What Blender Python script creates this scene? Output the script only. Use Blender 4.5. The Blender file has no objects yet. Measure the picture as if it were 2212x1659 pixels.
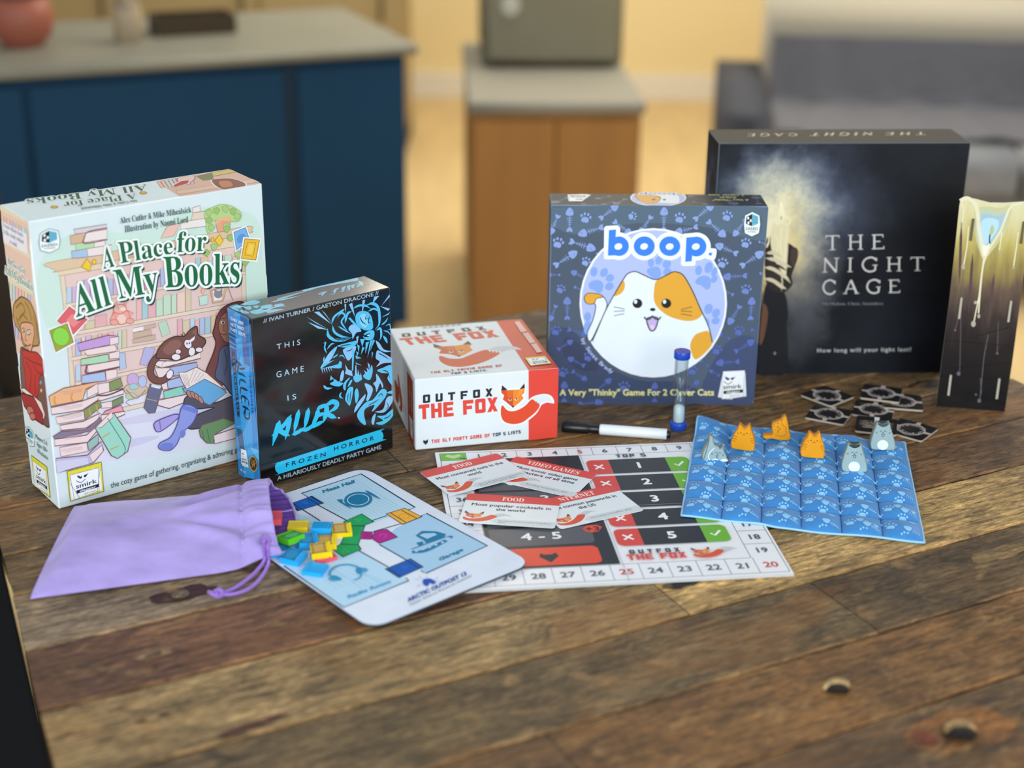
import bpy, math, random
from math import pi, sin, cos, radians as R
from mathutils import Vector as V, Matrix
C = bpy.context.scene.collection
SC = bpy.context.scene
# ------------------------------------------------------------------ camera, world, lights, exposure
cd = bpy.data.cameras.new('camera'); cam = bpy.data.objects.new('camera', cd); C.objects.link(cam); SC.camera = cam
PITCH, ROLL = 22.0924, 0.7021
cp, sp, cr, sr = cos(R(PITCH)), sin(R(PITCH)), cos(R(ROLL)), sin(R(ROLL))
fw = V((0, cp, -sp)); up = V((0, sp, cp)); rt = V((1, 0, 0))
r2 = rt*cr + up*sr; u2 = up*cr - rt*sr
cam.matrix_world = Matrix(((r2.x, u2.x, -fw.x, 0), (r2.y, u2.y, -fw.y, 0), (r2.z, u2.z, -fw.z, .70), (0, 0, 0, 1)))
cd.sensor_fit = 'HORIZONTAL'; cd.sensor_width = 36; cd.lens = 36*3372.355/2212; cd.clip_start = .05; cd.clip_end = 60
cd.dof.use_dof = True; cd.dof.focus_distance = 1.60; cd.dof.aperture_fstop = cd.lens/1000/.0195; cd.dof.aperture_blades = 0
w = bpy.data.worlds.new('room_light'); SC.world = w; w.use_nodes = True
wn = w.node_tree.nodes; bgn = wn['Background']; bgn.inputs[0].default_value = (.93, .96, 1.0, 1); bgn.inputs[1].default_value = .46
def area(name, loc, aim, size, power, col, sy=None):
    l = bpy.data.lights.new(name, 'AREA'); l.energy = power; l.color = col; l.size = size
    if sy: l.shape = 'RECTANGLE'; l.size_y = sy
    o = bpy.data.objects.new(name, l); C.objects.link(o); o.location = loc
    o.rotation_euler = (V(aim)-V(loc)).to_track_quat('-Z', 'Y').to_euler(); return o
area('daylight_window_front', (.9, -1.9, 1.25), (0, 1.6, .1), 2.6, 112, (.90, .97, 1), 1.7)
area('fill_light_left', (-2.6, -.1, 1.3), (-.2, 1.6, .1), 1.6, 40, (.90, .97, 1), 1.4)  # added fill to brighten spines and left sides, no window known there
area('daylight_window_back', (2.9, 4.9, 2.3), (.3, 1.4, 0), 1.6, 52, (1, .95, .86), 1.5)
area('daylight_window_far', (-.95, 7.4, 2.72), (-.2, 1.5, 0), .8, 4.5, (1, .93, .78), .5)
area('fill_light_kitchen', (.5, 5.4, 1.75), (.5, 5.6, -1), 2.2, 80, (1, .90, .70))  # added warm fill standing in for sunlight on the far floor
SC.view_settings.view_transform = 'Standard'; SC.view_settings.look = 'None'; SC.view_settings.gamma = 1
SC.view_settings.use_curve_mapping = False; SC.view_settings.exposure = 0.0
SC.cycles.max_bounces = 8; SC.cycles.use_denoising = True
# ------------------------------------------------------------------ helpers
def lin(h):
    f = lambda c: c/12.92 if c <= .04045 else ((c+.055)/1.055)**2.4
    return tuple(f(int(h[i:i+2], 16)/255) for i in (0, 2, 4)) + (1,)
MC = {}
def mat(name, hexc, rough=.6, spec=.4, metal=0, coat=0, noise=0, nscale=60, bump=0, sheen=0, stretch=(1,1,1)):
    if name in MC: return MC[name]
    m = bpy.data.materials.new(name); m.use_nodes = True; t = m.node_tree; N = t.nodes; L = t.links
    b = N['Principled BSDF']; b.inputs['Base Color'].default_value = lin(hexc); b.inputs['Roughness'].default_value = rough
    b.inputs['Specular IOR Level'].default_value = spec; b.inputs['Metallic'].default_value = metal
    b.inputs['Coat Weight'].default_value = coat; b.inputs['Coat Roughness'].default_value = .12
    if sheen: b.inputs['Sheen Weight'].default_value = sheen; b.inputs['Sheen Roughness'].default_value = .45
    tc = N.new('ShaderNodeTexCoord'); mp = N.new('ShaderNodeMapping'); mp.inputs['Scale'].default_value = stretch
    nz = N.new('ShaderNodeTexNoise'); nz.inputs['Scale'].default_value = nscale; nz.inputs['Detail'].default_value = 5
    L.new(tc.outputs['Object'], mp.inputs[0]); L.new(mp.outputs[0], nz.inputs['Vector'])
    a = max(noise, .02)
    mx = N.new('ShaderNodeMix'); mx.data_type = 'RGBA'; mx.blend_type = 'MULTIPLY'; mx.inputs[0].default_value = 1
    mr = N.new('ShaderNodeMapRange'); mr.inputs[1].default_value = .25; mr.inputs[2].default_value = .75; mr.inputs[3].default_value = 1-a; mr.inputs[4].default_value = 1+a
    L.new(nz.outputs['Fac'], mr.inputs[0]); mx.inputs[6].default_value = lin(hexc); L.new(mr.outputs[0], mx.inputs[7]); L.new(mx.outputs[2], b.inputs['Base Color'])
    if bump:
        bp = N.new('ShaderNodeBump'); bp.inputs['Strength'].default_value = bump; bp.inputs['Distance'].default_value = .002
        L.new(nz.outputs['Fac'], bp.inputs['Height']); L.new(bp.outputs[0], b.inputs['Normal'])
    MC[name] = m; return m
def ink(name, rough, spec, coat=0, mul=1.0):
    if name in MC: return MC[name]
    m = bpy.data.materials.new(name); m.use_nodes = True; N = m.node_tree.nodes; L = m.node_tree.links; b = N['Principled BSDF']
    at = N.new('ShaderNodeAttribute'); at.attribute_name = 'ink'
    tc = N.new('ShaderNodeTexCoord'); nz = N.new('ShaderNodeTexNoise'); nz.inputs['Scale'].default_value = 900
    mr = N.new('ShaderNodeMapRange'); mr.inputs[3].default_value = .97*mul; mr.inputs[4].default_value = 1.03*mul
    mx = N.new('ShaderNodeMix'); mx.data_type = 'RGBA'; mx.blend_type = 'MULTIPLY'; mx.inputs[0].default_value = 1
    L.new(tc.outputs['Object'], nz.inputs['Vector']); L.new(nz.outputs['Fac'], mr.inputs[0]); L.new(at.outputs['Color'], mx.inputs[6]); L.new(mr.outputs[0], mx.inputs[7])
    L.new(mx.outputs[2], b.inputs['Base Color']); b.inputs['Roughness'].default_value = rough; b.inputs['Specular IOR Level'].default_value = spec
    b.inputs['Coat Weight'].default_value = coat; b.inputs['Coat Roughness'].default_value = .1
    MC[name] = m; return m
class MB:
    """collects verts / faces of ONE mesh object"""
    def __init__(s): s.v = []; s.f = []; s.c = []; s.mi = []; s.sm = []
    def add(s, vs, fs, col=None, mi=0, sm=False):
        o = len(s.v); s.v += [tuple(x) for x in vs]
        for f in fs: s.f.append(tuple(i+o for i in f)); s.c.append(col); s.mi.append(mi); s.sm.append(sm)
    def box(s, a, b, mi=0, M=None):
        vs = [V((x, y, z)) for x in (a[0], b[0]) for y in (a[1], b[1]) for z in (a[2], b[2])]
        if M: vs = [M @ v for v in vs]
        s.add(vs, [(0,1,3,2),(4,6,7,5),(0,4,5,1),(2,3,7,6),(0,2,6,4),(1,5,7,3)], mi=mi)
    def prism(s, pts, O, X, Y, N, d, mi=0, mside=None, bev=0):
        """outline pts (2D) on plane O,X,Y extruded by -N*d; rounded rim of size bev"""
        if sum(pts[i-1][0]*p[1]-p[0]*pts[i-1][1] for i, p in enumerate(pts)) < 0: pts = pts[::-1]
        n = len(pts); cx = sum(p[0] for p in pts)/n; cy = sum(p[1] for p in pts)/n
        def ring(k, dz):
            out = []
            for i in range(n):
                a, p, q = V(pts[i-1]), V(pts[i]), V(pts[(i+1) % n])
                t = (q-a); nn = V((t.y, -t.x)); nn = nn.normalized() if nn.length else nn
                e = p-nn*k; out.append(O+X*e.x+Y*e.y-N*dz)
            return out
        if bev: rs = [ring(bev, 0), ring(bev*.3, bev*.3), ring(0, bev), ring(0, d-bev), ring(bev*.3, d-bev*.3), ring(bev, d)]
        else: rs = [ring(0, 0), ring(0, d)]
        vs = sum(rs, []); m = len(rs)
        s.add(vs, [tuple(range(n))], mi=mi); o = len(s.v)-len(vs)
        for j in range(m-1):
            for i in range(n):
                k = (i+1) % n; s.f.append((o+j*n+i, o+(j+1)*n+i, o+(j+1)*n+k, o+j*n+k)); s.c.append(None); s.mi.append(mi if mside is None else mside); s.sm.append(bool(bev))
        s.f.append(tuple(o+(m-1)*n+i for i in range(n-1, -1, -1))); s.c.append(None); s.mi.append(mi); s.sm.append(False)
    def lathe(s, prof, M=None, n=32, mi=0):
        vs = []
        for r, z in prof:
            for i in range(n): vs.append(V((r*cos(2*pi*i/n), r*sin(2*pi*i/n), z)))
        if M: vs = [M @ v for v in vs]
        fs = [(j*n+i, j*n+(i+1) % n, (j+1)*n+(i+1) % n, (j+1)*n+i) for j in range(len(prof)-1) for i in range(n)]
        s.add(vs, fs, mi=mi, sm=True)
        if prof[0][0] > 1e-6: s.add(vs[:n], [tuple(range(n-1, -1, -1))], mi=mi)
        if prof[-1][0] > 1e-6: s.add(vs[-n:], [tuple(range(n))], mi=mi)
    def tube(s, pts, r, n=8, closed=False, mi=0):
        pts = [V(p) for p in pts]; m = len(pts); vs = []
        for i, p in enumerate(pts):
            a = pts[i-1] if (i or closed) else p; b = pts[(i+1) % m] if (i < m-1 or closed) else p
            t = (b-a).normalized(); x = t.cross(V((0, 0, 1)));
            if x.length < 1e-4: x = V((1, 0, 0))
            x.normalize(); y = x.cross(t)
            rr = r[i] if isinstance(r, (list, tuple)) else r
            for k in range(n): vs.append(p+(x*cos(2*pi*k/n)+y*sin(2*pi*k/n))*rr)
        fs = [(j*n+k, j*n+(k+1) % n, ((j+1) % m)*n+(k+1) % n, ((j+1) % m)*n+k) for j in range(m if closed else m-1) for k in range(n)]
        if not closed: fs += [tuple(range(n-1, -1, -1)), tuple((m-1)*n+k for k in range(n))]
        s.add(vs, fs, mi=mi, sm=True)
    def build(s, name, mats, parent=None, M=None):
        me = bpy.data.meshes.new(name); me.from_pydata(s.v, [], s.f)
        for m in (mats if isinstance(mats, (list, tuple)) else [mats]): me.materials.append(m)
        me.polygons.foreach_set('material_index', s.mi); me.polygons.foreach_set('use_smooth', s.sm)
        if any(s.c):
            ca = me.color_attributes.new('ink', 'FLOAT_COLOR', 'CORNER'); buf = []
            for f, c in zip(s.f, s.c): buf += list(c or (1, 1, 1, 1))*len(f)
            ca.data.foreach_set('color', buf)
        me.update(); o = bpy.data.objects.new(name, me); C.objects.link(o)
        if parent: o.parent = parent
        if M is not None: o.matrix_local = M
        return o
def tag(o, label=None, cat=None, group=None, kind=None):
    for k, x in (('label', label), ('category', cat), ('group', group), ('kind', kind)):
        if x: o[k] = x
    return o
def thing(name, label, cat, loc=(0, 0, 0), rz=0, group=None, rot=None):
    o = bpy.data.objects.new(name, None); C.objects.link(o); o.empty_display_size = .02
    o.location = loc; o.rotation_euler = rot or (0, 0, rz); return tag(o, label, cat, group)
def copy_tree(o, parent=None):
    c = o.copy(); C.objects.link(c)
    if parent: c.parent = parent
    for ch in o.children: copy_tree(ch, c)
    return c
def smooth(P, closed, n=4):
    m = len(P); out = []
    for i in range(m if closed else m-1):
        p1, p2 = P[i], P[(i+1) % m]
        p0 = P[i-1] if (closed or i) else p1*2-p2; p3 = P[(i+2) % m] if (closed or i < m-2) else p2*2-p1
        for k in range(n):
            t = k/n; out.append(.5*((2*p1)+(p2-p0)*t+(2*p0-5*p1+4*p2-p3)*t*t+(3*p1-p0-3*p2+p3)*t**3))
    if not closed: out.append(P[-1])
    return out
# ------------------------------------------------------------------ lettering (Blender's own built-in font)
TXT = {}
def serif(s):
    o = ''
    for c in s:
        if 'A' <= c <= 'Z': o += chr(0x1D400+ord(c)-65)
        elif 'a' <= c <= 'z': o += chr(0x1D41A+ord(c)-97)
        elif '0' <= c <= '9': o += chr(0x1D7CE+ord(c)-48)
        else: o += c
    return o
def text_mesh(s, font):
    key = (s, font)
    if key in TXT: return TXT[key]
    cu = bpy.data.curves.new('lettering', 'FONT'); cu.body = serif(s) if font == 's' else s; cu.size = 1; cu.resolution_u = 3; cu.fill_mode = 'FRONT'
    if font == 'm': cu.space_character = 1.25
    o = bpy.data.objects.new('lettering', cu); C.objects.link(o); bpy.context.view_layer.update()
    me = bpy.data.meshes.new_from_object(o.evaluated_get(bpy.context.evaluated_depsgraph_get()))
    vs = [v.co.xy.copy() for v in me.vertices]; fs = [tuple(p.vertices) for p in me.polygons]
    bpy.data.objects.remove(o); bpy.data.curves.remove(cu); bpy.data.meshes.remove(me)
    TXT[key] = (vs, fs); return TXT[key]
CAPH = {}
def cap(font):
    if font not in CAPH: CAPH[font] = max(v.y for v in text_mesh('H', font)[0])
    return CAPH[font]
# ------------------------------------------------------------------ printed artwork
ART = {
'books_front': '''
@cover_illustration
s D0E8DC 44 2472 211 2686 566 2796 871 2695 1258 2680 1599 2800 1937 2772 2332 2604 2387 2171 2383 1697 1791 1614 707 1579 183 1694 29 2105
s E3E3EE 26 649 390 957 1054 983 2000 868 1964 279 1414 266 598 373 110 464
s D9D4E8 716 794 1174 776 1945 684 1939 586 1098 684 763 728
s D5D2E8 615 561 1018 538 1083 494 741 472
p EACBC4 250 2378 2183 2353 2165 1741 2128 1060 795 1095 274 1219
p E6D6BC 247 2379 296 2378 296 1823 287 1216 237 1228 258 1818
K A88890 5 247 2379 296 2378 296 1823 287 1216 237 1228 258 1818
p E6D6BC 2141 2361 2188 2359 2170 1726 2121 1729
K A88890 5 2141 2361 2188 2359 2170 1726 2121 1729
p E9D5B6 222 2439 2245 2448 2211 2342 235 2381
K B0948C 6 222 2439 2245 2448 2211 2342 235 2381
s E2C6A4 132 2527 665 2526 1444 2521 2130 2533 2282 2521 2268 2477 2196 2454 1172 2435 258 2426 222 2439 165 2474
C B0948C 6 132 2527 665 2526 1444 2521 2130 2533 2282 2521 2268 2477 2196 2454 1172 2435 258 2426 222 2439 165 2474
p BFD6E6 286 2099 337 2099 352 2254 302 2253
K A88890 5 286 2099 337 2099 352 2254 302 2253
p D6BCDA 341 2098 387 2098 402 2248 355 2247
K A88890 5 341 2098 387 2098 402 2248 355 2247
p B9C4E4 391 2098 459 2097 478 2297 410 2297
K A88890 5 391 2098 459 2097 478 2297 410 2297
p D6BCDA 462 2096 517 2096 536 2298 482 2298
K A88890 5 462 2096 517 2096 536 2298 482 2298
p D6BCDA 521 2095 572 2095 592 2307 541 2307
K A88890 5 521 2095 572 2095 592 2307 541 2307
p F0D0BE 576 2095 644 2094 659 2257 591 2257
K A88890 5 576 2095 644 2094 659 2257 591 2257
p B9C4E4 648 2093 696 2093 713 2285 666 2284
K A88890 5 648 2093 696 2093 713 2285 666 2284
p B9C4E4 699 2093 752 2092 767 2259 715 2259
K A88890 5 699 2093 752 2092 767 2259 715 2259
p D6BCDA 756 2092 827 2091 840 2242 769 2242
K A88890 5 756 2092 827 2091 840 2242 769 2242
p DCCBA8 831 2091 902 2090 918 2276 847 2276
K A88890 5 831 2091 902 2090 918 2276 847 2276
p D6BCDA 906 2089 961 2089 976 2272 922 2271
K A88890 5 906 2089 961 2089 976 2272 922 2271
p E8B2B4 1040 2087 1106 2087 1120 2258 1054 2258
K A88890 5 1040 2087 1106 2087 1120 2258 1054 2258
p E3C7A0 1110 2086 1178 2086 1191 2248 1123 2248
K A88890 5 1110 2086 1178 2086 1191 2248 1123 2248
p D6BCDA 1182 2085 1242 2085 1255 2252 1196 2252
K A88890 5 1182 2085 1242 2085 1255 2252 1196 2252
p B9C4E4 1246 2084 1298 2084 1313 2268 1260 2267
K A88890 5 1246 2084 1298 2084 1313 2268 1260 2267
p C6DFC4 1302 2083 1356 2083 1369 2259 1316 2259
K A88890 5 1302 2083 1356 2083 1369 2259 1316 2259
p E3C7A0 1360 2082 1416 2082 1431 2277 1375 2277
K A88890 5 1360 2082 1416 2082 1431 2277 1375 2277
p EDBDB8 1420 2081 1478 2081 1490 2248 1432 2248
K A88890 5 1420 2081 1478 2081 1490 2248 1432 2248
p D6BCDA 1482 2080 1541 2080 1553 2240 1494 2240
K A88890 5 1482 2080 1541 2080 1553 2240 1494 2240
p A9CFD6 1621 2078 1679 2078 1694 2302 1637 2301
K A88890 5 1621 2078 1679 2078 1694 2302 1637 2301
p E3C7A0 1683 2077 1760 2077 1775 2294 1698 2294
K A88890 5 1683 2077 1760 2077 1775 2294 1698 2294
p BFD6E6 1764 2076 1822 2076 1833 2245 1775 2245
K A88890 5 1764 2076 1822 2076 1833 2245 1775 2245
p DCCBA8 1826 2075 1883 2075 1896 2274 1840 2274
K A88890 5 1826 2075 1883 2075 1896 2274 1840 2274
p F0D0BE 1888 2074 1937 2074 1947 2234 1898 2234
K A88890 5 1888 2074 1937 2074 1947 2234 1898 2234
p C6DFC4 1941 2073 2024 2073 2036 2271 1954 2271
K A88890 5 1941 2073 2024 2073 2036 2271 1954 2271
p EDBDB8 2028 2072 2092 2071 2103 2244 2039 2244
K A88890 5 2028 2072 2092 2071 2103 2244 2039 2244
p DCCBA8 2096 2071 2171 2070 2183 2271 2108 2271
K A88890 5 2096 2071 2171 2070 2183 2271 2108 2271
p E9D8BE 274 2099 2173 2069 2171 2036 276 2065
K A88890 5 274 2099 2173 2069 2171 2036 276 2065
p EDBDB8 967 1790 1023 1789 1041 1999 985 1999
K A88890 5 967 1790 1023 1789 1041 1999 985 1999
p A9CFD6 1027 1788 1086 1787 1104 2001 1045 2002
K A88890 5 1027 1788 1086 1787 1104 2001 1045 2002
p E8B2B4 1090 1786 1172 1785 1187 1970 1105 1971
K A88890 5 1090 1786 1172 1785 1187 1970 1105 1971
p C6DFC4 1176 1784 1248 1783 1261 1954 1189 1955
K A88890 5 1176 1784 1248 1783 1261 1954 1189 1955
p C6DFC4 1252 1782 1334 1780 1350 1987 1268 1988
K A88890 5 1252 1782 1334 1780 1350 1987 1268 1988
p C6DFC4 1338 1779 1395 1778 1409 1970 1353 1971
K A88890 5 1338 1779 1395 1778 1409 1970 1353 1971
p F0D0BE 1399 1778 1487 1776 1502 1983 1414 1984
K A88890 5 1399 1778 1487 1776 1502 1983 1414 1984
p DCCBA8 1491 1775 1550 1774 1568 2028 1510 2029
K A88890 5 1491 1775 1550 1774 1568 2028 1510 2029
p EDBDB8 345 1807 437 1805 448 1920 356 1921
K A88890 5 345 1807 437 1805 448 1920 356 1921
p DCCBA8 441 1804 538 1802 545 1882 448 1884
K A88890 5 441 1804 538 1802 545 1882 448 1884
p E8B2B4 542 1802 661 1799 671 1916 553 1918
K A88890 5 542 1802 661 1799 671 1916 553 1918
p E9D8BE 276 1808 2162 1755 2159 1715 276 1770
K A88890 5 276 1808 2162 1755 2159 1715 276 1770
p B9C4E4 320 1557 374 1555 391 1726 337 1728
K A88890 5 320 1557 374 1555 391 1726 337 1728
p F0D0BE 378 1554 418 1553 435 1732 396 1733
K A88890 5 378 1554 418 1553 435 1732 396 1733
p D6BCDA 422 1552 479 1550 497 1738 440 1739
K A88890 5 422 1552 479 1550 497 1738 440 1739
p DCCBA8 483 1549 542 1547 559 1721 500 1723
K A88890 5 483 1549 542 1547 559 1721 500 1723
p EDBDB8 546 1546 584 1545 602 1734 564 1735
K A88890 5 546 1546 584 1545 602 1734 564 1735
p E8B2B4 588 1544 645 1542 661 1718 604 1719
K A88890 5 588 1544 645 1542 661 1718 604 1719
p EDBDB8 649 1541 703 1539 720 1728 666 1729
K A88890 5 649 1541 703 1539 720 1728 666 1729
p D6BCDA 707 1539 748 1537 761 1687 720 1688
K A88890 5 707 1539 748 1537 761 1687 720 1688
p C6DFC4 751 1537 790 1535 806 1718 768 1719
K A88890 5 751 1537 790 1535 806 1718 768 1719
p DCCBA8 793 1535 843 1533 859 1720 810 1721
K A88890 5 793 1535 843 1533 859 1720 810 1721
p E8B2B4 1381 1507 1437 1505 1452 1710 1396 1712
K A88890 5 1381 1507 1437 1505 1452 1710 1396 1712
p DCCBA8 1441 1505 1517 1502 1530 1683 1454 1686
K A88890 5 1441 1505 1517 1502 1530 1683 1454 1686
p BFD6E6 1521 1501 1570 1499 1583 1688 1534 1689
K A88890 5 1521 1501 1570 1499 1583 1688 1534 1689
p EDBDB8 1574 1498 1621 1497 1633 1660 1586 1661
K A88890 5 1574 1498 1621 1497 1633 1660 1586 1661
p B9C4E4 1625 1496 1681 1494 1693 1672 1638 1674
K A88890 5 1625 1496 1681 1494 1693 1672 1638 1674
p A9CFD6 1685 1493 1747 1491 1758 1662 1697 1664
K A88890 5 1685 1493 1747 1491 1758 1662 1697 1664
p E3C7A0 1751 1490 1805 1488 1817 1674 1763 1676
K A88890 6 1751 1490 1805 1488 1817 1674 1763 1676
p F0D0BE 1809 1487 1858 1486 1872 1695 1823 1696
K A88890 6 1809 1487 1858 1486 1872 1695 1823 1696
p E8B2B4 1863 1485 1927 1483 1939 1667 1875 1669
K A88890 6 1863 1485 1927 1483 1939 1667 1875 1669
p D6BCDA 1931 1482 1980 1480 1993 1689 1944 1690
K A88890 6 1931 1482 1980 1480 1993 1689 1944 1690
p B9C4E4 1984 1479 2064 1476 2075 1664 1996 1666
K A88890 6 1984 1479 2064 1476 2075 1664 1996 1666
p CDB49A 922 1716 1167 1717 1164 1678 918 1671
K A88890 5 922 1716 1167 1717 1164 1678 918 1671
p CDB49A 924 1670 1109 1663 1118 1609 919 1612
K A88890 5 924 1670 1109 1663 1118 1609 919 1612
p CDB49A 905 1602 1151 1602 1154 1548 908 1562
K A88890 5 905 1602 1151 1602 1154 1548 908 1562
p F2E8E4 922 1716 1034 1712 1030 1674 918 1678
p BCD9BC 1187 1713 1276 1728 1308 1582 1222 1560
K A88890 5 1187 1713 1276 1728 1308 1582 1222 1560
p E9D8BE 276 1558 2145 1472 2143 1434 276 1519
K A88890 5 276 1558 2145 1472 2143 1434 276 1519
p BBB6DC 1029 1499 1136 1462 1065 1288 959 1326
K A88890 7 1029 1499 1136 1462 1065 1288 959 1326
p B4CBE6 758 1493 818 1482 818 1321 749 1315
K A88890 7 758 1493 818 1482 818 1321 749 1315
p BFD6E6 295 1303 346 1302 361 1462 311 1463
K A88890 5 295 1303 346 1302 361 1462 311 1463
p EDBDB8 349 1301 403 1300 418 1459 365 1460
K A88890 5 349 1301 403 1300 418 1459 365 1460
p B9C4E4 406 1299 468 1298 478 1414 418 1415
K A88890 5 406 1299 468 1298 478 1414 418 1415
p E9D8BE 294 1294 1159 1277 1156 1241 293 1258
K A88890 5 294 1294 1159 1277 1156 1241 293 1258
p E9D8BE 647 920 1185 917 1181 870 643 873
K A88890 5 647 920 1185 917 1181 870 643 873
e D8BFA6 900 1074 125 -30 -6 -69
E A08870 8 900 1074 125 -30 -6 -69
e CDAFD8 876 1187 60 -14 -6 -68
E A88890 7 876 1187 60 -14 -6 -68
e B8C6E8 975 1144 45 -10 -5 -61
E A88890 7 975 1144 45 -10 -5 -61
e 9FD4D0 879 1110 47 -11 -3 -32
E A88890 5 879 1110 47 -11 -3 -32
e BFD0A8 842 1018 55 -13 -3 -37
E A88890 5 842 1018 55 -13 -3 -37
k A8887C 12 796 1099 892 981 1005 1049
k A88890 7 866 988 784 967 833 914
p D9D0D4 421 2806 748 2802 749 2747 441 2758
K 9C7A80 7 421 2806 748 2802 749 2747 441 2758
p D6B696 382 2751 515 2756 513 2658 382 2666
K 9C7A80 7 382 2751 515 2756 513 2658 382 2666
p EFE2DE 514 2753 747 2753 740 2655 513 2658
K 9C7A80 7 514 2753 747 2753 740 2655 513 2658
p B6DDAC 427 2665 609 2661 605 2580 429 2591
K 9C7A80 7 427 2665 609 2661 605 2580 429 2591
p EFE2DE 609 2661 718 2659 716 2578 607 2579
K 9C7A80 7 609 2661 718 2659 716 2578 607 2579
p ABC6E2 380 2600 534 2598 534 2516 381 2531
K 9C7A80 7 380 2600 534 2598 534 2516 381 2531
p EFE2DE 534 2598 780 2594 773 2510 537 2518
K 9C7A80 7 534 2598 780 2594 773 2510 537 2518
k 8C5C62 12 750 2765 562 2760 517 2706 517 2652 743 2652
p E5D4C0 1640 2769 1799 2763 1789 2691 1618 2693
K A88890 7 1640 2769 1799 2763 1789 2691 1618 2693
p F0E6E2 1511 2698 1781 2692 1775 2611 1495 2625
K A88890 6 1511 2698 1781 2692 1775 2611 1495 2625
p EFE2DE 1641 2819 1722 2831 1718 2769 1640 2769
K A88890 7 1641 2819 1722 2831 1718 2769 1640 2769
p F0C2B4 1363 2680 1500 2690 1424 2573 1282 2568
K A88890 6 1363 2680 1500 2690 1424 2573 1282 2568
s B7D48C 1765 2761 1856 2791 1953 2805 2075 2763 2161 2684 2142 2609 2065 2609 1943 2652 1846 2645 1842 2581 1784 2540 1766 2671
C 93B070 5 1765 2761 1856 2791 1953 2805 2075 2763 2161 2684 2142 2609 2065 2609 1943 2652 1846 2645 1842 2581 1784 2540 1766 2671
p E8A884 1875 2628 2042 2641 2027 2531 1896 2527
K A87860 7 1875 2628 2042 2641 2027 2531 1896 2527
k EFB48E 35 1872 2628 1957 2653 2042 2639
p AECB82 1778 2769 1822 2777 1852 2742 1817 2701 1783 2727
K 7E9C5C 5 1778 2769 1822 2777 1852 2742 1817 2701 1783 2727
p 9CC272 1860 2775 1905 2783 1935 2748 1899 2707 1865 2733
K 7E9C5C 5 1860 2775 1905 2783 1935 2748 1899 2707 1865 2733
p AECB82 1956 2779 2001 2787 2032 2751 1996 2711 1962 2737
K 7E9C5C 5 1956 2779 2001 2787 2032 2751 1996 2711 1962 2737
p 9CC272 2037 2740 2082 2749 2113 2713 2077 2672 2043 2698
K 7E9C5C 5 2037 2740 2082 2749 2113 2713 2077 2672 2043 2698
p AECB82 2082 2681 2127 2690 2159 2653 2123 2612 2088 2639
K 7E9C5C 5 2082 2681 2127 2690 2159 2653 2123 2612 2088 2639
p 9CC272 1773 2693 1817 2701 1847 2666 1812 2625 1778 2651
K 7E9C5C 5 1773 2693 1817 2701 1847 2666 1812 2625 1778 2651
p AECB82 1794 2613 1839 2621 1869 2585 1834 2544 1800 2570
K 7E9C5C 5 1794 2613 1839 2621 1869 2585 1834 2544 1800 2570
p AECB82 1959 2604 2004 2613 2035 2576 1999 2536 1965 2562
K 7E9C5C 5 1959 2604 2004 2613 2035 2576 1999 2536 1965 2562
p 9CC272 1992 2475 2038 2483 2069 2447 2033 2406 1998 2433
K 7E9C5C 5 1992 2475 2038 2483 2069 2447 2033 2406 1998 2433
p AECB82 1808 2414 1853 2421 1884 2385 1848 2344 1814 2371
K 7E9C5C 5 1808 2414 1853 2421 1884 2385 1848 2344 1814 2371
p 9CC272 1723 2366 1767 2374 1798 2337 1762 2297 1728 2324
K 7E9C5C 5 1723 2366 1767 2374 1798 2337 1762 2297 1728 2324
p AECB82 2065 2290 2110 2297 2142 2260 2106 2219 2071 2246
K 7E9C5C 5 2065 2290 2110 2297 2142 2260 2106 2219 2071 2246
p 9CC272 2141 2193 2187 2200 2219 2163 2182 2121 2147 2149
K 7E9C5C 5 2141 2193 2187 2200 2219 2163 2182 2121 2147 2149
p 9CC272 1957 2572 2002 2580 2033 2544 1997 2503 1963 2530
K 7E9C5C 5 1957 2572 2002 2580 2033 2544 1997 2503 1963 2530
p F3CB3E 522 2500 560 2444 540 2374 462 2434
K C08C2C 9 522 2500 560 2444 540 2374 462 2434
p F3CB3E 1912 2502 1945 2434 1904 2381 1855 2450
K C08C2C 9 1912 2502 1945 2434 1904 2381 1855 2450
e F3CB3E 591 2460 19 -3 -2 -23
E C08C2C 6 591 2460 19 -3 -2 -23
e F3CB3E 1831 2460 16 -3 -1 -22
E C08C2C 7 1831 2460 16 -3 -1 -22
p F4F6F6 2048 2514 2209 2546 2257 2386 2073 2287
p 7DB2E2 2069 2501 2200 2526 2238 2396 2086 2307
K 4878B8 8 2069 2501 2200 2526 2238 2396 2086 2307
s 5F98D6 2111 2451 2176 2466 2193 2404 2135 2375 2101 2400
p F6F8F6 2169 2432 2372 2384 2312 2141 2118 2198
p F0C03C 2186 2411 2351 2370 2296 2168 2136 2211
K B07A30 11 2186 2411 2351 2370 2296 2168 2136 2211
K B88A2C 8 2214 2372 2304 2348 2267 2212 2175 2241
p F6D258 2229 2345 2288 2330 2263 2236 2198 2255
p F6F6F6 156 1959 304 2087 487 1904 321 1760
p E2686C 175 1952 303 2067 467 1902 318 1786
K B04850 9 175 1952 303 2067 467 1902 318 1786
p EE8C8C 258 1939 326 1994 404 1902 324 1855
p F6F8F4 75 1889 281 1921 331 1690 122 1628
p A6A83A 90 1871 267 1905 310 1707 131 1648
K 6C7828 10 90 1871 267 1905 310 1707 131 1648
e 8FD850 195 1788 78 12 22 -93
E 7C9C34 7 195 1788 78 12 22 -93
e EFA89C 810 1863 90 -18 -7 -79
E C86E68 8 810 1863 90 -18 -7 -79
e F2B0A2 804 1942 66 -4 2 -46
E C86E68 8 804 1942 66 -4 2 -46
p EFA89C 752 2004 779 2018 787 1965
K C86E68 6 752 2004 779 2018 787 1965
p EFA89C 847 1991 880 1997 864 1955
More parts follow.
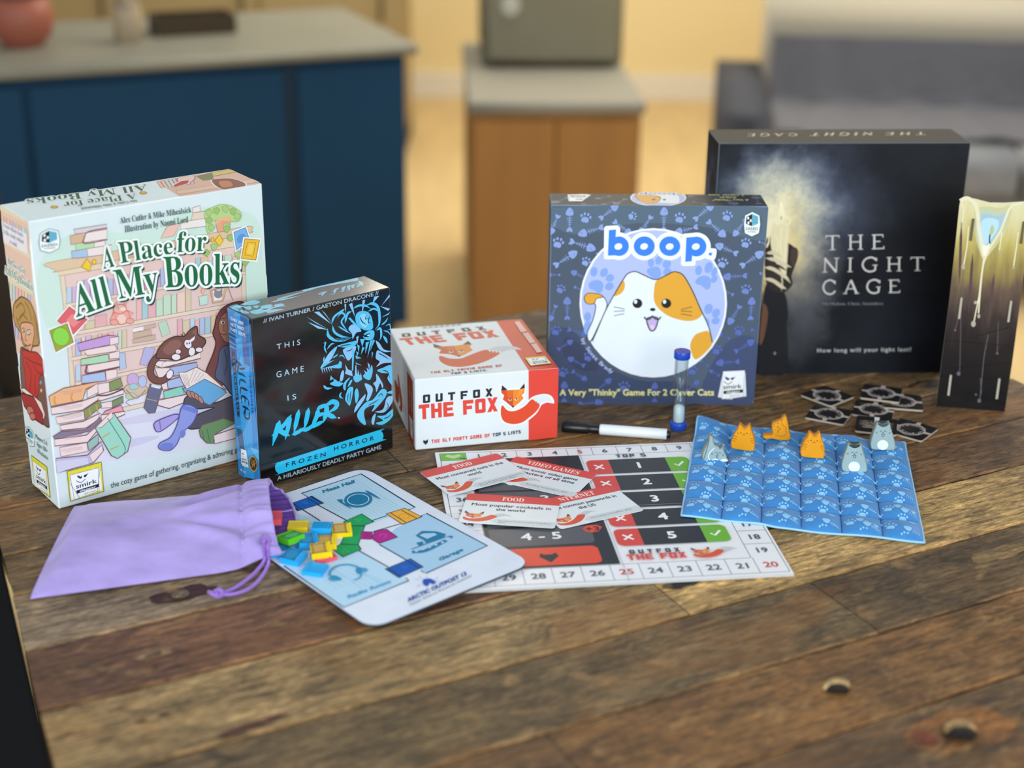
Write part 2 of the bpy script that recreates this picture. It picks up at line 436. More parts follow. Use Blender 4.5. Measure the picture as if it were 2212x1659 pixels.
K C86E68 6 847 1991 880 1997 864 1955
p EFA89C 744 1922 693 1855 756 1842
K C86E68 6 744 1922 693 1855 756 1842
p EFA89C 886 1912 941 1869 899 1838
K C86E68 6 886 1912 941 1869 899 1838
e F6CFC0 814 1836 46 -10 -4 -48
e 7CC4C8 785 1957 14 -3 -1 -14
e F6DCC8 836 1935 31 -6 -2 -18
e EFA89C 735 1820 43 -9 -3 -28
E C86E68 6 735 1820 43 -9 -3 -28
e EFA89C 896 1800 41 -9 -2 -28
E C86E68 6 896 1800 41 -9 -2 -28
p C9E0D4 1641 1905 1743 1905 1734 1807 1648 1807
K 88A898 7 1641 1905 1743 1905 1734 1807 1648 1807
s F2C0A0 1681 1930 1672 1959 1691 1987 1705 1952 1695 1928
C C88868 4 1681 1930 1672 1959 1691 1987 1705 1952 1695 1928
p D8B48C 1768 1943 1956 1946 1904 1804 1789 1803
K A88890 7 1768 1943 1956 1946 1904 1804 1789 1803
p F0EDEE 1798 1932 1917 1932 1886 1823 1805 1826
e 8E8C98 1854 1886 47 -9 -3 -40
p 8E8C98 1811 1912 1820 1956 1850 1916
p 8E8C98 1869 1915 1904 1946 1902 1894
l A88890 7 1967 1941 2014 1791
p F1DCD8 401 1605 715 1594 740 1547 717 1522 433 1542
K 9C747A 8 401 1605 715 1594 740 1547 717 1522 433 1542
p C7A0D6 348 1687 666 1702 769 1667 672 1601 360 1603
K 7E5860 10 348 1687 666 1702 769 1667 672 1601 360 1603
p F1DCD8 674 1671 767 1667 758 1598 672 1596
K 9C747A 8 674 1671 767 1667 758 1598 672 1596
p AEDBB4 367 1520 642 1512 644 1426 361 1456
K 7E5860 10 367 1520 642 1512 644 1426 361 1456
p F1DCD8 652 1516 760 1519 755 1446 654 1456
K 9C747A 8 652 1516 760 1519 755 1446 654 1456
p F1DCD8 424 1444 752 1428 747 1356 429 1363
K 7E5860 10 424 1444 752 1428 747 1356 429 1363
k 7E4850 15 424 1447 411 1414 428 1360 749 1352
p AFC3E6 364 1353 594 1340 595 1240 349 1271
K 7E5860 10 364 1353 594 1340 595 1240 349 1271
p F1DCD8 602 1344 719 1337 711 1250 601 1244
K 9C747A 8 602 1344 719 1337 711 1250 601 1244
p 879A60 630 1218 748 1237 763 1147 628 1112
K 7E5860 10 630 1218 748 1237 763 1147 628 1112
p F1DCD8 506 1226 627 1219 623 1113 508 1112
K 9C747A 8 506 1226 627 1219 623 1113 508 1112
p F1DCD8 483 1118 761 1123 766 1063 502 1046
K 7E5860 10 483 1118 761 1123 766 1063 502 1046
k 5C4850 16 482 1112 610 1090 768 1116
p 7F9468 640 1015 757 1041 753 972 637 949
K 7E5860 11 640 1015 757 1041 753 972 637 949
p F1DCD8 526 1023 638 1016 634 950 523 969
K 9C747A 8 526 1023 638 1016 634 950 523 969
p EFA4AE 556 926 730 951 747 881 694 854 513 879
K 7E5860 11 556 926 730 951 747 881 694 854 513 879
p F1DCD8 514 899 756 879 760 844 519 803
K 7E5860 11 514 899 756 879 760 844 519 803
p F0B686 15 1217 165 1265 506 1254 509 1231 388 1206 342 1099 21 1111
K 7E5860 10 15 1217 165 1265 506 1254 509 1231 388 1206 342 1099 21 1111
p F1DCD8 400 1193 509 1236 506 1141 391 1108
K 9C747A 8 400 1193 509 1236 506 1141 391 1108
k D8A040 17 77 1205 63 1169 75 1114
k D8A040 17 247 1197 232 1148 245 1105
p F1DCD8 22 1098 325 1089 514 1110 493 1062 329 996 25 1024
K 7E5860 10 22 1098 325 1089 514 1110 493 1062 329 996 25 1024
p 8C985C 344 994 516 1059 528 989 348 892
K 7E5860 10 344 994 516 1059 528 989 348 892
p F1DCD8 59 989 341 982 342 894 66 915
K 9C747A 8 59 989 341 982 342 894 66 915
k C8A858 12 400 994 410 905
k C8A858 12 474 1020 483 931
p F1DCD8 90 896 331 878 506 921 473 853 349 803 97 841
K 7E5860 10 90 896 331 878 506 921 473 853 349 803 97 841
p 877F92 14 796 95 828 348 785 502 878 512 843 371 760 26 766
K 7E5860 10 14 796 95 828 348 785 502 878 512 843 371 760 26 766
p F1DCD8 26 766 345 726 496 816 450 737 350 649 21 695
K 7E5860 10 26 766 345 726 496 816 450 737 350 649 21 695
p 9CC2B6 347 645 473 709 455 603 354 553
K 7E5860 11 347 645 473 709 455 603 354 553
p F1DCD8 66 667 342 646 341 551 69 567
K 9C747A 8 66 667 342 646 341 551 69 567
p C3BFDC 18 562 334 512 489 621 506 521 390 415 325 416 14 406
K 7E5860 10 18 562 334 512 489 621 506 521 390 415 325 416 14 406
p F1DCD8 350 508 492 577 500 515 386 419
K 9C747A 8 350 508 492 577 500 515 386 419
p D6D3E6 14 531 332 486 338 416 131 418 14 402
l C9A0A4 4 64 639 293 618
l C9A0A4 4 87 620 291 607
l C9A0A4 4 111 602 290 595
l C9A0A4 4 77 769 305 750
l C9A0A4 4 100 751 304 738
l C9A0A4 4 124 733 303 726
l C9A0A4 4 99 983 326 966
l C9A0A4 4 122 965 325 954
l C9A0A4 4 146 947 324 942
l C9A0A4 4 108 1079 336 1063
l C9A0A4 4 132 1062 335 1051
l C9A0A4 4 155 1044 333 1040
l C9A0A4 4 124 1233 351 1218
l C9A0A4 4 147 1215 350 1206
l C9A0A4 4 171 1198 348 1195
p A0DBC4 438 781 644 887 799 579 752 442 640 394 578 444
K 7E5860 11 438 781 644 887 799 579 752 442 640 394 578 444
p F1DCD8 446 781 620 910 636 848 502 767
K 9C747A 8 446 781 620 910 636 848 502 767
k 5C8A80 9 575 850 724 511 702 414
k C8A858 12 492 654 587 691
k C8A858 12 571 511 665 527
p A9B8DE 1264 1232 1567 1218 1579 1089 1277 1132
K 7E5860 11 1264 1232 1567 1218 1579 1089 1277 1132
p F1DCD8 1110 1261 1271 1228 1267 1096 1147 1124
K 7E5860 11 1110 1261 1271 1228 1267 1096 1147 1124
p AEC0E2 1226 1095 1406 1102 1405 995 1233 1006
K 7E5860 11 1226 1095 1406 1102 1405 995 1233 1006
p F1DCD8 1158 1101 1229 1091 1236 1005 1178 1008
K 7E5860 11 1158 1101 1229 1091 1236 1005 1178 1008
p 90D3BC 1185 990 1384 1000 1405 899 1187 907
K 7E5860 11 1185 990 1384 1000 1405 899 1187 907
p F1DCD8 1123 909 1432 899 1429 821 1230 792 1112 857
K 7E5860 11 1123 909 1432 899 1429 821 1230 792 1112 857
p EFE2D8 1109 1295 1183 1243 1614 1251 1610 1315 1350 1281 1149 1328
K 7E5860 11 1109 1295 1183 1243 1614 1251 1610 1315 1350 1281 1149 1328
l B08C88 7 1183 1243 1201 1301 1609 1312
p 6C708A 1050 1101 1175 1036 1073 784 1011 794 963 869
K 7E5860 11 1050 1101 1175 1036 1073 784 1011 794 963 869
p E8DDE2 1066 1097 1168 1048 1142 1027 1056 1070
k C0A870 8 998 956 1108 902
k 4C2E2C 78 1170 1388 1088 1313 1062 1211 1100 1135 1186 1108 1265 1151
k 7A5248 62 1170 1388 1088 1313 1062 1211 1100 1135 1186 1108 1265 1151
e F2E6EA 1265 1156 31 -22 -25 -41
E 4C2E2C 8 1265 1156 31 -22 -25 -41
s 7A5248 1134 1367 1166 1449 1246 1516 1356 1542 1454 1525 1495 1559 1552 1594 1597 1594 1604 1509 1670 1451 1675 1399 1618 1350 1574 1309 1490 1303 1378 1285 1258 1326 1185 1347
C 4C2E2C 12 1134 1367 1166 1449 1246 1516 1356 1542 1454 1525 1495 1559 1552 1594 1597 1594 1604 1509 1670 1451 1675 1399 1618 1350 1574 1309 1490 1303 1378 1285 1258 1326 1185 1347
s 93645A 1212 1432 1285 1497 1367 1506 1418 1454 1358 1387 1261 1368
p 93645A 1535 1550 1590 1579 1582 1500
e F2E6EA 1485 1433 39 5 14 -51
E 4C2E2C 7 1485 1433 39 5 14 -51
e 4C2E2C 1475 1442 7 -1 -1 -12
e 4C2E2C 1500 1439 7 -1 -1 -11
p F2E6EA 1502 1470 1567 1503 1557 1465 1517 1444
e F2E6EA 1521 1344 36 -14 -12 -45
E 4C2E2C 7 1521 1344 36 -14 -12 -45
e F2E6EA 1601 1347 39 -8 -2 -27
E 4C2E2C 7 1601 1347 39 -8 -2 -27
e EFCFD2 1374 1377 32 -7 -2 -27
E 4C2E2C 7 1374 1377 32 -7 -2 -27
e F2E6EA 1347 1325 49 -11 -3 -35
E 4C2E2C 7 1347 1325 49 -11 -3 -35
k 4C2E2C 7 1450 1515 1419 1555
k 4C2E2C 7 1465 1525 1447 1569
s 7C4C48 2126 1749 1998 1767 1885 1729 1818 1651 1790 1560 1765 1484 1792 1383 1753 1268 1673 1122 1636 992 1687 911 1829 905 2038 1010 2140 1266 2174 1603
C 4C2A2E 11 2126 1749 1998 1767 1885 1729 1818 1651 1790 1560 1765 1484 1792 1383 1753 1268 1673 1122 1636 992 1687 911 1829 905 2038 1010 2140 1266 2174 1603
s AA7A68 1843 1603 1922 1682 2048 1656 2031 1372 1915 1356 1860 1430 1835 1523
C 5C3A38 7 1843 1603 1922 1682 2048 1656 2031 1372 1915 1356 1860 1430 1835 1523
e F0E0D8 1880 1582 22 -5 -1 -15
e 402828 1884 1580 11 -2 -1 -13
k 5C3A38 7 1854 1621 1911 1623
k 7C4A40 7 1892 1552 1879 1503 1902 1489
k 7C3A3A 8 1849 1473 1886 1447 1924 1450
s 8E5A54 1938 1719 2010 1731 2033 1645 1972 1576 1933 1625
s 5C647E 1833 1296 1913 1326 2054 1275 2022 750 1936 771 1844 919 1758 1016 1800 1165
C 383C50 11 1833 1296 1913 1326 2054 1275 2022 750 1936 771 1844 919 1758 1016 1800 1165
k 383C50 8 1882 1285 1902 1142 1865 1012
s 5B5560 1431 879 1566 804 1731 729 2022 750 2005 470 1715 486 1460 506 1406 578 1527 646 1728 681 1531 715 1396 783
C 38323C 11 1431 879 1566 804 1731 729 2022 750 2005 470 1715 486 1460 506 1406 578 1527 646 1728 681 1531 715 1396 783
s B0A2DE 1053 665 1115 696 1293 715 1321 670 1159 583 1078 576
C 5A5290 11 1053 665 1115 696 1293 715 1321 670 1159 583 1078 576
k 7C74B8 11 1115 687 1124 581
s 949EDE 1383 793 1531 712 1476 575 1349 492 1282 383 1195 335 1090 383 1103 444 1220 479 1306 604
C 54589C 11 1383 793 1531 712 1476 575 1349 492 1282 383 1195 335 1090 383 1103 444 1220 479 1306 604
s 7A86D0 1093 386 1133 432 1236 405 1229 350 1161 344
k 7A86D0 47 1376 774 1448 733 1524 689
e 7A86D0 1354 482 28 -18 -19 -40
p 6EAEDA 1396 967 1613 1073 1675 1045 1875 811 1676 719 1593 781 1420 920
K 7E5860 11 1396 967 1613 1073 1675 1045 1875 811 1676 719 1593 781 1420 920
p F2E4DA 1361 1156 1436 1141 1557 1168 1672 1076 1871 843 1830 872 1638 1020 1437 957 1388 1051
K 7E5860 8 1361 1156 1436 1141 1557 1168 1672 1076 1871 843 1830 872 1638 1020 1437 957 1388 1051
k C0A09C 5 1387 1129 1432 989
k C0A09C 6 1535 1157 1455 1011
k C0A09C 5 1406 1125 1446 985
k C0A09C 6 1568 1130 1489 1011
k C0A09C 5 1425 1121 1459 982
k C0A09C 6 1601 1103 1524 1011
k C0A09C 5 1444 1116 1473 979
k C0A09C 6 1634 1076 1559 1011
e B88A7C 1460 896 20 6 20 -46
E 6C4440 7 1460 896 20 6 20 -46
e B88A7C 1501 876 20 6 21 -46
E 6C4440 7 1501 876 20 6 21 -46
e B88A7C 1541 845 20 6 21 -46
E 6C4440 7 1541 845 20 6 21 -46
e B88A7C 1580 804 20 6 21 -46
E 6C4440 7 1580 804 20 6 21 -46
p 6F9466 1542 470 1574 522 1822 537 1957 453 1711 384 1690 284 1617 309 1552 397
K 7E5860 11 1542 470 1574 522 1822 537 1957 453 1711 384 1690 284 1617 309 1552 397
p F0E0E2 1701 376 1963 394 1967 278 1704 277
K 7E5860 9 1701 376 1963 394 1967 278 1704 277
k 54744E 9 1571 466 1590 333
k 54744E 9 1628 466 1652 295
@title_lettering
t 1F4C44 s 1F4C44:11 0 686 2354 802 2362 788 2567 687 2565 |A
t 1F4C44 s 1F4C44:11 0 867 2380 1412 2378 1412 2549 848 2592 |Place
t 1F4C44 s 1F4C44:12 0 1453 2383 1765 2346 1790 2549 1475 2587 |for
t 1E6B42 s F4F8F6:21 0 670 2375 786 2382 772 2588 671 2586 |A
t 1E6B42 s F4F8F6:22 0 851 2400 1395 2399 1395 2570 832 2612 |Place
t 1E6B42 s F4F8F6:22 0 1435 2405 1747 2367 1772 2570 1457 2608 |for
t 1F4C44 s 1F4C44:13 0 374 1926 738 1983 691 2285 352 2237 |All
t 1F4C44 s 1F4C44:13 0 819 2022 1229 2019 1229 2306 776 2320 |My
t 1F4C44 s 1F4C44:13 0 1308 2043 2109 1933 2143 2255 1304 2359 |Books
t 1E6B42 s F4F8F6:24 0 357 1952 720 2010 673 2311 335 2263 |All
t 1E6B42 s F4F8F6:24 0 801 2049 1210 2046 1210 2332 758 2346 |My
t 1E6B42 s F4F8F6:25 0 1289 2070 2088 1961 2122 2282 1284 2385 |Books
@author_lettering
t 2C6152 s - 0 877 2791 1618 2782 1618 2838 878 2850 |Alex Cutler & Mike Mihealsick
t 2C6152 s - 0 916 2697 1577 2687 1579 2747 920 2759 |Illustration by Naomi Lord
@tagline_lettering
t 33424A r - 0 540 97 2245 127 2244 188 542 155 |the cozy game of gathering, organizing & admiring good books
@tutorial_badge
p F2F7F7 184 2856 268 2821 276 2737 256 2654 166 2627 81 2664 75 2746 96 2827
K 3E7C86 6 184 2856 268 2821 276 2737 256 2654 166 2627 81 2664 75 2746 96 2827
p 10222C 183 2838 174 2723 101 2749 111 2813
p 74C4DE 183 2838 174 2723 250 2743 251 2808
l 2A6078 3 176 2753 249 2761
l 2A6078 3 192 2727 201 2832
l 2A6078 3 178 2780 251 2782
l 2A6078 3 213 2733 220 2827
l 2A6078 3 181 2808 252 2803
l 2A6078 3 234 2739 240 2822
e F2F7F7 132 2801 12 0 1 14
e F2F7F7 132 2757 12 -1 1 14
e F2F7F7 162 2776 12 0 1 14
t 1E4650 b - 0 98 2693 244 2685 245 2708 100 2715 |DIZED
t 1E4650 b - 0 116 2669 222 2663 223 2675 117 2680 |TUTORIAL
@publisher_logo
p E9DC3C 113 73 463 84 465 406 112 400
K 26323A 7 113 73 463 84 465 406 112 400
p F3F6F8 124 86 211 82 183 336 123 276
p F3F6F8 445 103 393 101 366 365 447 341
p F6F9FA 155 81 414 102 429 354 134 354
K 26323A 5 155 81 414 102 429 354 134 354
l 26323A 4 123 276 211 82
l 26323A 4 447 341 393 101
b 1C262E 16 204 330 239 298 253 318
b 1C262E 16 295 319 281 299 324 326
k 1C262E 7 190 277 239 246 288 273
t 1C262E b - 0 183 192 400 198 400 243 183 238 |smirk
p 161E24 183 137 414 147 421 182 183 173
t F0F4F4 b - 0 218 146 386 151 386 173 218 169 |dagger
t 39424A r - 0 260 110 386 114 386 127 260 123 |games
''',
'books_left': '''
@spine_illustration
p E5C2B2 10 2926 729 2949 654 2280 701 2132 696 1652 -89 1407 -34 2155
p E3C7A0 4 2844 71 2846 12 2653 -56 2649
K B08C88 7 4 2844 71 2846 12 2653 -56 2649
p E8B2B4 84 2847 150 2849 91 2656 25 2653
K B08C88 7 84 2847 150 2849 91 2656 25 2653
p DCCBA8 163 2850 229 2852 171 2658 105 2656
K B08C88 7 163 2850 229 2852 171 2658 105 2656
p E8B2B4 242 2852 307 2854 249 2660 184 2660
K B08C88 7 242 2852 307 2854 249 2660 184 2660
p B9C4E4 320 2855 384 2857 327 2662 263 2663
K B08C88 7 320 2855 384 2857 327 2662 263 2663
p E3C7A0 397 2857 461 2859 404 2664 341 2667
K B08C88 7 397 2857 461 2859 404 2664 341 2667
p B9C4E4 474 2860 537 2862 481 2666 419 2670
K B08C88 7 474 2860 537 2862 481 2666 419 2670
p C6DFC4 550 2863 613 2865 557 2668 496 2673
K B08C88 6 550 2863 613 2865 557 2668 496 2673
p A9CFD6 625 2865 688 2867 632 2670 572 2677
K B08C88 6 625 2865 688 2867 632 2670 572 2677
p D6BCDA -122 2195 -53 2200 -115 1997 -184 1991
K B08C88 7 -122 2195 -53 2200 -115 1997 -184 1991
p F0D0BE -40 2201 28 2205 -33 2002 -101 1997
K B08C88 7 -40 2201 28 2205 -33 2002 -101 1997
p C6DFC4 42 2206 109 2210 49 2007 -19 2003
K B08C88 7 42 2206 109 2210 49 2007 -19 2003
p BFD6E6 123 2211 189 2216 129 2012 63 2010
K B08C88 7 123 2211 189 2216 129 2012 63 2010
p EDBDB8 203 2217 269 2221 209 2016 144 2016
K B08C88 7 203 2217 269 2221 209 2016 144 2016
p EDBDB8 282 2222 348 2226 289 2021 224 2022
K B08C88 7 282 2222 348 2226 289 2021 224 2022
p DCCBA8 361 2227 426 2231 368 2026 304 2028
K B08C88 7 361 2227 426 2231 368 2026 304 2028
p F0D0BE 439 2232 504 2236 446 2031 383 2034
K B08C88 7 439 2232 504 2236 446 2031 383 2034
p B9C4E4 517 2238 581 2242 524 2035 461 2040
K B08C88 7 517 2238 581 2242 524 2035 461 2040
p E8B2B4 -170 1792 -101 1798 -163 1590 -234 1582
K B08C88 7 -170 1792 -101 1798 -163 1590 -234 1582
p DCCBA8 -87 1800 -18 1805 -80 1597 -150 1590
K B08C88 7 -87 1800 -18 1805 -80 1597 -150 1590
p D6BCDA -4 1807 64 1812 3 1603 -66 1598
K B08C88 7 -4 1807 64 1812 3 1603 -66 1598
p B9C4E4 78 1814 146 1819 85 1610 17 1606
K B08C88 7 78 1814 146 1819 85 1610 17 1606
p E8B2B4 159 1821 226 1826 166 1616 99 1614
K B08C88 7 159 1821 226 1826 166 1616 99 1614
p DCCBA8 240 1828 306 1833 246 1623 181 1622
K B08C88 7 240 1828 306 1833 246 1623 181 1622
p DCCBA8 320 1835 386 1840 326 1629 262 1630
K B08C88 7 320 1835 386 1840 326 1629 262 1630
p E8B2B4 399 1841 465 1847 406 1635 342 1638
K B08C88 7 399 1841 465 1847 406 1635 342 1638
p A9CFD6 478 1848 543 1854 484 1642 421 1645
K B08C88 7 478 1848 543 1854 484 1642 421 1645
l E6D2B4 59 -5 2922 730 2953
l E6D2B4 60 -68 2590 696 2610
l E6D2B4 61 -93 2203 668 2241
p E9E4EC 7 2789 662 2819 637 2619 -25 2578
t 4C5488 s - 0 19 2741 552 2760 564 2804 33 2786 |A room without books
t 4C5488 s - 0 24 2672 551 2693 564 2737 38 2718 |is like a body without
t 4C5488 s - 0 169 2609 365 2617 378 2662 183 2655 |a soul.
s E3ECEC -64 1285 70 1261 266 898 482 853 718 904 693 782 -118 488 -162 1159
p 9E6E50 69 1962 240 2077 358 2128 552 2128 652 2043 686 1940 685 1751 555 1679 227 1578 180 1700 46 1751 13 1830
s BA9052 82 1962 238 2071 356 2120 541 2122 638 2039 672 1936 665 1747 553 1685 236 1587 191 1703 61 1755 31 1835
C 6C4A30 16 82 1962 238 2071 356 2120 541 2122 638 2039 672 1936 665 1747 553 1685 236 1587 191 1703 61 1755 31 1835
k 8A6234 19 136 1946 295 2042 377 1989 211 1864
k 8A6234 18 404 2086 502 2038 537 1934
k 8A6234 19 167 1826 294 1927 419 1912
k 8A6234 19 107 1847 155 1783 224 1739
k 8A6234 18 603 2004 641 1915 638 1787
s E2AA88 210 1793 358 1866 549 1900 571 1818 488 1677 407 1581 314 1595 232 1651
C 7C4C3C 14 210 1793 358 1866 549 1900 571 1818 488 1677 407 1581 314 1595 232 1651
e F4ECE4 280 1762 43 13 -6 -23
E 7C5C40 12 280 1762 43 13 -6 -23
e F4ECE4 421 1783 52 16 -8 -28
E 7C5C40 12 421 1783 52 16 -8 -28
e 3C2C28 286 1763 18 5 -3 -11
e 3C2C28 425 1784 17 5 -3 -11
k 9C5C48 12 341 1748 292 1669 346 1675
k 8C3C34 14 287 1616 365 1627 440 1665
s 7C5450 118 1486 256 1564 636 1548 701 1414 798 1213 719 908 486 868 234 900 40 1064
C 4C2C2C 14 118 1486 256 1564 636 1548 701 1414 798 1213 719 908 486 868 234 900 40 1064
s C22C2E 187 1530 353 1562 594 1624 735 1566 685 1434 591 1378 458 1124 196 1062 182 1244 177 1402
C 7C1C20 14 187 1530 353 1562 594 1624 735 1566 685 1434 591 1378 458 1124 196 1062 182 1244 177 1402
k 8E1C22 17 229 1471 427 1481 694 1527
k 8E1C22 17 249 1425 360 1355 259 1110
k 8E1C22 16 437 1458 536 1412 669 1436
k 8E1C22 16 458 1361 413 1135
p EBD9CC -81 1226 9 1107 43 1051 -27 1041 -100 1139
K 8C5C50 12 -81 1226 9 1107 43 1051 -27 1041 -100 1139
p EFE0D0 -27 1041 108 1103 548 1102 622 995 564 922 343 1059
K 6C3030 12 -27 1041 108 1103 548 1102 622 995 564 922 343 1059
p A83236 -19 1010 352 1091 562 975 531 857 255 834 48 890
K 5C1418 17 -19 1010 352 1091 562 975 531 857 255 834 48 890
e C87868 215 894 86 41 34 -39
E 7C3430 12 215 894 86 41 34 -39
e C87868 259 849 78 38 26 -29
E 7C3430 12 259 849 78 38 26 -29
e 7C94C8 601 1323 35 11 -6 -23
e D8C070 591 1237 31 10 -5 -20
@spine_title
t 2C6A4C s EAF2EE:12 0 41 2378 489 2384 492 2441 46 2440 |A Place for
t 2C6A4C s EAF2EE:14 0 -65 2249 649 2260 651 2347 -62 2326 |All My Books
@tutorial_badge
p F2F7F7 132 689 237 667 241 587 209 504 91 467 -16 492 -18 569 16 648
K 3E7C86 6 132 689 237 667 241 587 209 504 91 467 -16 492 -18 569 16 648
p 10222C 129 671 108 560 16 575 34 637
p 74C4DE 129 671 108 560 208 589 214 652
l 2A6078 3 114 589 209 607
l 2A6078 3 132 566 151 668
l 2A6078 3 119 615 213 627
l 2A6078 3 160 575 176 666
l 2A6078 3 124 642 216 647
l 2A6078 3 187 583 201 664
e F2F7F7 60 628 15 1 3 13
e F2F7F7 57 587 16 1 3 13
e F2F7F7 97 609 16 1 3 13
t 1E4650 b - 0 8 521 196 533 200 555 12 543 |DIZED
t 1E4650 b - 0 30 501 166 509 168 520 32 512 |TUTORIAL
@player_lettering
t 4A6860 s - 0 276 624 582 650 591 697 286 671 |Players 1-4
t 4A6860 s - 0 282 547 574 569 583 615 291 594 |Ages 10+
t 4A6860 s - 0 287 469 565 487 574 534 296 516 |60 minutes
@publisher_logo
p E9DC3C 91 19 512 60 509 396 99 366
K 26323A 8 91 19 512 60 509 396 99 366
p F3F6F8 104 34 209 37 180 303 108 235
p F3F6F8 491 78 428 72 394 347 489 327
p F6F9FA 141 31 453 74 468 339 122 319
K 26323A 5 141 31 453 74 468 339 122 319
l 26323A 4 108 235 209 37
l 26323A 4 489 327 428 72
b 1C262E 17 204 298 245 267 262 289
b 1C262E 17 311 293 295 271 345 302
k 1C262E 8 187 241 244 212 303 244
t 1C262E b - 0 177 151 436 174 436 222 178 199 |smirk
p 161E24 176 93 453 122 461 160 177 130
t F0F4F4 b - 0 218 105 419 124 419 147 218 129 |dagger
t 39424A r - 0 268 70 419 85 419 98 268 84 |games
''',
'books_top': '''
@lid_illustration
p DDB4A0 1581 672 2424 695 2407 -29 1520 8
p EDBDB8 1579 637 1614 637 1548 400 1509 392
K A8807C 7 1579 637 1614 637 1548 400 1509 392
p E3C7A0 1620 639 1656 638 1587 396 1548 388
K A8807C 7 1620 639 1656 638 1587 396 1548 388
p BFD6E6 1662 640 1698 639 1626 393 1586 384
K A8807C 8 1662 640 1698 639 1626 393 1586 384
p C6DFC4 1704 641 1739 641 1665 389 1625 381
K A8807C 8 1704 641 1739 641 1665 389 1625 381
p D6BCDA 1746 642 1781 642 1704 385 1664 377
K A8807C 8 1746 642 1781 642 1704 385 1664 377
p F0D0BE 1788 644 1823 643 1743 382 1703 374
K A8807C 8 1788 644 1823 643 1743 382 1703 374
p A9CFD6 1830 645 1866 645 1782 378 1743 370
K A8807C 8 1830 645 1866 645 1782 378 1743 370
p E8B2B4 1872 646 1908 646 1822 375 1782 367
K A8807C 8 1872 646 1908 646 1822 375 1782 367
p B9C4E4 1914 648 1951 647 1861 371 1821 363
K A8807C 8 1914 648 1951 647 1861 371 1821 363
p E0C0A8 1587 228 2477 205 2421 62 1545 86
K A8807C 10 1587 228 2477 205 2421 62 1545 86
s 8A4C40 2060 402 2168 400 2267 319 2284 97 2188 -43 2060 -24 1982 12 1987 184
C F2E6DC 15 2060 402 2168 400 2267 319 2284 97 2188 -43 2060 -24 1982 12 1987 184
s C47C58 2097 316 2194 261 2139 79 2041 47 2019 121
C 6C3C30 10 2097 316 2194 261 2139 79 2041 47 2019 121
p D6C06E 2197 663 2462 663 2453 549 2147 524
K 8C7040 13 2197 663 2462 663 2453 549 2147 524
p 7C8058 2001 625 2207 669 2090 411 1984 424
s E8C8BC 1828 670 1990 645 1880 465 1755 492
C 9C6C64 10 1828 670 1990 645 1880 465 1755 492
p B83C3A 1642 422 1792 538 1879 514 1810 407 1643 345
K F2E6DC 15 1642 422 1792 538 1879 514 1810 407 1643 345
@lid_title
t 2E5C48 s E4EEEC:17 0 1452 612 271 745 207 534 1373 393 |All My Books
t 2E5C48 s E4EEEC:14 0 1219 351 518 449 457 254 1155 160 |A Place for
t 4A6A60 s - 0 1134 131 577 171 556 90 1112 59 |Alex Cutler & Mike Mihealsick
e D8AC40 1289 331 26 -18 -22 -47
E 9C7830 10 1289 331 26 -18 -22 -47
e D8AC40 387 335 25 -17 -18 -46
E 9C7830 9 387 335 25 -17 -18 -46
''',
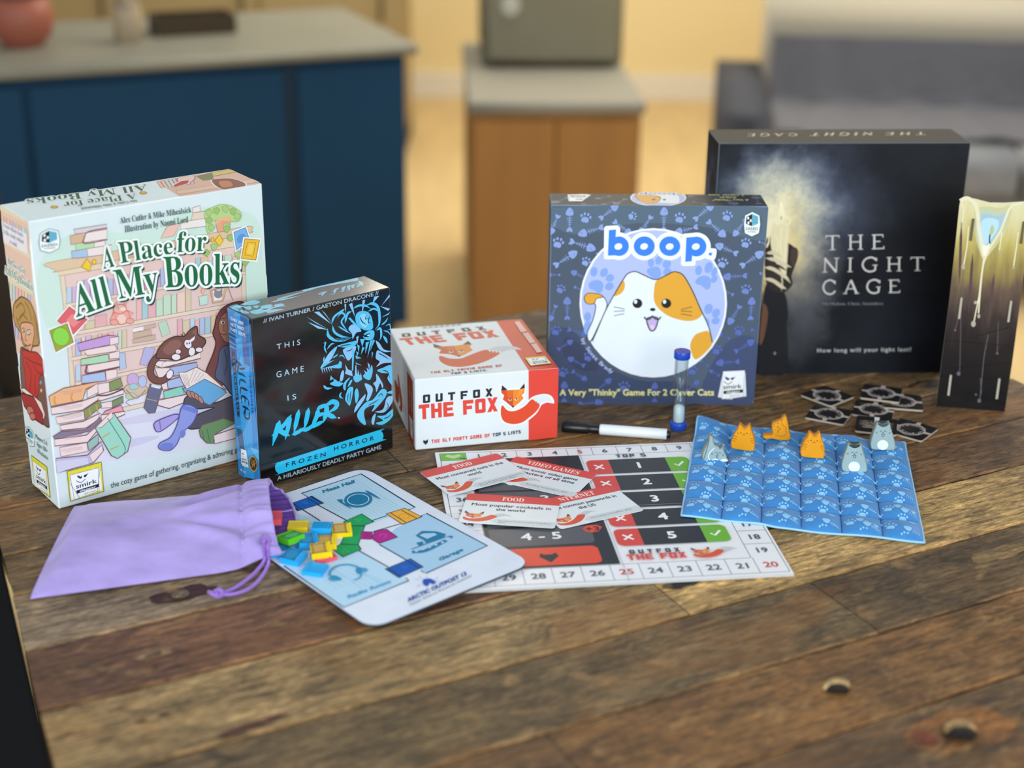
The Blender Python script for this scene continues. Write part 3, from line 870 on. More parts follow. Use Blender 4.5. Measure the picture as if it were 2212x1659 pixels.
'monster_front': '''
@author_lettering
t A6C2D4 b - 0 128 1769 1489 1785 1486 1826 129 1808 |// IVAN TURNER / GAETON DRACONE //
l 8FA6B4 5 -6 1843 1616 1837
@title_word
t B4DCF2 r - 0 263 1461 532 1451 535 1507 263 1515 |T H I S
@title_word
t B4DCF2 r - 0 244 1162 560 1156 563 1217 244 1227 |G A M E
@title_word
t B4DCF2 r - 0 359 884 460 880 461 936 357 942 |I S
@title_lettering
b 2CC4F0 49 258 697 216 595 158 440
b 2CC4F0 39 396 724 305 634 154 551
b 2CC4F0 42 224 609 300 541 365 495
b 2CC4F0 42 384 724 353 606 310 467
b 2CC4F0 44 485 758 453 643 412 508
b 2CC4F0 36 390 501 467 512 557 549
b 2CC4F0 44 599 747 574 643 535 513
b 2CC4F0 36 514 508 603 521 677 565
b 2CC4F0 43 717 717 684 614 617 520
b 2CC4F0 36 693 707 766 721 866 714
b 2CC4F0 33 662 620 728 635 814 635
b 2CC4F0 37 603 524 689 536 794 557
b 2CC4F0 47 818 731 805 631 762 533
b 2CC4F0 43 792 727 887 741 941 700 901 654 797 633
b 2CC4F0 40 806 639 864 587 929 547
e C8E8F6 958 540 12 -3 0 -8
@subtitle_banner
s 2AC2F0 243 241 1423 270 1478 251 1506 202 1494 152 1447 131 261 107 215 114 180 160 178 212 201 240
t 14303E b - 0 303 160 778 152 780 198 305 206 |F R O Z E N
t 14303E b - 0 884 184 1385 173 1386 221 886 231 |H O R R O R
@tagline_lettering
t A4B6C2 b - 0 194 40 1476 46 1474 93 196 84 |A HILARIOUSLY DEADLY PARTY GAME
@monster_illustration
p 8CC8F4 707 1760 763 1755 905 1588
p 8CC8F4 610 1734 727 1636 852 1553
p 8CC8F4 632 1670 745 1576 867 1535
p 8CC8F4 794 1764 833 1724 910 1601
p 8CC8F4 1067 1767 1088 1768 1079 1662
p 8CC8F4 1122 1756 1161 1766 1190 1606
p 8CC8F4 1287 1768 1319 1764 1275 1602
p 8CC8F4 1431 1776 1495 1773 1408 1706
p 8CC8F4 1619 1762 1624 1737 1519 1659
p 8CC8F4 1356 1764 1376 1736 1397 1708
p 8CC8F4 1498 1659 1621 1605 1599 1585
p 8CC8F4 1516 1532 1625 1566 1598 1543
b 58C4F2 20 905 1588 944 1663 1039 1704 1070 1720
b 58C4F2 26 857 1552 864 1475 935 1413 1059 1385 1143 1394
b 58C4F2 20 915 1576 938 1496 1019 1432 1112 1401
b 58C4F2 22 1065 1562 1100 1658 1153 1675
b 58C4F2 18 1164 1700 1238 1718 1322 1700 1385 1654
b 58C4F2 26 1322 1705 1408 1706 1471 1655 1490 1556 1482 1463 1432 1416
b 58C4F2 16 1352 1633 1427 1645 1491 1594
b 58C4F2 16 974 1638 1027 1683 1068 1646 1024 1590 1063 1516 1103 1460
b 58C4F2 20 1443 1404 1497 1412 1506 1333 1483 1280
b 58C4F2 14 1509 1447 1563 1474 1597 1514
b 58C4F2 10 1562 1426 1612 1434 1621 1384 1583 1373
b 58C4F2 10 1534 1384 1593 1352 1625 1306
b 58C4F2 12 981 1552 1062 1488 1134 1434
s 58C4F2 1215 1643 1278 1653 1352 1623 1393 1558 1407 1479 1400 1433 1346 1425 1283 1449 1211 1521 1192 1591
s 8EDAFA 1251 1607 1309 1614 1340 1569 1349 1501 1305 1463 1253 1522
b 0E2A3C 9 1250 1598 1275 1536 1337 1484
b 0E2A3C 8 1330 1600 1318 1555 1361 1565
b 0E2A3C 9 1372 1581 1349 1520 1381 1494
p 58C4F2 1108 1609 1130 1614 1257 1464 1230 1451
s 8CC8F4 1105 1497 1158 1533 1231 1479 1261 1435 1197 1430 1153 1373 1145 1432
s 58C4F2 1281 1383 1336 1418 1411 1411 1420 1352 1386 1312 1312 1328
p 0C1C28 1255 1407 1302 1383 1367 1392 1355 1352 1302 1359
p E0F4FC 1324 1373 1361 1379 1355 1357
s 58C4F2 963 1340 1058 1347 1142 1347 1205 1343 1194 1307 1140 1281 1056 1300
s 8CC8F4 1034 1286 1140 1291 1193 1279 1158 1201 1093 1149 1053 1215
p 58C4F2 1144 1261 1170 1246 1148 1030 1131 1024
p 8CC8F4 1196 1383 1228 1394 1209 1303
p 58C4F2 1243 1353 1301 1340 1267 1262
p 58C4F2 1204 1305 1235 1279 1222 1205
p 58C4F2 1267 1262 1298 1245 1248 1180
p 58C4F2 1311 1300 1354 1300 1302 1177
p 58C4F2 1365 1307 1397 1309 1327 1123
p 58C4F2 1403 1317 1424 1294 1362 1192
p 58C4F2 1383 1183 1399 1164 1381 1101
p 58C4F2 1179 1186 1253 1140 1189 1146
p 58C4F2 1177 1110 1255 1058 1187 1088
p 58C4F2 1191 1231 1222 1205 1200 1172
s 58C4F2 1151 962 1215 966 1256 907 1191 884 1155 913
s 58C4F2 1268 943 1345 983 1379 1034 1388 954 1353 874 1299 897
p 8CC8F4 1176 1077 1187 1079 1194 961 1167 968
p 8CC8F4 1206 1026 1220 964 1199 960
p 8CC8F4 1232 986 1252 938 1236 932
p 8CC8F4 1326 1075 1357 1039 1345 983
p 8CC8F4 1314 1020 1345 983 1323 969
p 8CC8F4 1281 999 1323 959 1301 945
p 8CC8F4 1050 1121 1090 1044 1067 1001
p 8CC8F4 1064 1069 1131 1024 1140 964 1046 1016
s 8CC8F4 753 1143 791 1200 857 1280 931 1329 963 1331 929 1272 886 1216 821 1165
p 58C4F2 780 1184 927 1197 779 1146
b 58C4F2 14 836 1284 813 1355 826 1409 800 1405
b 58C4F2 14 838 1331 892 1375 933 1375
b 58C4F2 16 908 1258 920 1312 963 1331
b 58C4F2 12 901 1222 949 1239 970 1253
b 58C4F2 10 980 1223 1022 1223 1052 1182
b 58C4F2 14 804 1263 797 1218 812 1186
b 58C4F2 20 781 950 821 907 889 895
b 58C4F2 16 997 825 975 782 1016 743
p 58C4F2 810 1139 966 1140 988 1173 1014 1148 1007 1092 975 1090
p 8CC8F4 763 1141 779 1142 781 1075
p 8CC8F4 788 1138 804 1140 809 1075
p 8CC8F4 813 1136 828 1137 837 1076
p 8CC8F4 838 1134 853 1135 866 1077
p 8CC8F4 863 1132 878 1133 894 1078
p 58C4F2 874 1038 861 984 903 993
p 58C4F2 889 1017 885 1009 921 977
p 58C4F2 905 996 906 957 940 961
p 58C4F2 921 975 930 982 958 945
p 58C4F2 937 954 951 931 977 929
p 58C4F2 954 932 975 956 995 913
s 58C4F2 860 951 928 963 990 933 1022 916 978 893 906 915
s 8CC8F4 981 955 999 1037 1027 1059 1033 1009 1012 947
s 58C4F2 1020 858 1027 915 1087 958 1102 949 1058 907 1045 833
s 58C4F2 1073 865 1107 924 1133 922 1105 876
s 58C4F2 1037 738 1072 836 1115 854 1141 819 1098 654 1061 683
s 58C4F2 1156 786 1189 817 1208 743 1184 661 1163 667
s 8CC8F4 1143 554 1173 635 1283 725 1277 677 1204 597
s 8CC8F4 1282 848 1362 804 1382 740 1325 646 1298 662 1316 736
s 8CC8F4 1390 826 1428 846 1430 924 1472 865 1514 776 1502 744 1476 805 1430 718 1416 780
s 58C4F2 1179 505 1203 568 1292 634 1379 642 1469 718 1513 732 1557 696 1533 623 1398 518 1365 517 1399 577 1290 565 1266 502 1284 378 1220 425
s 8CC8F4 1403 497 1508 500 1555 617 1633 618 1631 558 1574 493 1507 460
s 58C4F2 1429 440 1528 425 1641 476 1651 423 1593 357 1492 323 1410 365 1505 370
s 8CC8F4 1356 389 1374 454 1413 474 1401 418 1382 352
s 8CC8F4 1434 1291 1482 1252 1535 1172 1632 1130 1545 1141 1470 1196
s 8CC8F4 1430 1128 1453 1181 1523 1136 1641 1040 1630 1004 1520 1020 1432 1001 1477 1049 1435 1088
s 58C4F2 1442 960 1519 971 1618 977 1649 872 1635 746 1571 831 1583 887 1496 918
s 58C4F2 1556 677 1645 684 1639 646
s 58C4F2 1527 1328 1570 1290 1580 1230 1543 1277
b 0C2432 8 1445 655 1490 683 1511 628
b 0C2432 8 1312 589 1400 607 1467 630
b 0C2432 7 1081 795 1068 730 1078 688
b 0C2432 7 1114 816 1101 751 1093 674
b 0C2432 8 1458 1151 1522 1107 1608 1038
b 0C2432 8 1507 945 1572 910 1604 823
b 0C2432 7 1554 568 1575 513 1529 484
b 0C2432 7 1065 1260 1118 1258 1150 1279
b 0C2432 7 983 1326 1057 1328 1141 1319
b 0C2432 9 1505 390 1572 393 1617 432
b 123044 6 925 1434 950 1419
b 123044 6 937 1424 964 1415
b 123044 6 949 1415 977 1411
b 123044 6 961 1406 991 1407
b 123044 6 973 1396 1004 1403
b 123044 6 987 1415 1017 1399
b 123044 6 999 1406 1031 1395
b 123044 6 1011 1396 1044 1391
b 123044 6 1023 1387 1058 1387
b 123044 6 1037 1406 1071 1383
b 123044 6 1049 1397 1085 1379
b 123044 6 1061 1387 1099 1375
b 123044 6 1073 1378 1112 1371
b 123044 6 1087 1397 1126 1367
b 123044 6 1099 1387 1139 1363
b 123044 6 1111 1378 1153 1359
''',
'monster_left': '''
@spine_illustration
p 1F86CC -32 1822 426 1831 485 111 29 -37
p 2FA0E4 144 1821 266 1824 286 1290 375 1294 361 64 150 9 136 1147
p 165C9C -17 1699 131 1706 144 1222 18 1206
p 1A68AA 254 1817 397 1818 398 1302 275 1287
l 4CB6EE 10 -21 1567 137 1566
l 4CB6EE 10 -15 1521 141 1520
l 4CB6EE 11 -10 1463 144 1461
l 4CB6EE 11 -16 1413 144 1419
l 4CB6EE 11 46 539 214 610 275 334
l 4CB6EE 11 88 504 181 512 205 308
l 4CB6EE 11 227 738 337 715 284 635 197 666
l 4CB6EE 10 -36 1634 -24 1338
l 4CB6EE 10 446 1774 479 1017 473 282
l 4CB6EE 10 398 1302 287 1303 161 1371
p 16507E 40 524 161 542 205 208 103 220
e A83C8C 320 1443 27 8 -2 -17
e 4CB6EE 225 1343 23 7 -5 -49
p 58BCEE 294 403 488 436 487 312 411 333
@spine_title
t E6F2F8 b - 0 52 1704 310 1722 314 1756 56 1739 |THEY ARE
t E6F2F8 b - 0 52 1646 308 1665 312 1699 56 1680 |NOT WHO
t E6F2F8 b - 0 32 1586 342 1610 346 1643 35 1621 |THEY SEEM.
s 10222E 39 1333 69 1357 94 1338 124 727 104 686 75 698
t 4C9CCC b - 0 54 1308 84 714 113 730 83 1323 |F R O Z E N  H O R R O R
b 0C2434 23 101 1280 173 1279 235 1268
b 0C2434 17 198 1299 141 1197 159 1154
b 0C2434 18 166 1217 259 1246 295 1269
b 0C2434 21 137 1159 229 1176 307 1171
b 0C2434 21 165 1102 245 1115 311 1107
b 0C2434 16 177 1105 157 1032
b 0C2434 21 167 1017 258 1029 337 1030
b 0C2434 16 179 1021 163 937
b 0C2434 21 180 930 260 939 337 928
b 0C2434 16 185 932 182 846
b 0C2434 16 260 939 253 875
b 0C2434 16 332 926 331 865
b 0C2434 23 191 818 271 826 338 825
b 0C2434 18 338 825 316 726 236 717 271 826
b 0C2434 18 262 811 204 730
t 12344C b - 0 367 1214 388 817 416 827 394 1223 |T H I S  G A M E  I S
@publisher_logo
p E4EAF0 102 146 181 131 212 302 109 312
K 8A98A8 2 102 146 181 131 212 302 109 312
p E4EAF0 150 131 255 156 231 325 127 310
K 8A98A8 2 150 131 255 156 231 325 127 310
p F4F7FA 125 132 234 152 226 338 108 318
K 8A98A8 2 125 132 234 152 226 338 108 318
b 1C262E 10 123 285 142 268 147 281
b 1C262E 10 167 283 162 270 180 289
k 1C262E 4 121 253 146 236 167 255
t 1C262E b - 0 125 201 223 214 220 242 121 229 |smirk
p 161E24 130 167 232 182 233 205 127 189
t F0F4F4 b - 0 144 174 219 184 218 198 143 188 |dagger
t 39424A r - 0 166 154 221 160 220 168 165 161 |games
@gold_seal
e 3C2C18 358 237 75 33 13 -77
E C8983C 13 358 237 75 33 13 -77
k C8983C 11 317 249 354 212 404 269
k C8983C 11 329 190 383 286
k 9C7430 9 327 284 392 195
k 9C7430 9 408 308 313 172
@player_lettering
t D6EAF6 b - 0 74 54 190 60 193 92 77 86 |4-10
''',
'monster_top': '''
@lid_illustration
s 6FC4E8 -5 446 94 480 107 389 42 331 -12 319
s 6FC4E8 8 356 77 252 63 158 24 213
s 6FC4E8 117 436 262 491 331 412 253 362 174 393
s 6FC4E8 100 209 211 205 246 126 147 95 98 121
s 6FC4E8 254 280 366 277 356 204 267 190
s 6FC4E8 234 135 324 121 407 70 302 58 225 63
s 6FC4E8 389 233 473 235 469 173 379 160
s 6FC4E8 197 322 260 318 206 252
s 6FC4E8 125 350 181 345 148 263 105 273
b 9FDCF2 20 -4 419 107 389 132 264
b 9FDCF2 19 145 175 266 217 341 151
b 9FDCF2 20 399 333 559 324 762 328
b 9FDCF2 20 140 419 228 461 364 469
b 9FDCF2 19 179 123 390 178 469 119
@lid_title
b 6FC4E8 27 1466 254 1481 339 1482 379
b 6FC4E8 22 1502 295 1432 265 1344 195
b 6FC4E8 22 1430 199 1450 293 1381 289
b 6FC4E8 27 1393 307 1335 256 1307 195
b 6FC4E8 25 1342 318 1284 253 1242 163
b 6FC4E8 17 1242 176 1220 193
b 6FC4E8 25 1280 310 1216 250 1172 175
b 6FC4E8 17 1175 173 1136 189
b 6FC4E8 22 1200 302 1120 253 1052 158
b 6FC4E8 16 1183 287 1133 298
b 6FC4E8 16 1131 245 1076 247
b 6FC4E8 16 1052 158 1008 191
b 6FC4E8 22 1043 284 981 251 909 173
b 6FC4E8 17 1043 284 959 267 926 239 964 211
s 7CC8E8 1531 454 1497 466 1120 470 873 464 862 419 1090 424 1459 382 1508 416
s 6FB8DC 1006 419 740 377 518 334 523 382 763 413
''',
'foxbox_front': '''
@red_band
p E2483A 1242 831 1578 829 1595 15 1255 7
@fox_illustration
s F6F8FA 950 472 1014 400 1098 385 1193 425 1271 507 1340 534 1435 540 1509 502 1534 422 1459 438 1406 422 1385 402 1344 327 1270 261 1180 210 1069 204 968 247 925 348
s E04E2C 953 452 1014 385 1098 372 1204 418 1277 490 1325 474 1374 414 1333 339 1259 279 1175 225 1069 218 973 260 938 353
p DCE6F0 1277 492 1319 519 1372 531 1441 531 1489 502 1521 425 1464 451 1416 446 1374 412 1361 443 1347 439 1336 464 1320 461 1309 482
p F6F8FA 921 709 1001 636 1085 639 1158 633 1215 705 1222 616 1212 556 1191 542 1213 501 1161 450 1074 391 992 465 941 508 959 562 930 592
p D65426 940 641 1001 622 1072 621 1075 410 1002 478 958 518 974 563 944 594
p EE8A2E 1072 621 1143 618 1203 631 1197 569 1170 552 1192 510 1150 467 1075 410
p E06A28 1001 622 1072 621 1065 542 1023 512
p F6A040 1143 618 1199 627 1159 567 1118 515
p 242A30 948 686 1011 626 943 621
p 242A30 1198 687 1203 631 1143 618
p C84C22 1012 502 1073 463 1074 410 1002 478
e F4ECE0 1039 511 18 -2 0 -17
e 3C2418 1041 509 9 -1 0 -10
p C84C22 1017 531 1060 524 1058 515 1020 515
e F4ECE0 1109 509 18 -2 0 -17
e 3C2418 1112 508 9 -1 0 -10
p E07A28 1088 530 1130 523 1128 513 1090 513
p 2A2426 1053 432 1091 430 1074 408
@title_lettering
p 22282E 85 560 93 552 113 552 113 647 94 647 86 638
p 22282E 163 561 155 553 136 553 137 647 156 648 164 640
p 22282E 105 622 144 623 144 648 106 647
p 22282E 105 552 144 553 144 577 105 576
p 22282E 222 562 230 554 249 555 249 650 222 649
p 22282E 300 564 292 556 272 555 273 650 300 650
p 22282E 241 555 280 555 280 580 241 579
p 22282E 358 627 436 629 436 653 358 651
p 22282E 384 557 411 558 411 631 383 630
p 22282E 495 560 522 560 521 654 494 654
p 22282E 514 630 572 631 572 655 513 654
p 22282E 514 594 562 595 562 617 514 617
p 22282E 631 570 639 562 659 563 657 657 638 657 630 648
p 22282E 709 572 702 564 682 563 680 657 700 658 708 650
p 22282E 650 633 688 633 688 658 649 657
p 22282E 651 563 690 563 689 588 650 587
p 22282E 768 565 797 566 843 660 815 660
p 22282E 817 566 846 566 794 659 766 659
p E2483A 39 492 154 494 153 538 38 536
p E2483A 79 366 120 367 116 499 76 498
p E2483A 175 369 215 369 211 539 171 539
p E2483A 250 370 290 371 286 541 246 540
p E2483A 202 435 262 436 261 477 201 476
p E2483A 308 372 349 373 345 542 304 541
p E2483A 334 503 416 504 415 543 333 541
p E2483A 335 440 408 442 407 478 335 476
p E2483A 337 372 419 374 418 413 336 411
p E2483A 523 377 563 378 559 546 519 545
p E2483A 549 502 635 504 634 547 548 545
p E2483A 550 438 621 439 620 480 549 478
p E2483A 656 394 668 380 696 381 693 548 664 547 653 533
p E2483A 771 397 759 383 731 382 727 549 756 549 768 535
p E2483A 682 505 740 506 739 549 681 548
p E2483A 685 381 742 382 741 425 684 424
p E2483A 789 383 831 384 901 552 858 551
p E2483A 862 385 904 386 828 550 786 550
@tagline_lettering
p E2483A 174 108 199 109 199 120 174 120
p E2483A 182 76 191 76 191 110 182 110
p E2483A 207 77 216 77 216 120 207 120
p E2483A 223 77 232 77 232 121 224 120
p E2483A 213 94 226 94 226 104 213 104
p E2483A 240 78 249 78 249 121 240 121
p E2483A 246 111 264 111 264 121 246 121
p E2483A 246 95 262 95 262 105 246 104
p E2483A 246 78 264 78 264 88 246 88
p E2483A 296 112 318 112 318 122 296 122
p E2483A 296 96 317 96 317 106 296 105
p E2483A 295 79 317 79 317 89 295 89
p E2483A 294 97 303 97 303 119 294 119
p E2483A 311 82 319 82 320 104 311 104
p E2483A 327 79 336 80 336 122 327 122
p E2483A 333 80 351 80 351 90 333 90
p E2483A 360 123 369 123 377 100 369 96
p E2483A 386 123 376 123 369 100 377 96
p E2483A 368 80 377 81 377 101 368 101
p E2483A 414 81 423 82 423 124 415 124
p E2483A 421 114 437 114 437 124 421 124
p E2483A 421 95 437 95 437 105 421 105
p E2483A 431 95 437 95 440 99 440 121 437 124 431 124
p E2483A 447 82 456 82 456 125 450 125 448 121
p E2483A 473 83 464 83 464 125 470 125 473 121
p E2483A 454 114 466 114 467 125 454 125
p E2483A 454 94 467 95 467 104 454 104
p E2483A 480 83 489 83 489 125 480 125
p E2483A 487 115 503 115 503 125 487 125
p E2483A 487 97 502 98 502 107 487 107
p E2483A 497 100 503 100 506 103 506 122 503 125 497 125
p E2483A 491 101 500 101 506 83 497 83
p E2483A 513 115 539 115 539 126 513 126
p E2483A 522 84 530 84 530 116 522 116
p E2483A 546 126 556 126 563 104 555 100
p E2483A 572 127 562 126 555 104 563 100
p E2483A 554 85 563 85 563 105 554 105
p E2483A 601 89 603 86 610 86 610 127 603 127 601 124
p E2483A 607 118 625 118 625 128 607 127
p E2483A 607 86 624 86 624 96 607 95
p E2483A 617 88 626 88 626 109 617 109
p E2483A 614 101 625 102 625 109 614 109
p E2483A 634 86 643 87 642 128 636 128 634 124
p E2483A 659 87 650 87 650 128 656 128 659 125
p E2483A 640 117 653 117 653 128 640 128
p E2483A 640 98 653 99 653 108 640 108
p E2483A 667 87 678 87 678 129 666 128
p E2483A 687 88 698 88 698 129 687 129
p E2483A 673 128 679 129 684 107 680 103
p E2483A 692 129 685 129 680 107 684 103
p E2483A 706 88 715 88 715 129 706 129
p E2483A 712 120 730 120 730 129 712 129
p E2483A 712 104 728 105 728 114 712 113
p E2483A 712 88 730 88 730 98 712 97
p E2483A 760 93 763 89 769 89 769 130 763 130 760 126
p E2483A 786 93 783 90 777 90 777 130 783 130 785 127
p E2483A 767 120 779 120 779 130 766 130
p E2483A 767 89 779 90 779 100 767 100
p E2483A 793 90 802 90 802 131 793 131
p E2483A 799 120 818 121 818 131 799 131
p E2483A 800 105 815 105 815 115 799 114
@tagline_ending
p 1E2A3A 849 121 874 122 874 132 849 131
p 1E2A3A 857 91 866 91 866 123 857 122
p 1E2A3A 882 95 884 92 891 92 890 133 884 132 882 129
p 1E2A3A 907 96 905 93 898 93 898 133 904 133 907 130
p 1E2A3A 888 122 900 123 900 133 888 133
p 1E2A3A 888 92 901 93 901 103 888 103
p 1E2A3A 915 93 923 93 923 134 914 133
p 1E2A3A 920 124 937 124 937 134 920 133
p 1E2A3A 921 106 937 106 937 116 921 115
p 1E2A3A 931 106 937 106 939 110 939 131 937 134 930 134
p 1E2A3A 968 126 992 126 992 135 968 135
p 1E2A3A 970 111 991 112 991 120 970 119
p 1E2A3A 970 95 992 96 991 105 970 104
p 1E2A3A 968 112 977 112 977 133 968 133
p 1E2A3A 985 98 994 98 993 118 984 118
p 1E2A3A 1023 97 1031 97 1030 137 1022 136
p 1E2A3A 1029 97 1046 98 1046 107 1029 107
p 1E2A3A 1056 98 1065 98 1064 137 1055 137
p 1E2A3A 1074 129 1096 129 1096 138 1074 138
p 1E2A3A 1075 114 1096 115 1095 123 1075 123
p 1E2A3A 1075 99 1096 99 1096 108 1074 108
p 1E2A3A 1073 115 1082 116 1081 136 1072 135
p 1E2A3A 1090 101 1098 102 1098 122 1089 121
p 1E2A3A 1105 129 1130 129 1130 139 1105 139
p 1E2A3A 1114 100 1123 100 1122 130 1113 130
p 1E2A3A 1139 131 1161 131 1161 140 1139 140
p 1E2A3A 1140 116 1161 117 1161 125 1140 125
p 1E2A3A 1140 101 1162 102 1161 110 1139 110
p 1E2A3A 1138 117 1147 118 1146 138 1137 137
p 1E2A3A 1155 104 1164 104 1163 124 1154 123
p 22282E 85 129 101 114 118 118 133 131 135 98 110 67 84 94
''',
'foxbox_left': '''
@side_illustration
p A83218 1146 752 1484 763 1517 -20 1176 -31
s B03C1C 523 420 581 487 673 412 799 285 818 188 743 94 584 92 670 157 599 248
p 8E3418 311 321 427 344 585 317 591 170 517 102 354 96
p 242426 303 322 394 339 370 262
p 30363C 831 423 831 412 834 404 847 494 846 505 844 502
p 30363C 842 390 840 386 837 394 848 481 849 470 849 458
p 30363C 843 475 846 454 848 476 846 499
p 30363C 832 407 838 391 841 413 836 431
p 30363C 846 377 847 367 850 359 852 432 851 447
p 30363C 858 344 857 341 854 349 853 418 855 403
p 30363C 849 362 855 346 855 364 850 381
p 30363C 858 370 864 328 860 340 856 385
p 30363C 866 315 871 303 862 343 860 358
p 30363C 879 280 883 269 863 307 862 323
p 30363C 868 301 872 270 866 278 863 311
p 30363C 875 286 881 264 875 271 871 296
p 30363C 893 237 897 232 900 224 869 245 868 256 870 258
p 30363C 904 204 906 206 903 214 870 231 871 220 875 215
p 30363C 876 243 879 223 871 227 869 249
p 30363C 899 227 904 211 896 215 891 233
p 30363C 912 190 916 178 877 153 876 170
p 30363C 920 170 924 158 875 182 873 198
p 30363C 982 490 988 454 988 468 983 506
p 30363C 981 435 985 423 986 467 984 480
p 30363C 991 403 994 391 991 444 989 457
p 30363C 997 381 1000 370 994 419 992 433
p 30363C 992 415 996 397 995 409 992 428
p 30363C 1003 360 1007 348 997 395 995 408
p 30363C 999 388 1003 362 1000 372 997 399
p 30363C 1002 370 1007 348 1004 358 1000 381
p 30363C 1006 352 1013 328 1010 338 1004 362
p 30363C 1024 289 1028 277 1007 314 1006 327
p 30363C 1012 308 1016 281 1010 290 1007 318
p 30363C 1019 294 1024 273 1019 281 1015 303
p 30363C 1035 249 1038 243 1040 235 1013 265 1012 275 1014 276
p 30363C 1044 216 1045 216 1043 225 1015 254 1016 245 1019 238
p 30363C 1020 261 1023 243 1015 250 1013 269
p 30363C 1039 238 1044 221 1037 229 1032 246
p 30363C 1049 203 1053 191 1023 192 1021 206
p 30363C 1055 182 1059 170 1020 216 1018 230
p D8E4EA 1237 282 1451 292 1450 67 1296 73
t 26323A b - 0 1344 123 1433 241 1397 248 1308 137 |smirk
t E8B8A8 b - 0 1297 343 1319 640 1271 635 1249 345 |THE SLY PARTY
t E8B8A8 b - 0 1428 376 1414 600 1371 596 1377 376 |GAME OF LISTS
''',
'foxbox_top': '''
@red_band
p D24026 1264 1599 1568 1634 1580 9 1243 7
@fox_illustration
s C6D0D8 967 717 1090 782 1228 765 1292 715 1321 629 1259 649 1166 644 1079 597 1006 655
s CE4A22 400 635 478 542 598 504 747 605 921 709 987 665 1078 603 959 456 768 316 546 260 416 340 369 495
p F0F2F2 964 706 992 688 958 623
p F0F2F2 996 684 1024 666 990 604
p F0F2F2 1027 662 1055 644 1022 585
p F0F2F2 1059 640 1087 622 1054 566
p C8501E 383 916 469 915 618 905 600 563 514 664 403 706 448 811
p E08A2A 618 905 720 923 820 923 777 825 792 731 688 627 600 563
p D06A20 506 883 618 905 611 769 532 696
p 1E2226 396 1017 473 921 387 890
p 1E2226 801 1027 817 909 722 923
e F0E4D4 544 730 25 -5 -8 -37
e 6A3818 547 729 10 -2 -5 -26
p B8481C 524 776 580 770 569 736 519 741
e F0E4D4 657 721 25 -5 -8 -37
e 6A3818 660 720 10 -2 -6 -26
p B8481C 637 767 693 761 682 727 631 732
p 241E1C 580 597 632 603 599 560
@title_lettering
p 2A2420 100 1306 110 1296 135 1297 142 1413 117 1412 106 1402
p 2A2420 202 1310 191 1299 166 1298 171 1415 196 1416 206 1406
p 2A2420 130 1383 180 1385 181 1415 132 1413
p 2A2420 125 1297 176 1299 177 1329 127 1327
p 2A2420 278 1313 289 1303 314 1304 315 1421 280 1420
p 2A2420 380 1317 370 1307 345 1305 345 1423 379 1424
p 2A2420 304 1304 355 1306 355 1336 304 1334
p 2A2420 454 1398 554 1402 553 1433 454 1428
p 2A2420 490 1311 526 1313 522 1404 487 1402
p 2A2420 636 1317 672 1318 662 1438 627 1436
p 2A2420 654 1407 729 1410 726 1441 652 1437
p 2A2420 658 1361 720 1363 717 1392 656 1390
p 2A2420 814 1334 825 1324 851 1325 835 1446 810 1445 801 1434
p 2A2420 916 1338 907 1328 881 1327 865 1448 889 1449 901 1439
p 2A2420 829 1415 879 1417 874 1448 825 1446
p 2A2420 841 1325 892 1327 887 1358 837 1356
p 2A2420 994 1331 1031 1333 1073 1457 1036 1456
p 2A2420 1059 1334 1096 1335 1010 1454 974 1453
p D4441F 60 1201 207 1208 197 1266 50 1259
p D4441F 138 1035 189 1038 158 1212 107 1210
p D4441F 260 1041 310 1043 273 1269 221 1267
p D4441F 354 1045 405 1047 369 1274 317 1271
p D4441F 281 1129 357 1133 348 1188 272 1184
p D4441F 428 1048 479 1050 444 1277 392 1275
p D4441F 437 1224 543 1229 535 1281 429 1276
p D4441F 450 1140 543 1144 536 1193 443 1189
p D4441F 464 1049 568 1054 561 1106 456 1101
p D4441F 699 1059 750 1062 720 1289 669 1287
p D4441F 713 1230 824 1235 816 1293 706 1289
p D4441F 725 1142 815 1146 808 1202 718 1198
p D4441F 865 1086 882 1067 918 1069 892 1297 855 1295 842 1275
p D4441F 1011 1093 998 1072 962 1071 936 1299 973 1300 990 1282
p D4441F 884 1238 957 1241 951 1299 877 1296
p D4441F 904 1068 976 1071 970 1130 897 1127
p D4441F 1036 1074 1089 1076 1159 1309 1105 1306
p D4441F 1128 1078 1181 1080 1066 1305 1012 1302
@tagline_lettering
p C03A30 200 173 231 175 231 189 200 187
p C03A30 210 132 220 133 221 176 210 175
p C03A30 240 134 251 134 252 190 241 190
p C03A30 260 135 271 135 272 191 261 191
p C03A30 248 156 264 156 264 170 248 169
p C03A30 280 136 291 136 292 192 281 192
p C03A30 289 179 311 180 312 193 289 192
p C03A30 288 158 308 159 308 171 289 170
p C03A30 288 136 310 137 311 150 288 149
p C03A30 351 182 378 184 378 197 351 195
p C03A30 350 162 376 163 376 175 350 174
p C03A30 349 139 375 141 376 153 349 152
p C03A30 348 163 359 164 359 192 348 192
p C03A30 367 143 378 144 379 173 368 172
p C03A30 387 141 398 142 400 198 389 197
p C03A30 395 142 416 143 417 156 396 155
p C03A30 430 199 441 200 449 170 439 165
p C03A30 461 201 449 200 439 169 449 165
p C03A30 438 144 449 144 450 172 439 171
p C03A30 496 188 527 190 528 204 497 203
p C03A30 505 147 515 148 517 191 506 190
p C03A30 535 149 546 149 548 205 537 205
p C03A30 545 192 565 193 565 206 545 205
p C03A30 543 168 563 169 563 182 544 181
p C03A30 556 172 564 173 567 177 568 202 565 206 558 206
p C03A30 549 173 560 174 566 150 555 150
p C03A30 576 151 587 151 590 208 579 207
p C03A30 600 208 612 209 618 153 609 152
p C03A30 632 210 620 209 608 152 617 153
p C03A30 639 154 650 155 653 211 642 210
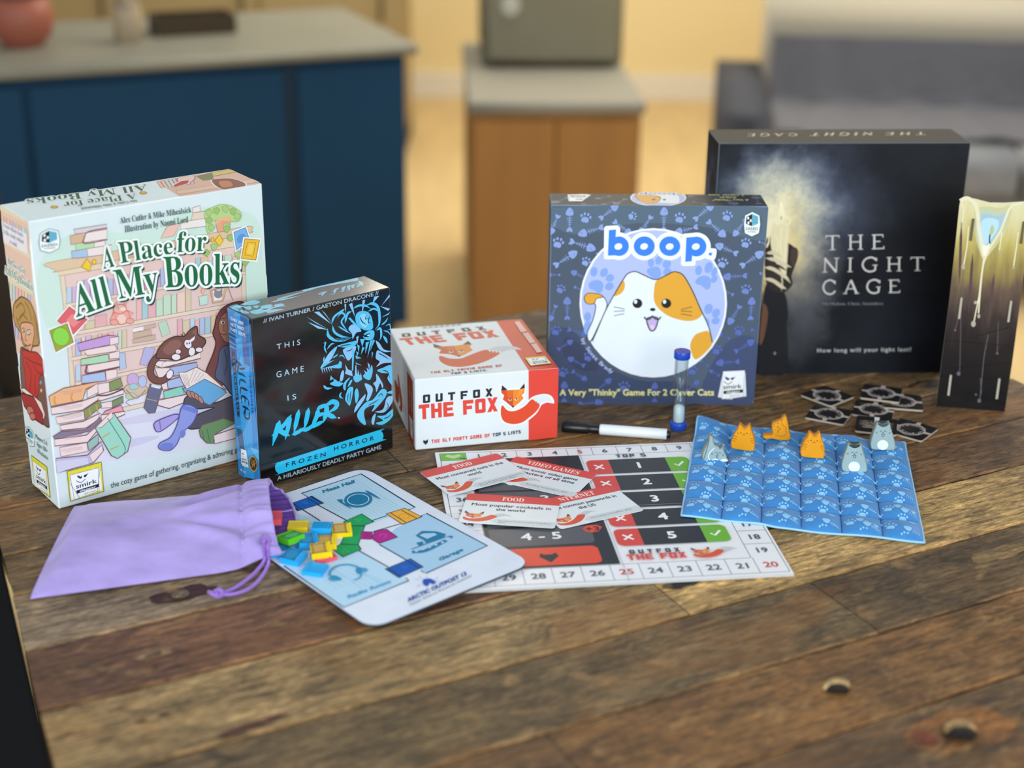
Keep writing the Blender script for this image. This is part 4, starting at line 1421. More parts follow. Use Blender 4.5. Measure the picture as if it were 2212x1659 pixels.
p C03A30 660 155 671 156 674 212 667 211 663 207
p C03A30 691 157 680 156 684 212 692 213 694 208
p C03A30 670 197 686 198 687 213 671 212
p C03A30 669 172 685 172 686 185 670 184
p C03A30 727 163 730 159 738 159 741 215 734 215 730 210
p C03A30 738 202 760 203 761 216 738 215
p C03A30 735 159 755 160 756 173 736 172
p C03A30 747 162 758 163 760 191 749 191
p C03A30 744 180 758 181 759 191 745 191
p C03A30 767 161 778 161 782 217 774 217 771 212
p C03A30 798 162 788 162 791 218 799 218 802 214
p C03A30 778 203 794 204 795 218 779 217
p C03A30 776 177 792 178 793 191 777 190
p C03A30 808 163 821 163 825 220 812 219
p C03A30 833 164 847 165 851 221 837 220
p C03A30 820 219 827 220 832 191 826 184
p C03A30 843 221 835 220 827 191 831 185
p C03A30 856 165 867 166 871 222 860 221
p C03A30 867 209 889 210 890 223 868 222
p C03A30 865 188 885 189 886 201 866 200
p C03A30 864 166 886 167 887 180 865 178
p C03A30 923 173 926 169 933 169 938 225 930 225 927 220
p C03A30 954 175 951 170 943 170 948 226 955 226 958 222
p C03A30 934 211 949 212 951 226 935 225
p C03A30 930 169 946 170 947 184 932 183
p C03A30 963 171 974 171 979 228 968 227
p C03A30 974 213 998 214 999 229 976 227
p C03A30 972 191 992 192 993 206 974 205
@tagline_ending
p 20303C 408 93 439 94 440 107 409 106
p 20303C 417 57 427 57 429 95 418 95
p 20303C 447 62 450 58 457 59 459 108 452 107 449 103
p 20303C 477 64 474 60 466 59 469 108 476 108 479 104
p 20303C 456 95 471 96 472 108 456 108
p 20303C 454 59 469 59 470 72 455 71
p 20303C 486 60 497 61 499 109 488 109
p 20303C 496 97 515 98 516 110 496 109
p 20303C 495 76 514 77 515 88 495 87
p 20303C 507 77 514 77 518 81 519 106 516 110 508 109
p 20303C 554 100 583 102 583 112 554 111
p 20303C 555 83 581 84 581 94 556 93
p 20303C 553 64 580 66 580 76 554 75
p 20303C 553 84 563 85 565 109 554 108
p 20303C 572 68 582 69 584 92 573 92
p 20303C 617 68 628 68 631 114 620 113
p 20303C 625 68 646 69 646 80 625 79
p 20303C 658 70 669 71 671 115 661 115
p 20303C 684 106 710 107 711 117 684 116
p 20303C 682 89 708 90 709 100 683 99
p 20303C 680 71 707 73 707 83 681 82
p 20303C 680 90 691 91 692 114 682 113
p 20303C 699 75 709 76 711 98 700 98
p 20303C 721 106 751 107 752 118 721 117
p 20303C 728 74 739 75 741 108 731 108
p 20303C 763 109 789 110 790 120 764 119
p 20303C 762 93 787 94 788 103 763 102
p 20303C 760 76 786 77 787 87 760 86
p 20303C 759 94 770 95 772 117 761 116
p 20303C 778 79 789 80 790 102 780 101
p 20303C 798 78 807 79 808 89 798 88
p A8B0B4 382 1530 427 1530 430 1568 385 1568
p A8B0B4 449 1532 494 1532 497 1570 452 1570
p A8B0B4 516 1534 561 1534 564 1572 519 1572
p A8B0B4 583 1536 628 1536 631 1574 587 1574
p A8B0B4 651 1538 695 1538 699 1576 654 1576
p A8B0B4 718 1540 763 1540 767 1579 722 1578
p A8B0B4 786 1542 831 1542 834 1581 789 1580
@side_lettering
p EBC4BC 1447 1149 1457 1508 1519 1521 1524 1175
l D86A5C 6 1457 1211 1514 1229
l D86A5C 6 1459 1270 1514 1286
l D86A5C 6 1460 1329 1513 1344
l D86A5C 6 1461 1389 1512 1402
l D86A5C 6 1463 1449 1512 1460
p EBC4BC 1456 786 1455 1128 1528 1131 1525 801
l D86A5C 6 1464 844 1517 853
l D86A5C 6 1464 900 1518 908
l D86A5C 6 1464 957 1518 963
l D86A5C 6 1464 1014 1518 1019
l D86A5C 6 1464 1071 1519 1075
p EBC4BC 1461 482 1462 767 1528 770 1525 497
l D86A5C 6 1469 531 1518 541
l D86A5C 6 1469 578 1518 586
l D86A5C 6 1469 625 1519 632
l D86A5C 6 1469 672 1519 678
l D86A5C 6 1469 720 1519 724
@publisher_logo
p E9DC3C 1294 115 1535 135 1527 371 1289 360
K 26323A 5 1294 115 1535 135 1527 371 1289 360
p F3F6F8 1301 125 1361 125 1338 314 1298 268
p F3F6F8 1522 148 1486 145 1461 340 1516 323
p F6F9FA 1323 122 1501 146 1504 332 1304 327
K 26323A 3 1323 122 1501 146 1504 332 1304 327
l 26323A 3 1298 268 1361 125
l 26323A 3 1516 323 1486 145
b 1C262E 12 1352 310 1377 287 1386 302
b 1C262E 12 1414 304 1405 289 1433 309
k 1C262E 5 1343 270 1377 248 1410 270
t 1C262E b - 0 1340 207 1489 217 1488 250 1339 241 |smirk
p 161E24 1341 165 1499 180 1503 206 1340 192
t F0F4F4 b - 0 1365 173 1480 182 1480 198 1364 190 |dagger
t 39424A r - 0 1394 147 1481 154 1481 164 1394 157 |games
''',
'catbox_front': '''
@cover_illustration
s 566A7C -6 2346 2386 2363 2381 1988 1739 2131 949 2174 323 2040 -3 2168
s 3F4A66 9 828 274 916 527 571 1026 311 1520 278 1862 31 165 23
s 434F70 1912 579 2140 840 2389 755 2376 16 1780 22
s 38405C 195 829 409 692 579 449 368 430 184 604
m 8CA4DC fish 206 2291 209 2085
m 8CA4DC fish 698 2351 550 2229
m 8CA4DC fish 10 2083 79 2253
m 8CA4DC fish 1247 2303 1252 2095
m 8CA4DC fish 1749 2367 1595 2224
m 8CA4DC fish 1012 2090 1103 2249
m 8CA4DC fish 858 2073 704 2192
m 8CA4DC fish 362 2056 570 2126
m 8CA4DC fish 1426 2083 1616 2137
m 8CA4DC fish 1901 2063 1743 2199
m 8CA4DC fish 2056 2071 2147 2215
m 8CA4DC fish 446 1889 227 1960
m 8CA4DC fish 535 1819 615 1795
m 8CA4DC fish 250 1812 63 1683
m 8CA4DC fish 1887 1915 2078 1834
m 8CA4DC fish 2400 1947 2322 1971
m 8CA4DC fish 2330 1822 2148 1692
m 7186C8 fish 275 1596 417 1527
m 7186C8 fish 5 1571 113 1572
m 7186C8 fish 1996 1561 2200 1575
m 7186C8 fish 2365 1603 2414 1540
m 7186C8 fish 389 1384 284 1429
m 7186C8 fish 1958 1402 2071 1349
m 7186C8 fish 204 1256 209 1052
m 7186C8 fish 2286 1266 2287 1061
m 7186C8 fish 28 1060 77 1205
m 7186C8 fish 2065 1038 2154 1211
m 5A6CB4 fish 404 868 228 922
m 5A6CB4 fish 2443 911 2309 931
m 5A6CB4 fish 245 769 117 682
m 5A6CB4 fish 2307 776 2143 667
m 5A6CB4 fish 266 561 415 483
m 5A6CB4 fish 1980 527 2184 542
m 5A6CB4 fish 1880 421 1974 369
m 5A6CB4 fish 420 325 287 412
m 5A6CB4 fish 699 295 572 176
m 5A6CB4 fish 1239 232 1245 46
m 5A6CB4 fish 196 236 198 41
m 5A6CB4 fish 593 25 380 6
m 5A6CB4 fish 1750 552 1835 491
m 5A6CB4 fish 1959 874 2060 823
m 5A6CB4 fish 1716 279 1607 172
m 8CA4DC paw 381 2227 395 2292
m 8CA4DC paw 895 2255 945 2272
m 8CA4DC paw 1423 2235 1438 2300
m 8CA4DC paw 1944 2259 1964 2320
m 8CA4DC paw 84 1939 103 2005
m 8CA4DC paw 400 1724 426 1777
m 7186C8 paw 125 1401 156 1450
m 8CA4DC paw 2172 1950 2190 2011
m 8CA4DC paw 1926 1717 1948 1779
m 7186C8 paw 2210 1407 2226 1471
m 5A6CB4 paw 2164 913 2176 978
m 5A6CB4 paw 83 903 95 966
m 5A6CB4 paw 1925 680 1943 744
m 5A6CB4 paw 1662 428 1672 490
m 5A6CB4 paw 173 394 196 456
m 5A6CB4 paw 882 222 896 292
m 5A6CB4 paw 461 588 484 649
e F2F4FA 1176 1232 833 5 40 -890
e B4C2F2 1176 1232 810 5 39 -866
s 88A8E8 443 1477 497 1511 561 1511 602 1470 597 1394 558 1360 501 1393 449 1418
e 88A8E8 494 1611 38 -7 -8 -56
e 88A8E8 606 1603 37 -21 -25 -49
e 88A8E8 675 1540 22 -38 -41 -25
e 88A8E8 672 1441 22 -38 -43 -27
s 88A8E8 1083 1632 1129 1665 1208 1674 1243 1616 1238 1549 1183 1532 1117 1573
e 88A8E8 1127 1723 35 0 2 -53
e 88A8E8 1213 1749 36 -13 -15 -50
e 88A8E8 1305 1708 33 -33 -34 -38
e 88A8E8 1315 1616 44 17 16 -41
s 88A8E8 1639 1518 1692 1569 1772 1566 1810 1519 1804 1435 1766 1410 1699 1460 1646 1476
e 88A8E8 1665 1635 38 -7 -6 -56
e 88A8E8 1774 1669 40 -15 -18 -63
e 88A8E8 1841 1620 31 -11 -15 -53
e 88A8E8 1846 1536 29 -17 -21 -44
s 88A8E8 1723 1027 1769 1079 1820 1036 1817 942 1757 993
e 88A8E8 1803 1181 46 -17 -16 -58
e 88A8E8 1891 1131 38 -22 -24 -50
e 88A8E8 1892 1037 44 18 16 -39
s 88A8E8 408 1002 472 1020 468 900 429 865 400 917
e 88A8E8 438 1079 38 -7 -7 -54
s EAF3FB 652 1200 629 1293 567 1343 438 1356 395 1308 422 1241 506 1238 527 1191 499 1037 440 874 481 783 578 1003
C 2E343C 10 652 1200 629 1293 567 1343 438 1356 395 1308 422 1241 506 1238 527 1191 499 1037 440 874 481 783 578 1003
s E8A936 426 1237 395 1305 438 1359 567 1347 603 1313 536 1296 503 1235
C 2E343C 8 426 1237 395 1305 438 1359 567 1347 603 1313 536 1296 503 1235
p EAF3FB 519 831 637 1149 757 1395 824 1521 877 1594 956 1617 1037 1585 1183 1524 1293 1569 1371 1613 1426 1614 1501 1571 1606 1400 1715 1172 1816 968 1878 767 1830 689 1773 618 1709 554 1638 498 1561 451 1479 414 1394 387 1305 370 1215 365 1125 370 1035 385 947 411 862 448 781 493 705 548 635 612 572 682 517 760
s E8A936 1197 1512 1293 1566 1371 1608 1427 1609 1501 1564 1603 1397 1712 1172 1737 1116 1673 1053 1561 1035 1398 1073 1268 1152 1186 1262 1176 1397
s E8A936 821 1510 845 1476 840 1409 799 1353 731 1327 775 1432
s E8A936 1822 908 1871 773 1801 656 1692 567 1641 643 1619 751 1664 862 1746 904
k 2E343C 12 475 779 519 831 637 1149 757 1395 824 1521 877 1594 956 1617 1037 1585 1183 1524 1293 1569 1371 1613 1426 1614 1501 1571 1606 1400 1715 1172 1816 968 1871 773
e 181A1E 996 1241 55 0 2 -56
e EEF4FA 975 1261 19 0 1 -24
e 181A1E 1322 1243 55 0 3 -56
e EEF4FA 1301 1263 19 0 1 -24
e 181A1E 1172 1169 32 0 1 -19
l 4A525C 8 732 1199 854 1172
l 4A525C 8 734 1144 854 1152
l 4A525C 8 739 1093 852 1118
l 5A4A3A 8 1493 1171 1616 1204
l 5A4A3A 8 1490 1154 1620 1146
l 5A4A3A 8 1495 1120 1619 1098
s C6B2DE 1108 1054 1168 1079 1237 1062 1213 942 1173 912 1139 948
C 2E343C 15 1108 1054 1168 1079 1237 1062 1213 942 1173 912 1139 948
s E2C8E8 1147 972 1173 986 1202 969 1191 935 1169 924
k 2E343C 17 1078 1083 1105 1051 1148 1061 1171 1096
k 2E343C 17 1171 1096 1201 1062 1245 1052 1268 1084
@title_lettering
l F0F8FC 178 686 2050 684 1849
p F0F8FC 591 2125 610 2143 739 2152 768 2126 772 2013 778 1761 614 1757 599 1773
e F0F8FC 763 1911 156 1 6 -161
e F0F8FC 1044 1913 165 1 7 -163
e F0F8FC 1328 1915 165 1 8 -163
e F0F8FC 1626 1913 159 1 9 -163
p F0F8FC 1459 2043 1473 2061 1618 2074 1626 1703 1609 1688 1481 1687 1462 1708
s F0F8FC 1715 1856 1743 1891 1834 1891 1853 1863 1844 1781 1818 1758 1750 1771 1706 1799
e 3B84EA 763 1911 110 1 4 -113
e 3B84EA 1044 1913 117 1 5 -114
e 3B84EA 1328 1915 117 1 6 -114
e 3B84EA 1624 1913 112 1 6 -115
p 3B84EA 645 2097 724 2104 721 1975 725 1805 643 1801
p 3B84EA 1507 2017 1582 2024 1582 1742 1509 1734
p 3B84EA 1768 1842 1806 1844 1799 1808 1766 1815
e F0F8FC 756 1908 41 14 12 -35
e F0F8FC 1042 1911 41 14 12 -35
e F0F8FC 1327 1911 41 14 13 -35
e F0F8FC 1618 1913 41 14 13 -35
t E6ECF2 b - 0 1794 1735 1836 1736 1836 1750 1793 1749 |TM
@author_lettering
t B8C4F0 b - 0 370 804 387 770 424 791 407 825 |b
t B8C4F0 b - 0 388 768 407 735 443 757 424 790 |y
t B8C4F0 b - 0 429 698 450 667 484 692 463 724 |S
t B8C4F0 b - 0 452 664 474 634 507 661 485 691 |c
t B8C4F0 b - 0 476 632 499 602 531 631 508 660 |o
t B8C4F0 b - 0 501 600 525 571 556 601 531 630 |t
t B8C4F0 b - 0 527 569 553 542 582 573 557 601 |t
t B8C4F0 b - 0 583 511 611 486 638 520 610 546 |B
t B8C4F0 b - 0 613 484 641 460 667 496 638 520 |r
t B8C4F0 b - 0 643 458 673 436 697 472 668 495 |a
t B8C4F0 b - 0 675 434 705 412 728 450 698 472 |d
t B8C4F0 b - 0 708 411 739 391 760 429 729 450 |y
@tagline_lettering
t E8E4A0 b E8E4A0:3 0 146 117 1926 126 1922 199 145 190 |A Very "Thinky" Game For 2 Clever Cats
@tutorial_badge
p F2F7F7 2220 2317 2302 2277 2319 2175 2310 2073 2232 2033 2152 2072 2134 2174 2141 2276
K 3E7C86 7 2220 2317 2302 2277 2319 2175 2310 2073 2232 2033 2152 2072 2134 2174 2141 2276
p 10222C 2221 2294 2227 2152 2157 2180 2157 2259
p 74C4DE 2221 2294 2227 2152 2295 2181 2288 2260
l 2A6078 4 2226 2189 2292 2204
l 2A6078 4 2244 2158 2238 2288
l 2A6078 4 2224 2223 2291 2229
l 2A6078 4 2262 2166 2257 2283
l 2A6078 4 2223 2257 2290 2255
l 2A6078 4 2280 2175 2276 2277
e F2F7F7 2178 2245 11 0 -1 17
e F2F7F7 2185 2191 11 0 -1 17
e F2F7F7 2209 2217 11 0 -1 17
t 1E4650 b - 0 2163 2109 2296 2110 2294 2138 2161 2137 |DIZED
t 1E4650 b - 0 2182 2081 2278 2081 2278 2096 2182 2095 |TUTORIAL
@publisher_logo
p E4EAF0 1972 104 2140 74 2230 376 2014 411
K 8A98A8 4 1972 104 2140 74 2230 376 2014 411
p E4EAF0 2074 76 2304 117 2271 413 2050 405
K 8A98A8 4 2074 76 2304 117 2271 413 2050 405
p F4F7FA 2021 79 2258 110 2264 438 2013 423
K 8A98A8 4 2021 79 2258 110 2264 438 2013 423
b 1C262E 19 2040 361 2077 326 2090 348
b 1C262E 19 2132 350 2119 328 2160 359
k 1C262E 8 2030 301 2081 267 2128 299
t 1C262E b - 0 2031 205 2241 219 2240 269 2027 257 |smirk
p 161E24 2036 143 2256 163 2262 203 2033 183
t F0F4F4 b - 0 2069 155 2229 166 2229 191 2067 180 |dagger
t 39424A r - 0 2111 116 2231 125 2230 140 2110 130 |games
''',
'catbox_top': '''
@lid_illustration
m 5C6478 fish 53 125 204 307
m 5C6478 fish 536 286 670 379
m 5C6478 fish 728 84 837 264
m 5C6478 fish 584 51 700 142
m 5C6478 fish 1585 403 1706 467
m 5C6478 fish 1704 80 1588 165
m 5C6478 fish 2025 117 1988 414
m 5C6478 fish 2317 362 2306 95
m 5C6478 fish 363 45 502 8
e E8EEF6 1214 333 315 8 -38 -369
e AEBBE8 1213 321 301 8 -34 -333
s E6EEF4 980 448 1080 481 1403 490 1443 280 1391 101 1204 125 1013 103
s E0A236 964 447 1077 450 1231 382 1207 184 1138 94 1058 81 991 208
C 5C4A34 9 964 447 1077 450 1231 382 1207 184 1138 94 1058 81 991 208
e 2A2A30 1153 248 22 1 -3 -30
e 2A2A30 1272 245 19 0 -3 -30
k 3C3A40 9 1179 344 1215 381 1234 334
@lid_title
t 4478D4 b E8EEF6:19 0 1420 533 1023 522 1014 431 1410 441 |boop
@tagline_lettering
t E0DC94 b - 0 2222 288 1812 277 1804 212 2212 222 |A Very "Thinky"
t E0DC94 b - 0 2096 387 1903 382 1894 315 2087 320 |Game for
t E0DC94 b - 0 2201 492 1796 482 1787 415 2191 425 |2 Clever Cats
@publisher_logo
p E4EAF0 467 426 340 461 227 202 355 161
K 8A98A8 4 467 426 340 461 227 202 355 161
p E4EAF0 394 457 201 433 197 171 334 168
K 8A98A8 4 394 457 201 433 197 171 334 168
p F4F7FA 436 451 239 437 199 149 353 151
K 8A98A8 4 436 451 239 437 199 149 353 151
b 1C262E 17 351 206 335 238 322 219
b 1C262E 17 294 220 307 239 275 214
k 1C262E 7 372 258 345 290 306 264
t 1C262E b - 0 395 341 239 340 234 296 385 296 |smirk
p 161E24 407 396 234 390 225 355 399 361
t F0F4F4 b - 0 380 388 254 385 252 363 375 365 |dagger
t 39424A r - 0 355 424 259 422 257 409 353 411 |games
''',
'nightbox_front': '''
@cover_illustration
s 14161C 655 1118 749 1200 901 1052 962 798 957 649 999 327 982 18 663 22 648 653
s 6E4A34 641 802 659 928 718 801 691 481 641 417
s 2A2420 624 1677 707 1758 893 1675 977 1612 1022 1509 996 1385 966 1261 984 1156 861 1053 670 1180
s F3E6B8 695 1920 747 1890 873 1919 893 1675 899 1469 895 1262 840 1324 749 1470 684 1676
b FBF0C4 18 691 1971 748 2001 790 1970 848 1990 895 1950 875 1899 794 1920 716 1910
b FBF0C4 18 654 1676 673 1819 697 1900
b FBF0C4 18 875 1899 863 1675 865 1386 862 1303
b FBF0C4 18 796 1899 803 1675 845 1387
b FBF0C4 18 638 1615 671 1717
b FBF0C4 18 714 1798 773 1675 764 1532
s FFF6CC 752 2082 770 2182 811 2081 827 2000 790 1970 754 2001
k 3A2A18 8 787 1960 788 2001
b E4D6B4 35 637 1492 749 1470 874 1407 956 1375
b E4D6B4 35 626 1378 737 1356 885 1262 962 1178
b E4D6B4 35 630 1243 748 1211 855 1137 918 1105
b E4D6B4 34 643 1553 743 1553 847 1490
b 3A2C22 24 672 1429 794 1397 920 1324
b 3A2C22 25 662 1295 785 1263 892 1178
s 4A3A30 931 1572 977 1623 1021 1571 1015 1447 976 1386 941 1448
b E4D6B4 12 842 1304 861 1178 859 1074
@title_lettering
l D8D6D0 12 1334 1758 1492 1760
l D8D6D0 22 1413 1766 1429 1584
l D8D6D0 9 1394 1587 1464 1589
l D8D6D0 10 1338 1766 1336 1733
l D8D6D0 10 1487 1767 1495 1735
l D8D6D0 21 1645 1588 1628 1769
l D8D6D0 21 1764 1590 1747 1770
l D8D6D0 12 1636 1682 1755 1684
l D8D6D0 9 1615 1591 1674 1592
l D8D6D0 9 1598 1765 1658 1766
l D8D6D0 9 1734 1593 1794 1594
l D8D6D0 9 1717 1766 1777 1767
l D8D6D0 22 1929 1592 1911 1772
l D8D6D0 12 1883 1766 2012 1768
l D8D6D0 12 1919 1686 1992 1687
l D8D6D0 12 1900 1597 2040 1600
l D8D6D0 10 2011 1773 2019 1737
l D8D6D0 10 2041 1594 2040 1630
l D8D6D0 13 1360 1310 1351 1486
l D8D6D0 23 1343 1486 1498 1311
l D8D6D0 13 1498 1311 1487 1487
l D8D6D0 9 1330 1313 1391 1314
l D8D6D0 9 1457 1484 1518 1484
l D8D6D0 21 1664 1313 1652 1488
l D8D6D0 9 1633 1316 1694 1317
l D8D6D0 9 1622 1484 1682 1485
k D8D6D0 19 1967 1455 1932 1483 1884 1490 1829 1463 1807 1402 1839 1341 1898 1315 1951 1326 1969 1343
l D8D6D0 19 1966 1333 1961 1396
l D8D6D0 9 1926 1395 1987 1396
l D8D6D0 10 1966 1487 1970 1445
l D8D6D0 20 2134 1317 2118 1491
l D8D6D0 20 2256 1318 2239 1492
l D8D6D0 12 2126 1407 2248 1408
l D8D6D0 9 2103 1320 2164 1321
l D8D6D0 9 2088 1487 2149 1488
l D8D6D0 9 2225 1321 2287 1322
l D8D6D0 9 2209 1488 2270 1488
l D8D6D0 12 2379 1485 2540 1486
l D8D6D0 21 2459 1493 2478 1320
l D8D6D0 9 2441 1323 2513 1324
l D8D6D0 10 2383 1492 2381 1461
l D8D6D0 10 2535 1493 2543 1462
k D8D6D0 19 1496 1173 1466 1203 1424 1212 1376 1185 1359 1124 1387 1062 1440 1037 1483 1048 1507 1079
l D8D6D0 10 1493 1208 1498 1163
l D8D6D0 13 1630 1039 1684 1212
l D8D6D0 23 1684 1212 1771 1041
l D8D6D0 12 1653 1102 1741 1102
l D8D6D0 9 1605 1042 1655 1043
l D8D6D0 9 1743 1044 1799 1045
k D8D6D0 19 2034 1179 2001 1205 1957 1212 1906 1187 1888 1127 1918 1068 1973 1044 2022 1054 2037 1071
l D8D6D0 19 2035 1061 2029 1122
l D8D6D0 9 1997 1121 2053 1122
l D8D6D0 10 2032 1209 2036 1168
l D8D6D0 21 2184 1046 2167 1212
l D8D6D0 12 2141 1207 2263 1207
l D8D6D0 12 2176 1133 2244 1133
l D8D6D0 12 2158 1051 2290 1053
l D8D6D0 10 2262 1212 2269 1179
l D8D6D0 10 2290 1048 2289 1081
@author_lettering
t 7C8088 s - 0 1369 900 2102 897 2099 931 1366 934 |McMahon, Chan, Saunders
@tagline_lettering
t CDCFCE m - 0 1360 296 2511 298 2505 346 1356 344 |How long will your light last?
e 8C8C88 838 289 14 0 1 -20
''',
'nightbox_left': '''
@side_lettering
k 8A7A60 18 207 2417 147 2156
k 8A7A60 18 283 2456 237 2191
''',
'nightbox_top': '''
@lid_title
l B8AE98 14 2522 392 2410 390
l B8AE98 25 2465 386 2506 524
l B8AE98 10 2529 522 2482 520
l B8AE98 11 2517 387 2528 412
l B8AE98 11 2412 384 2417 409
l B8AE98 24 2362 520 2312 382
l B8AE98 24 2282 518 2228 380
l B8AE98 14 2336 448 2254 446
l B8AE98 10 2381 518 2341 517
l B8AE98 10 2335 385 2292 384
l B8AE98 10 2301 516 2261 515
l B8AE98 10 2250 383 2208 382
l B8AE98 25 2172 515 2112 377
l B8AE98 14 2134 382 2043 380
l B8AE98 14 2141 443 2091 442
l B8AE98 14 2189 511 2095 509
l B8AE98 11 2041 376 2051 403
l B8AE98 11 2097 513 2082 485
l B8AE98 16 1911 514 1863 368
l B8AE98 29 1868 368 1829 511
l B8AE98 16 1829 511 1779 365
l B8AE98 11 1928 512 1891 511
l B8AE98 11 1799 369 1762 368
l B8AE98 27 1730 508 1679 362
l B8AE98 11 1747 506 1711 504
l B8AE98 11 1698 365 1661 364
k B8AE98 25 1498 384 1509 362 1536 357 1579 380 1614 432 1617 482 1591 503 1556 493 1539 478
l B8AE98 25 1544 487 1524 434
l B8AE98 11 1545 435 1508 434
l B8AE98 12 1487 358 1500 393
l B8AE98 26 1451 498 1393 352
l B8AE98 26 1378 495 1318 350
l B8AE98 15 1421 422 1347 419
l B8AE98 11 1468 496 1432 494
l B8AE98 11 1412 356 1375 354
l B8AE98 11 1395 493 1359 492
l B8AE98 11 1338 353 1301 352
l B8AE98 15 1235 353 1136 349
l B8AE98 27 1183 345 1247 490
l B8AE98 11 1267 488 1225 487
l B8AE98 12 1230 347 1244 373
l B8AE98 12 1137 343 1146 369
k B8AE98 21 895 370 907 348 932 343 968 364 991 409 986 454 959 473 930 464 908 440
l B8AE98 10 889 343 896 377
l B8AE98 14 842 470 767 335
l B8AE98 25 767 335 756 469
l B8AE98 13 814 422 759 420
l B8AE98 9 857 468 826 467
l B8AE98 9 772 466 738 466
k B8AE98 21 555 353 568 332 594 327 633 350 661 398 658 446 631 467 599 458 584 443
l B8AE98 21 589 452 575 401
l B8AE98 9 595 402 559 401
l B8AE98 10 547 328 556 362
l B8AE98 23 502 464 460 321
l B8AE98 13 478 326 402 323
l B8AE98 13 480 390 437 388
l B8AE98 13 517 460 436 459
l B8AE98 10 400 318 406 347
l B8AE98 10 437 463 427 434
''',
'candle': '''
@wax_illustration
s CFCB98 152 2354 259 2409 412 2402 530 2425 521 2198 458 2031 370 1877 309 1807 245 1919 181 2112
s BFCDB4 171 2323 278 2378 418 2354 506 2375 490 2196 426 2045 356 1926 303 1857 256 1936 193 2096
s A9C6D4 202 2276 269 2329 394 2304 480 2341 469 2244 418 2110 345 1958 300 1889 261 1953 213 2065
s BCE0EE 235 2230 305 2282 415 2257 414 2143 339 2007 294 1971 249 2051
k E9E3C0 41 -20 2458 52 2494 142 2435 186 2324 216 2163 276 1954 313 1841
k E9E3C0 28 486 2293 530 2425 644 2472
k E9E3C0 23 486 2293 446 2128 362 1943 321 1841
k E9E3C0 16 -3 2442 31 2347 33 2201
k E9E3C0 14 105 2173 115 1960 105 1711
k E9E3C0 19 313 1841 312 1591 315 1339 287 1286
k E9E3C0 16 353 1893 317 1741 319 1474 332 1171
k E9E3C0 13 319 1407 301 1169 294 1031
k E9E3C0 14 468 2130 468 2015 467 1900
k E9E3C0 14 642 2140 644 1944 641 1729
k 6E6570 7 115 1155 113 1036 100 949
k 6E6570 6 109 1678 127 1326 200 557 202 435
k 6E6570 6 560 1085 582 846 592 709
k 6E6570 8 471 924 456 664 464 402 472 138
k 6E6570 7 448 401 481 192
e B4AE9C 26 2197 15 1 3 -23
e B4AE9C 103 1703 20 1 3 -30
e B4AE9C 283 1295 17 1 2 -20
e B4AE9C 292 1040 25 2 4 -37
e B4AE9C 339 1137 15 1 3 -27
e B4AE9C 468 1900 12 1 3 -23
e B4AE9C 642 1733 12 1 3 -20
e 6E6570 101 949 11 1 2 -14
e 6E6570 200 426 20 2 3 -24
e 6E6570 594 706 12 1 2 -15
e 6E6570 467 111 19 2 3 -25
e 6E6570 421 187 13 1 2 -16
s F6F2D8 282 1971 321 1965 356 1992 349 1925 321 1841 292 1889
k 2C2420 13 346 2098 345 2040 356 1992
s B8C88C 342 2171 360 2204 381 2157 372 2107 343 2097
k 0C0C10 6 684 1025 349 898
k 0C0C10 7 736 806 -19 819
k 0C0C10 7 746 599 4 472
k 0C0C10 7 747 407 -10 383
k 0C0C10 7 753 232 -1 153
b 5A4648 22 27 2184 84 1492
b 5A4648 22 444 1650 461 1009
b 5A4648 22 187 1866 224 1163
''',
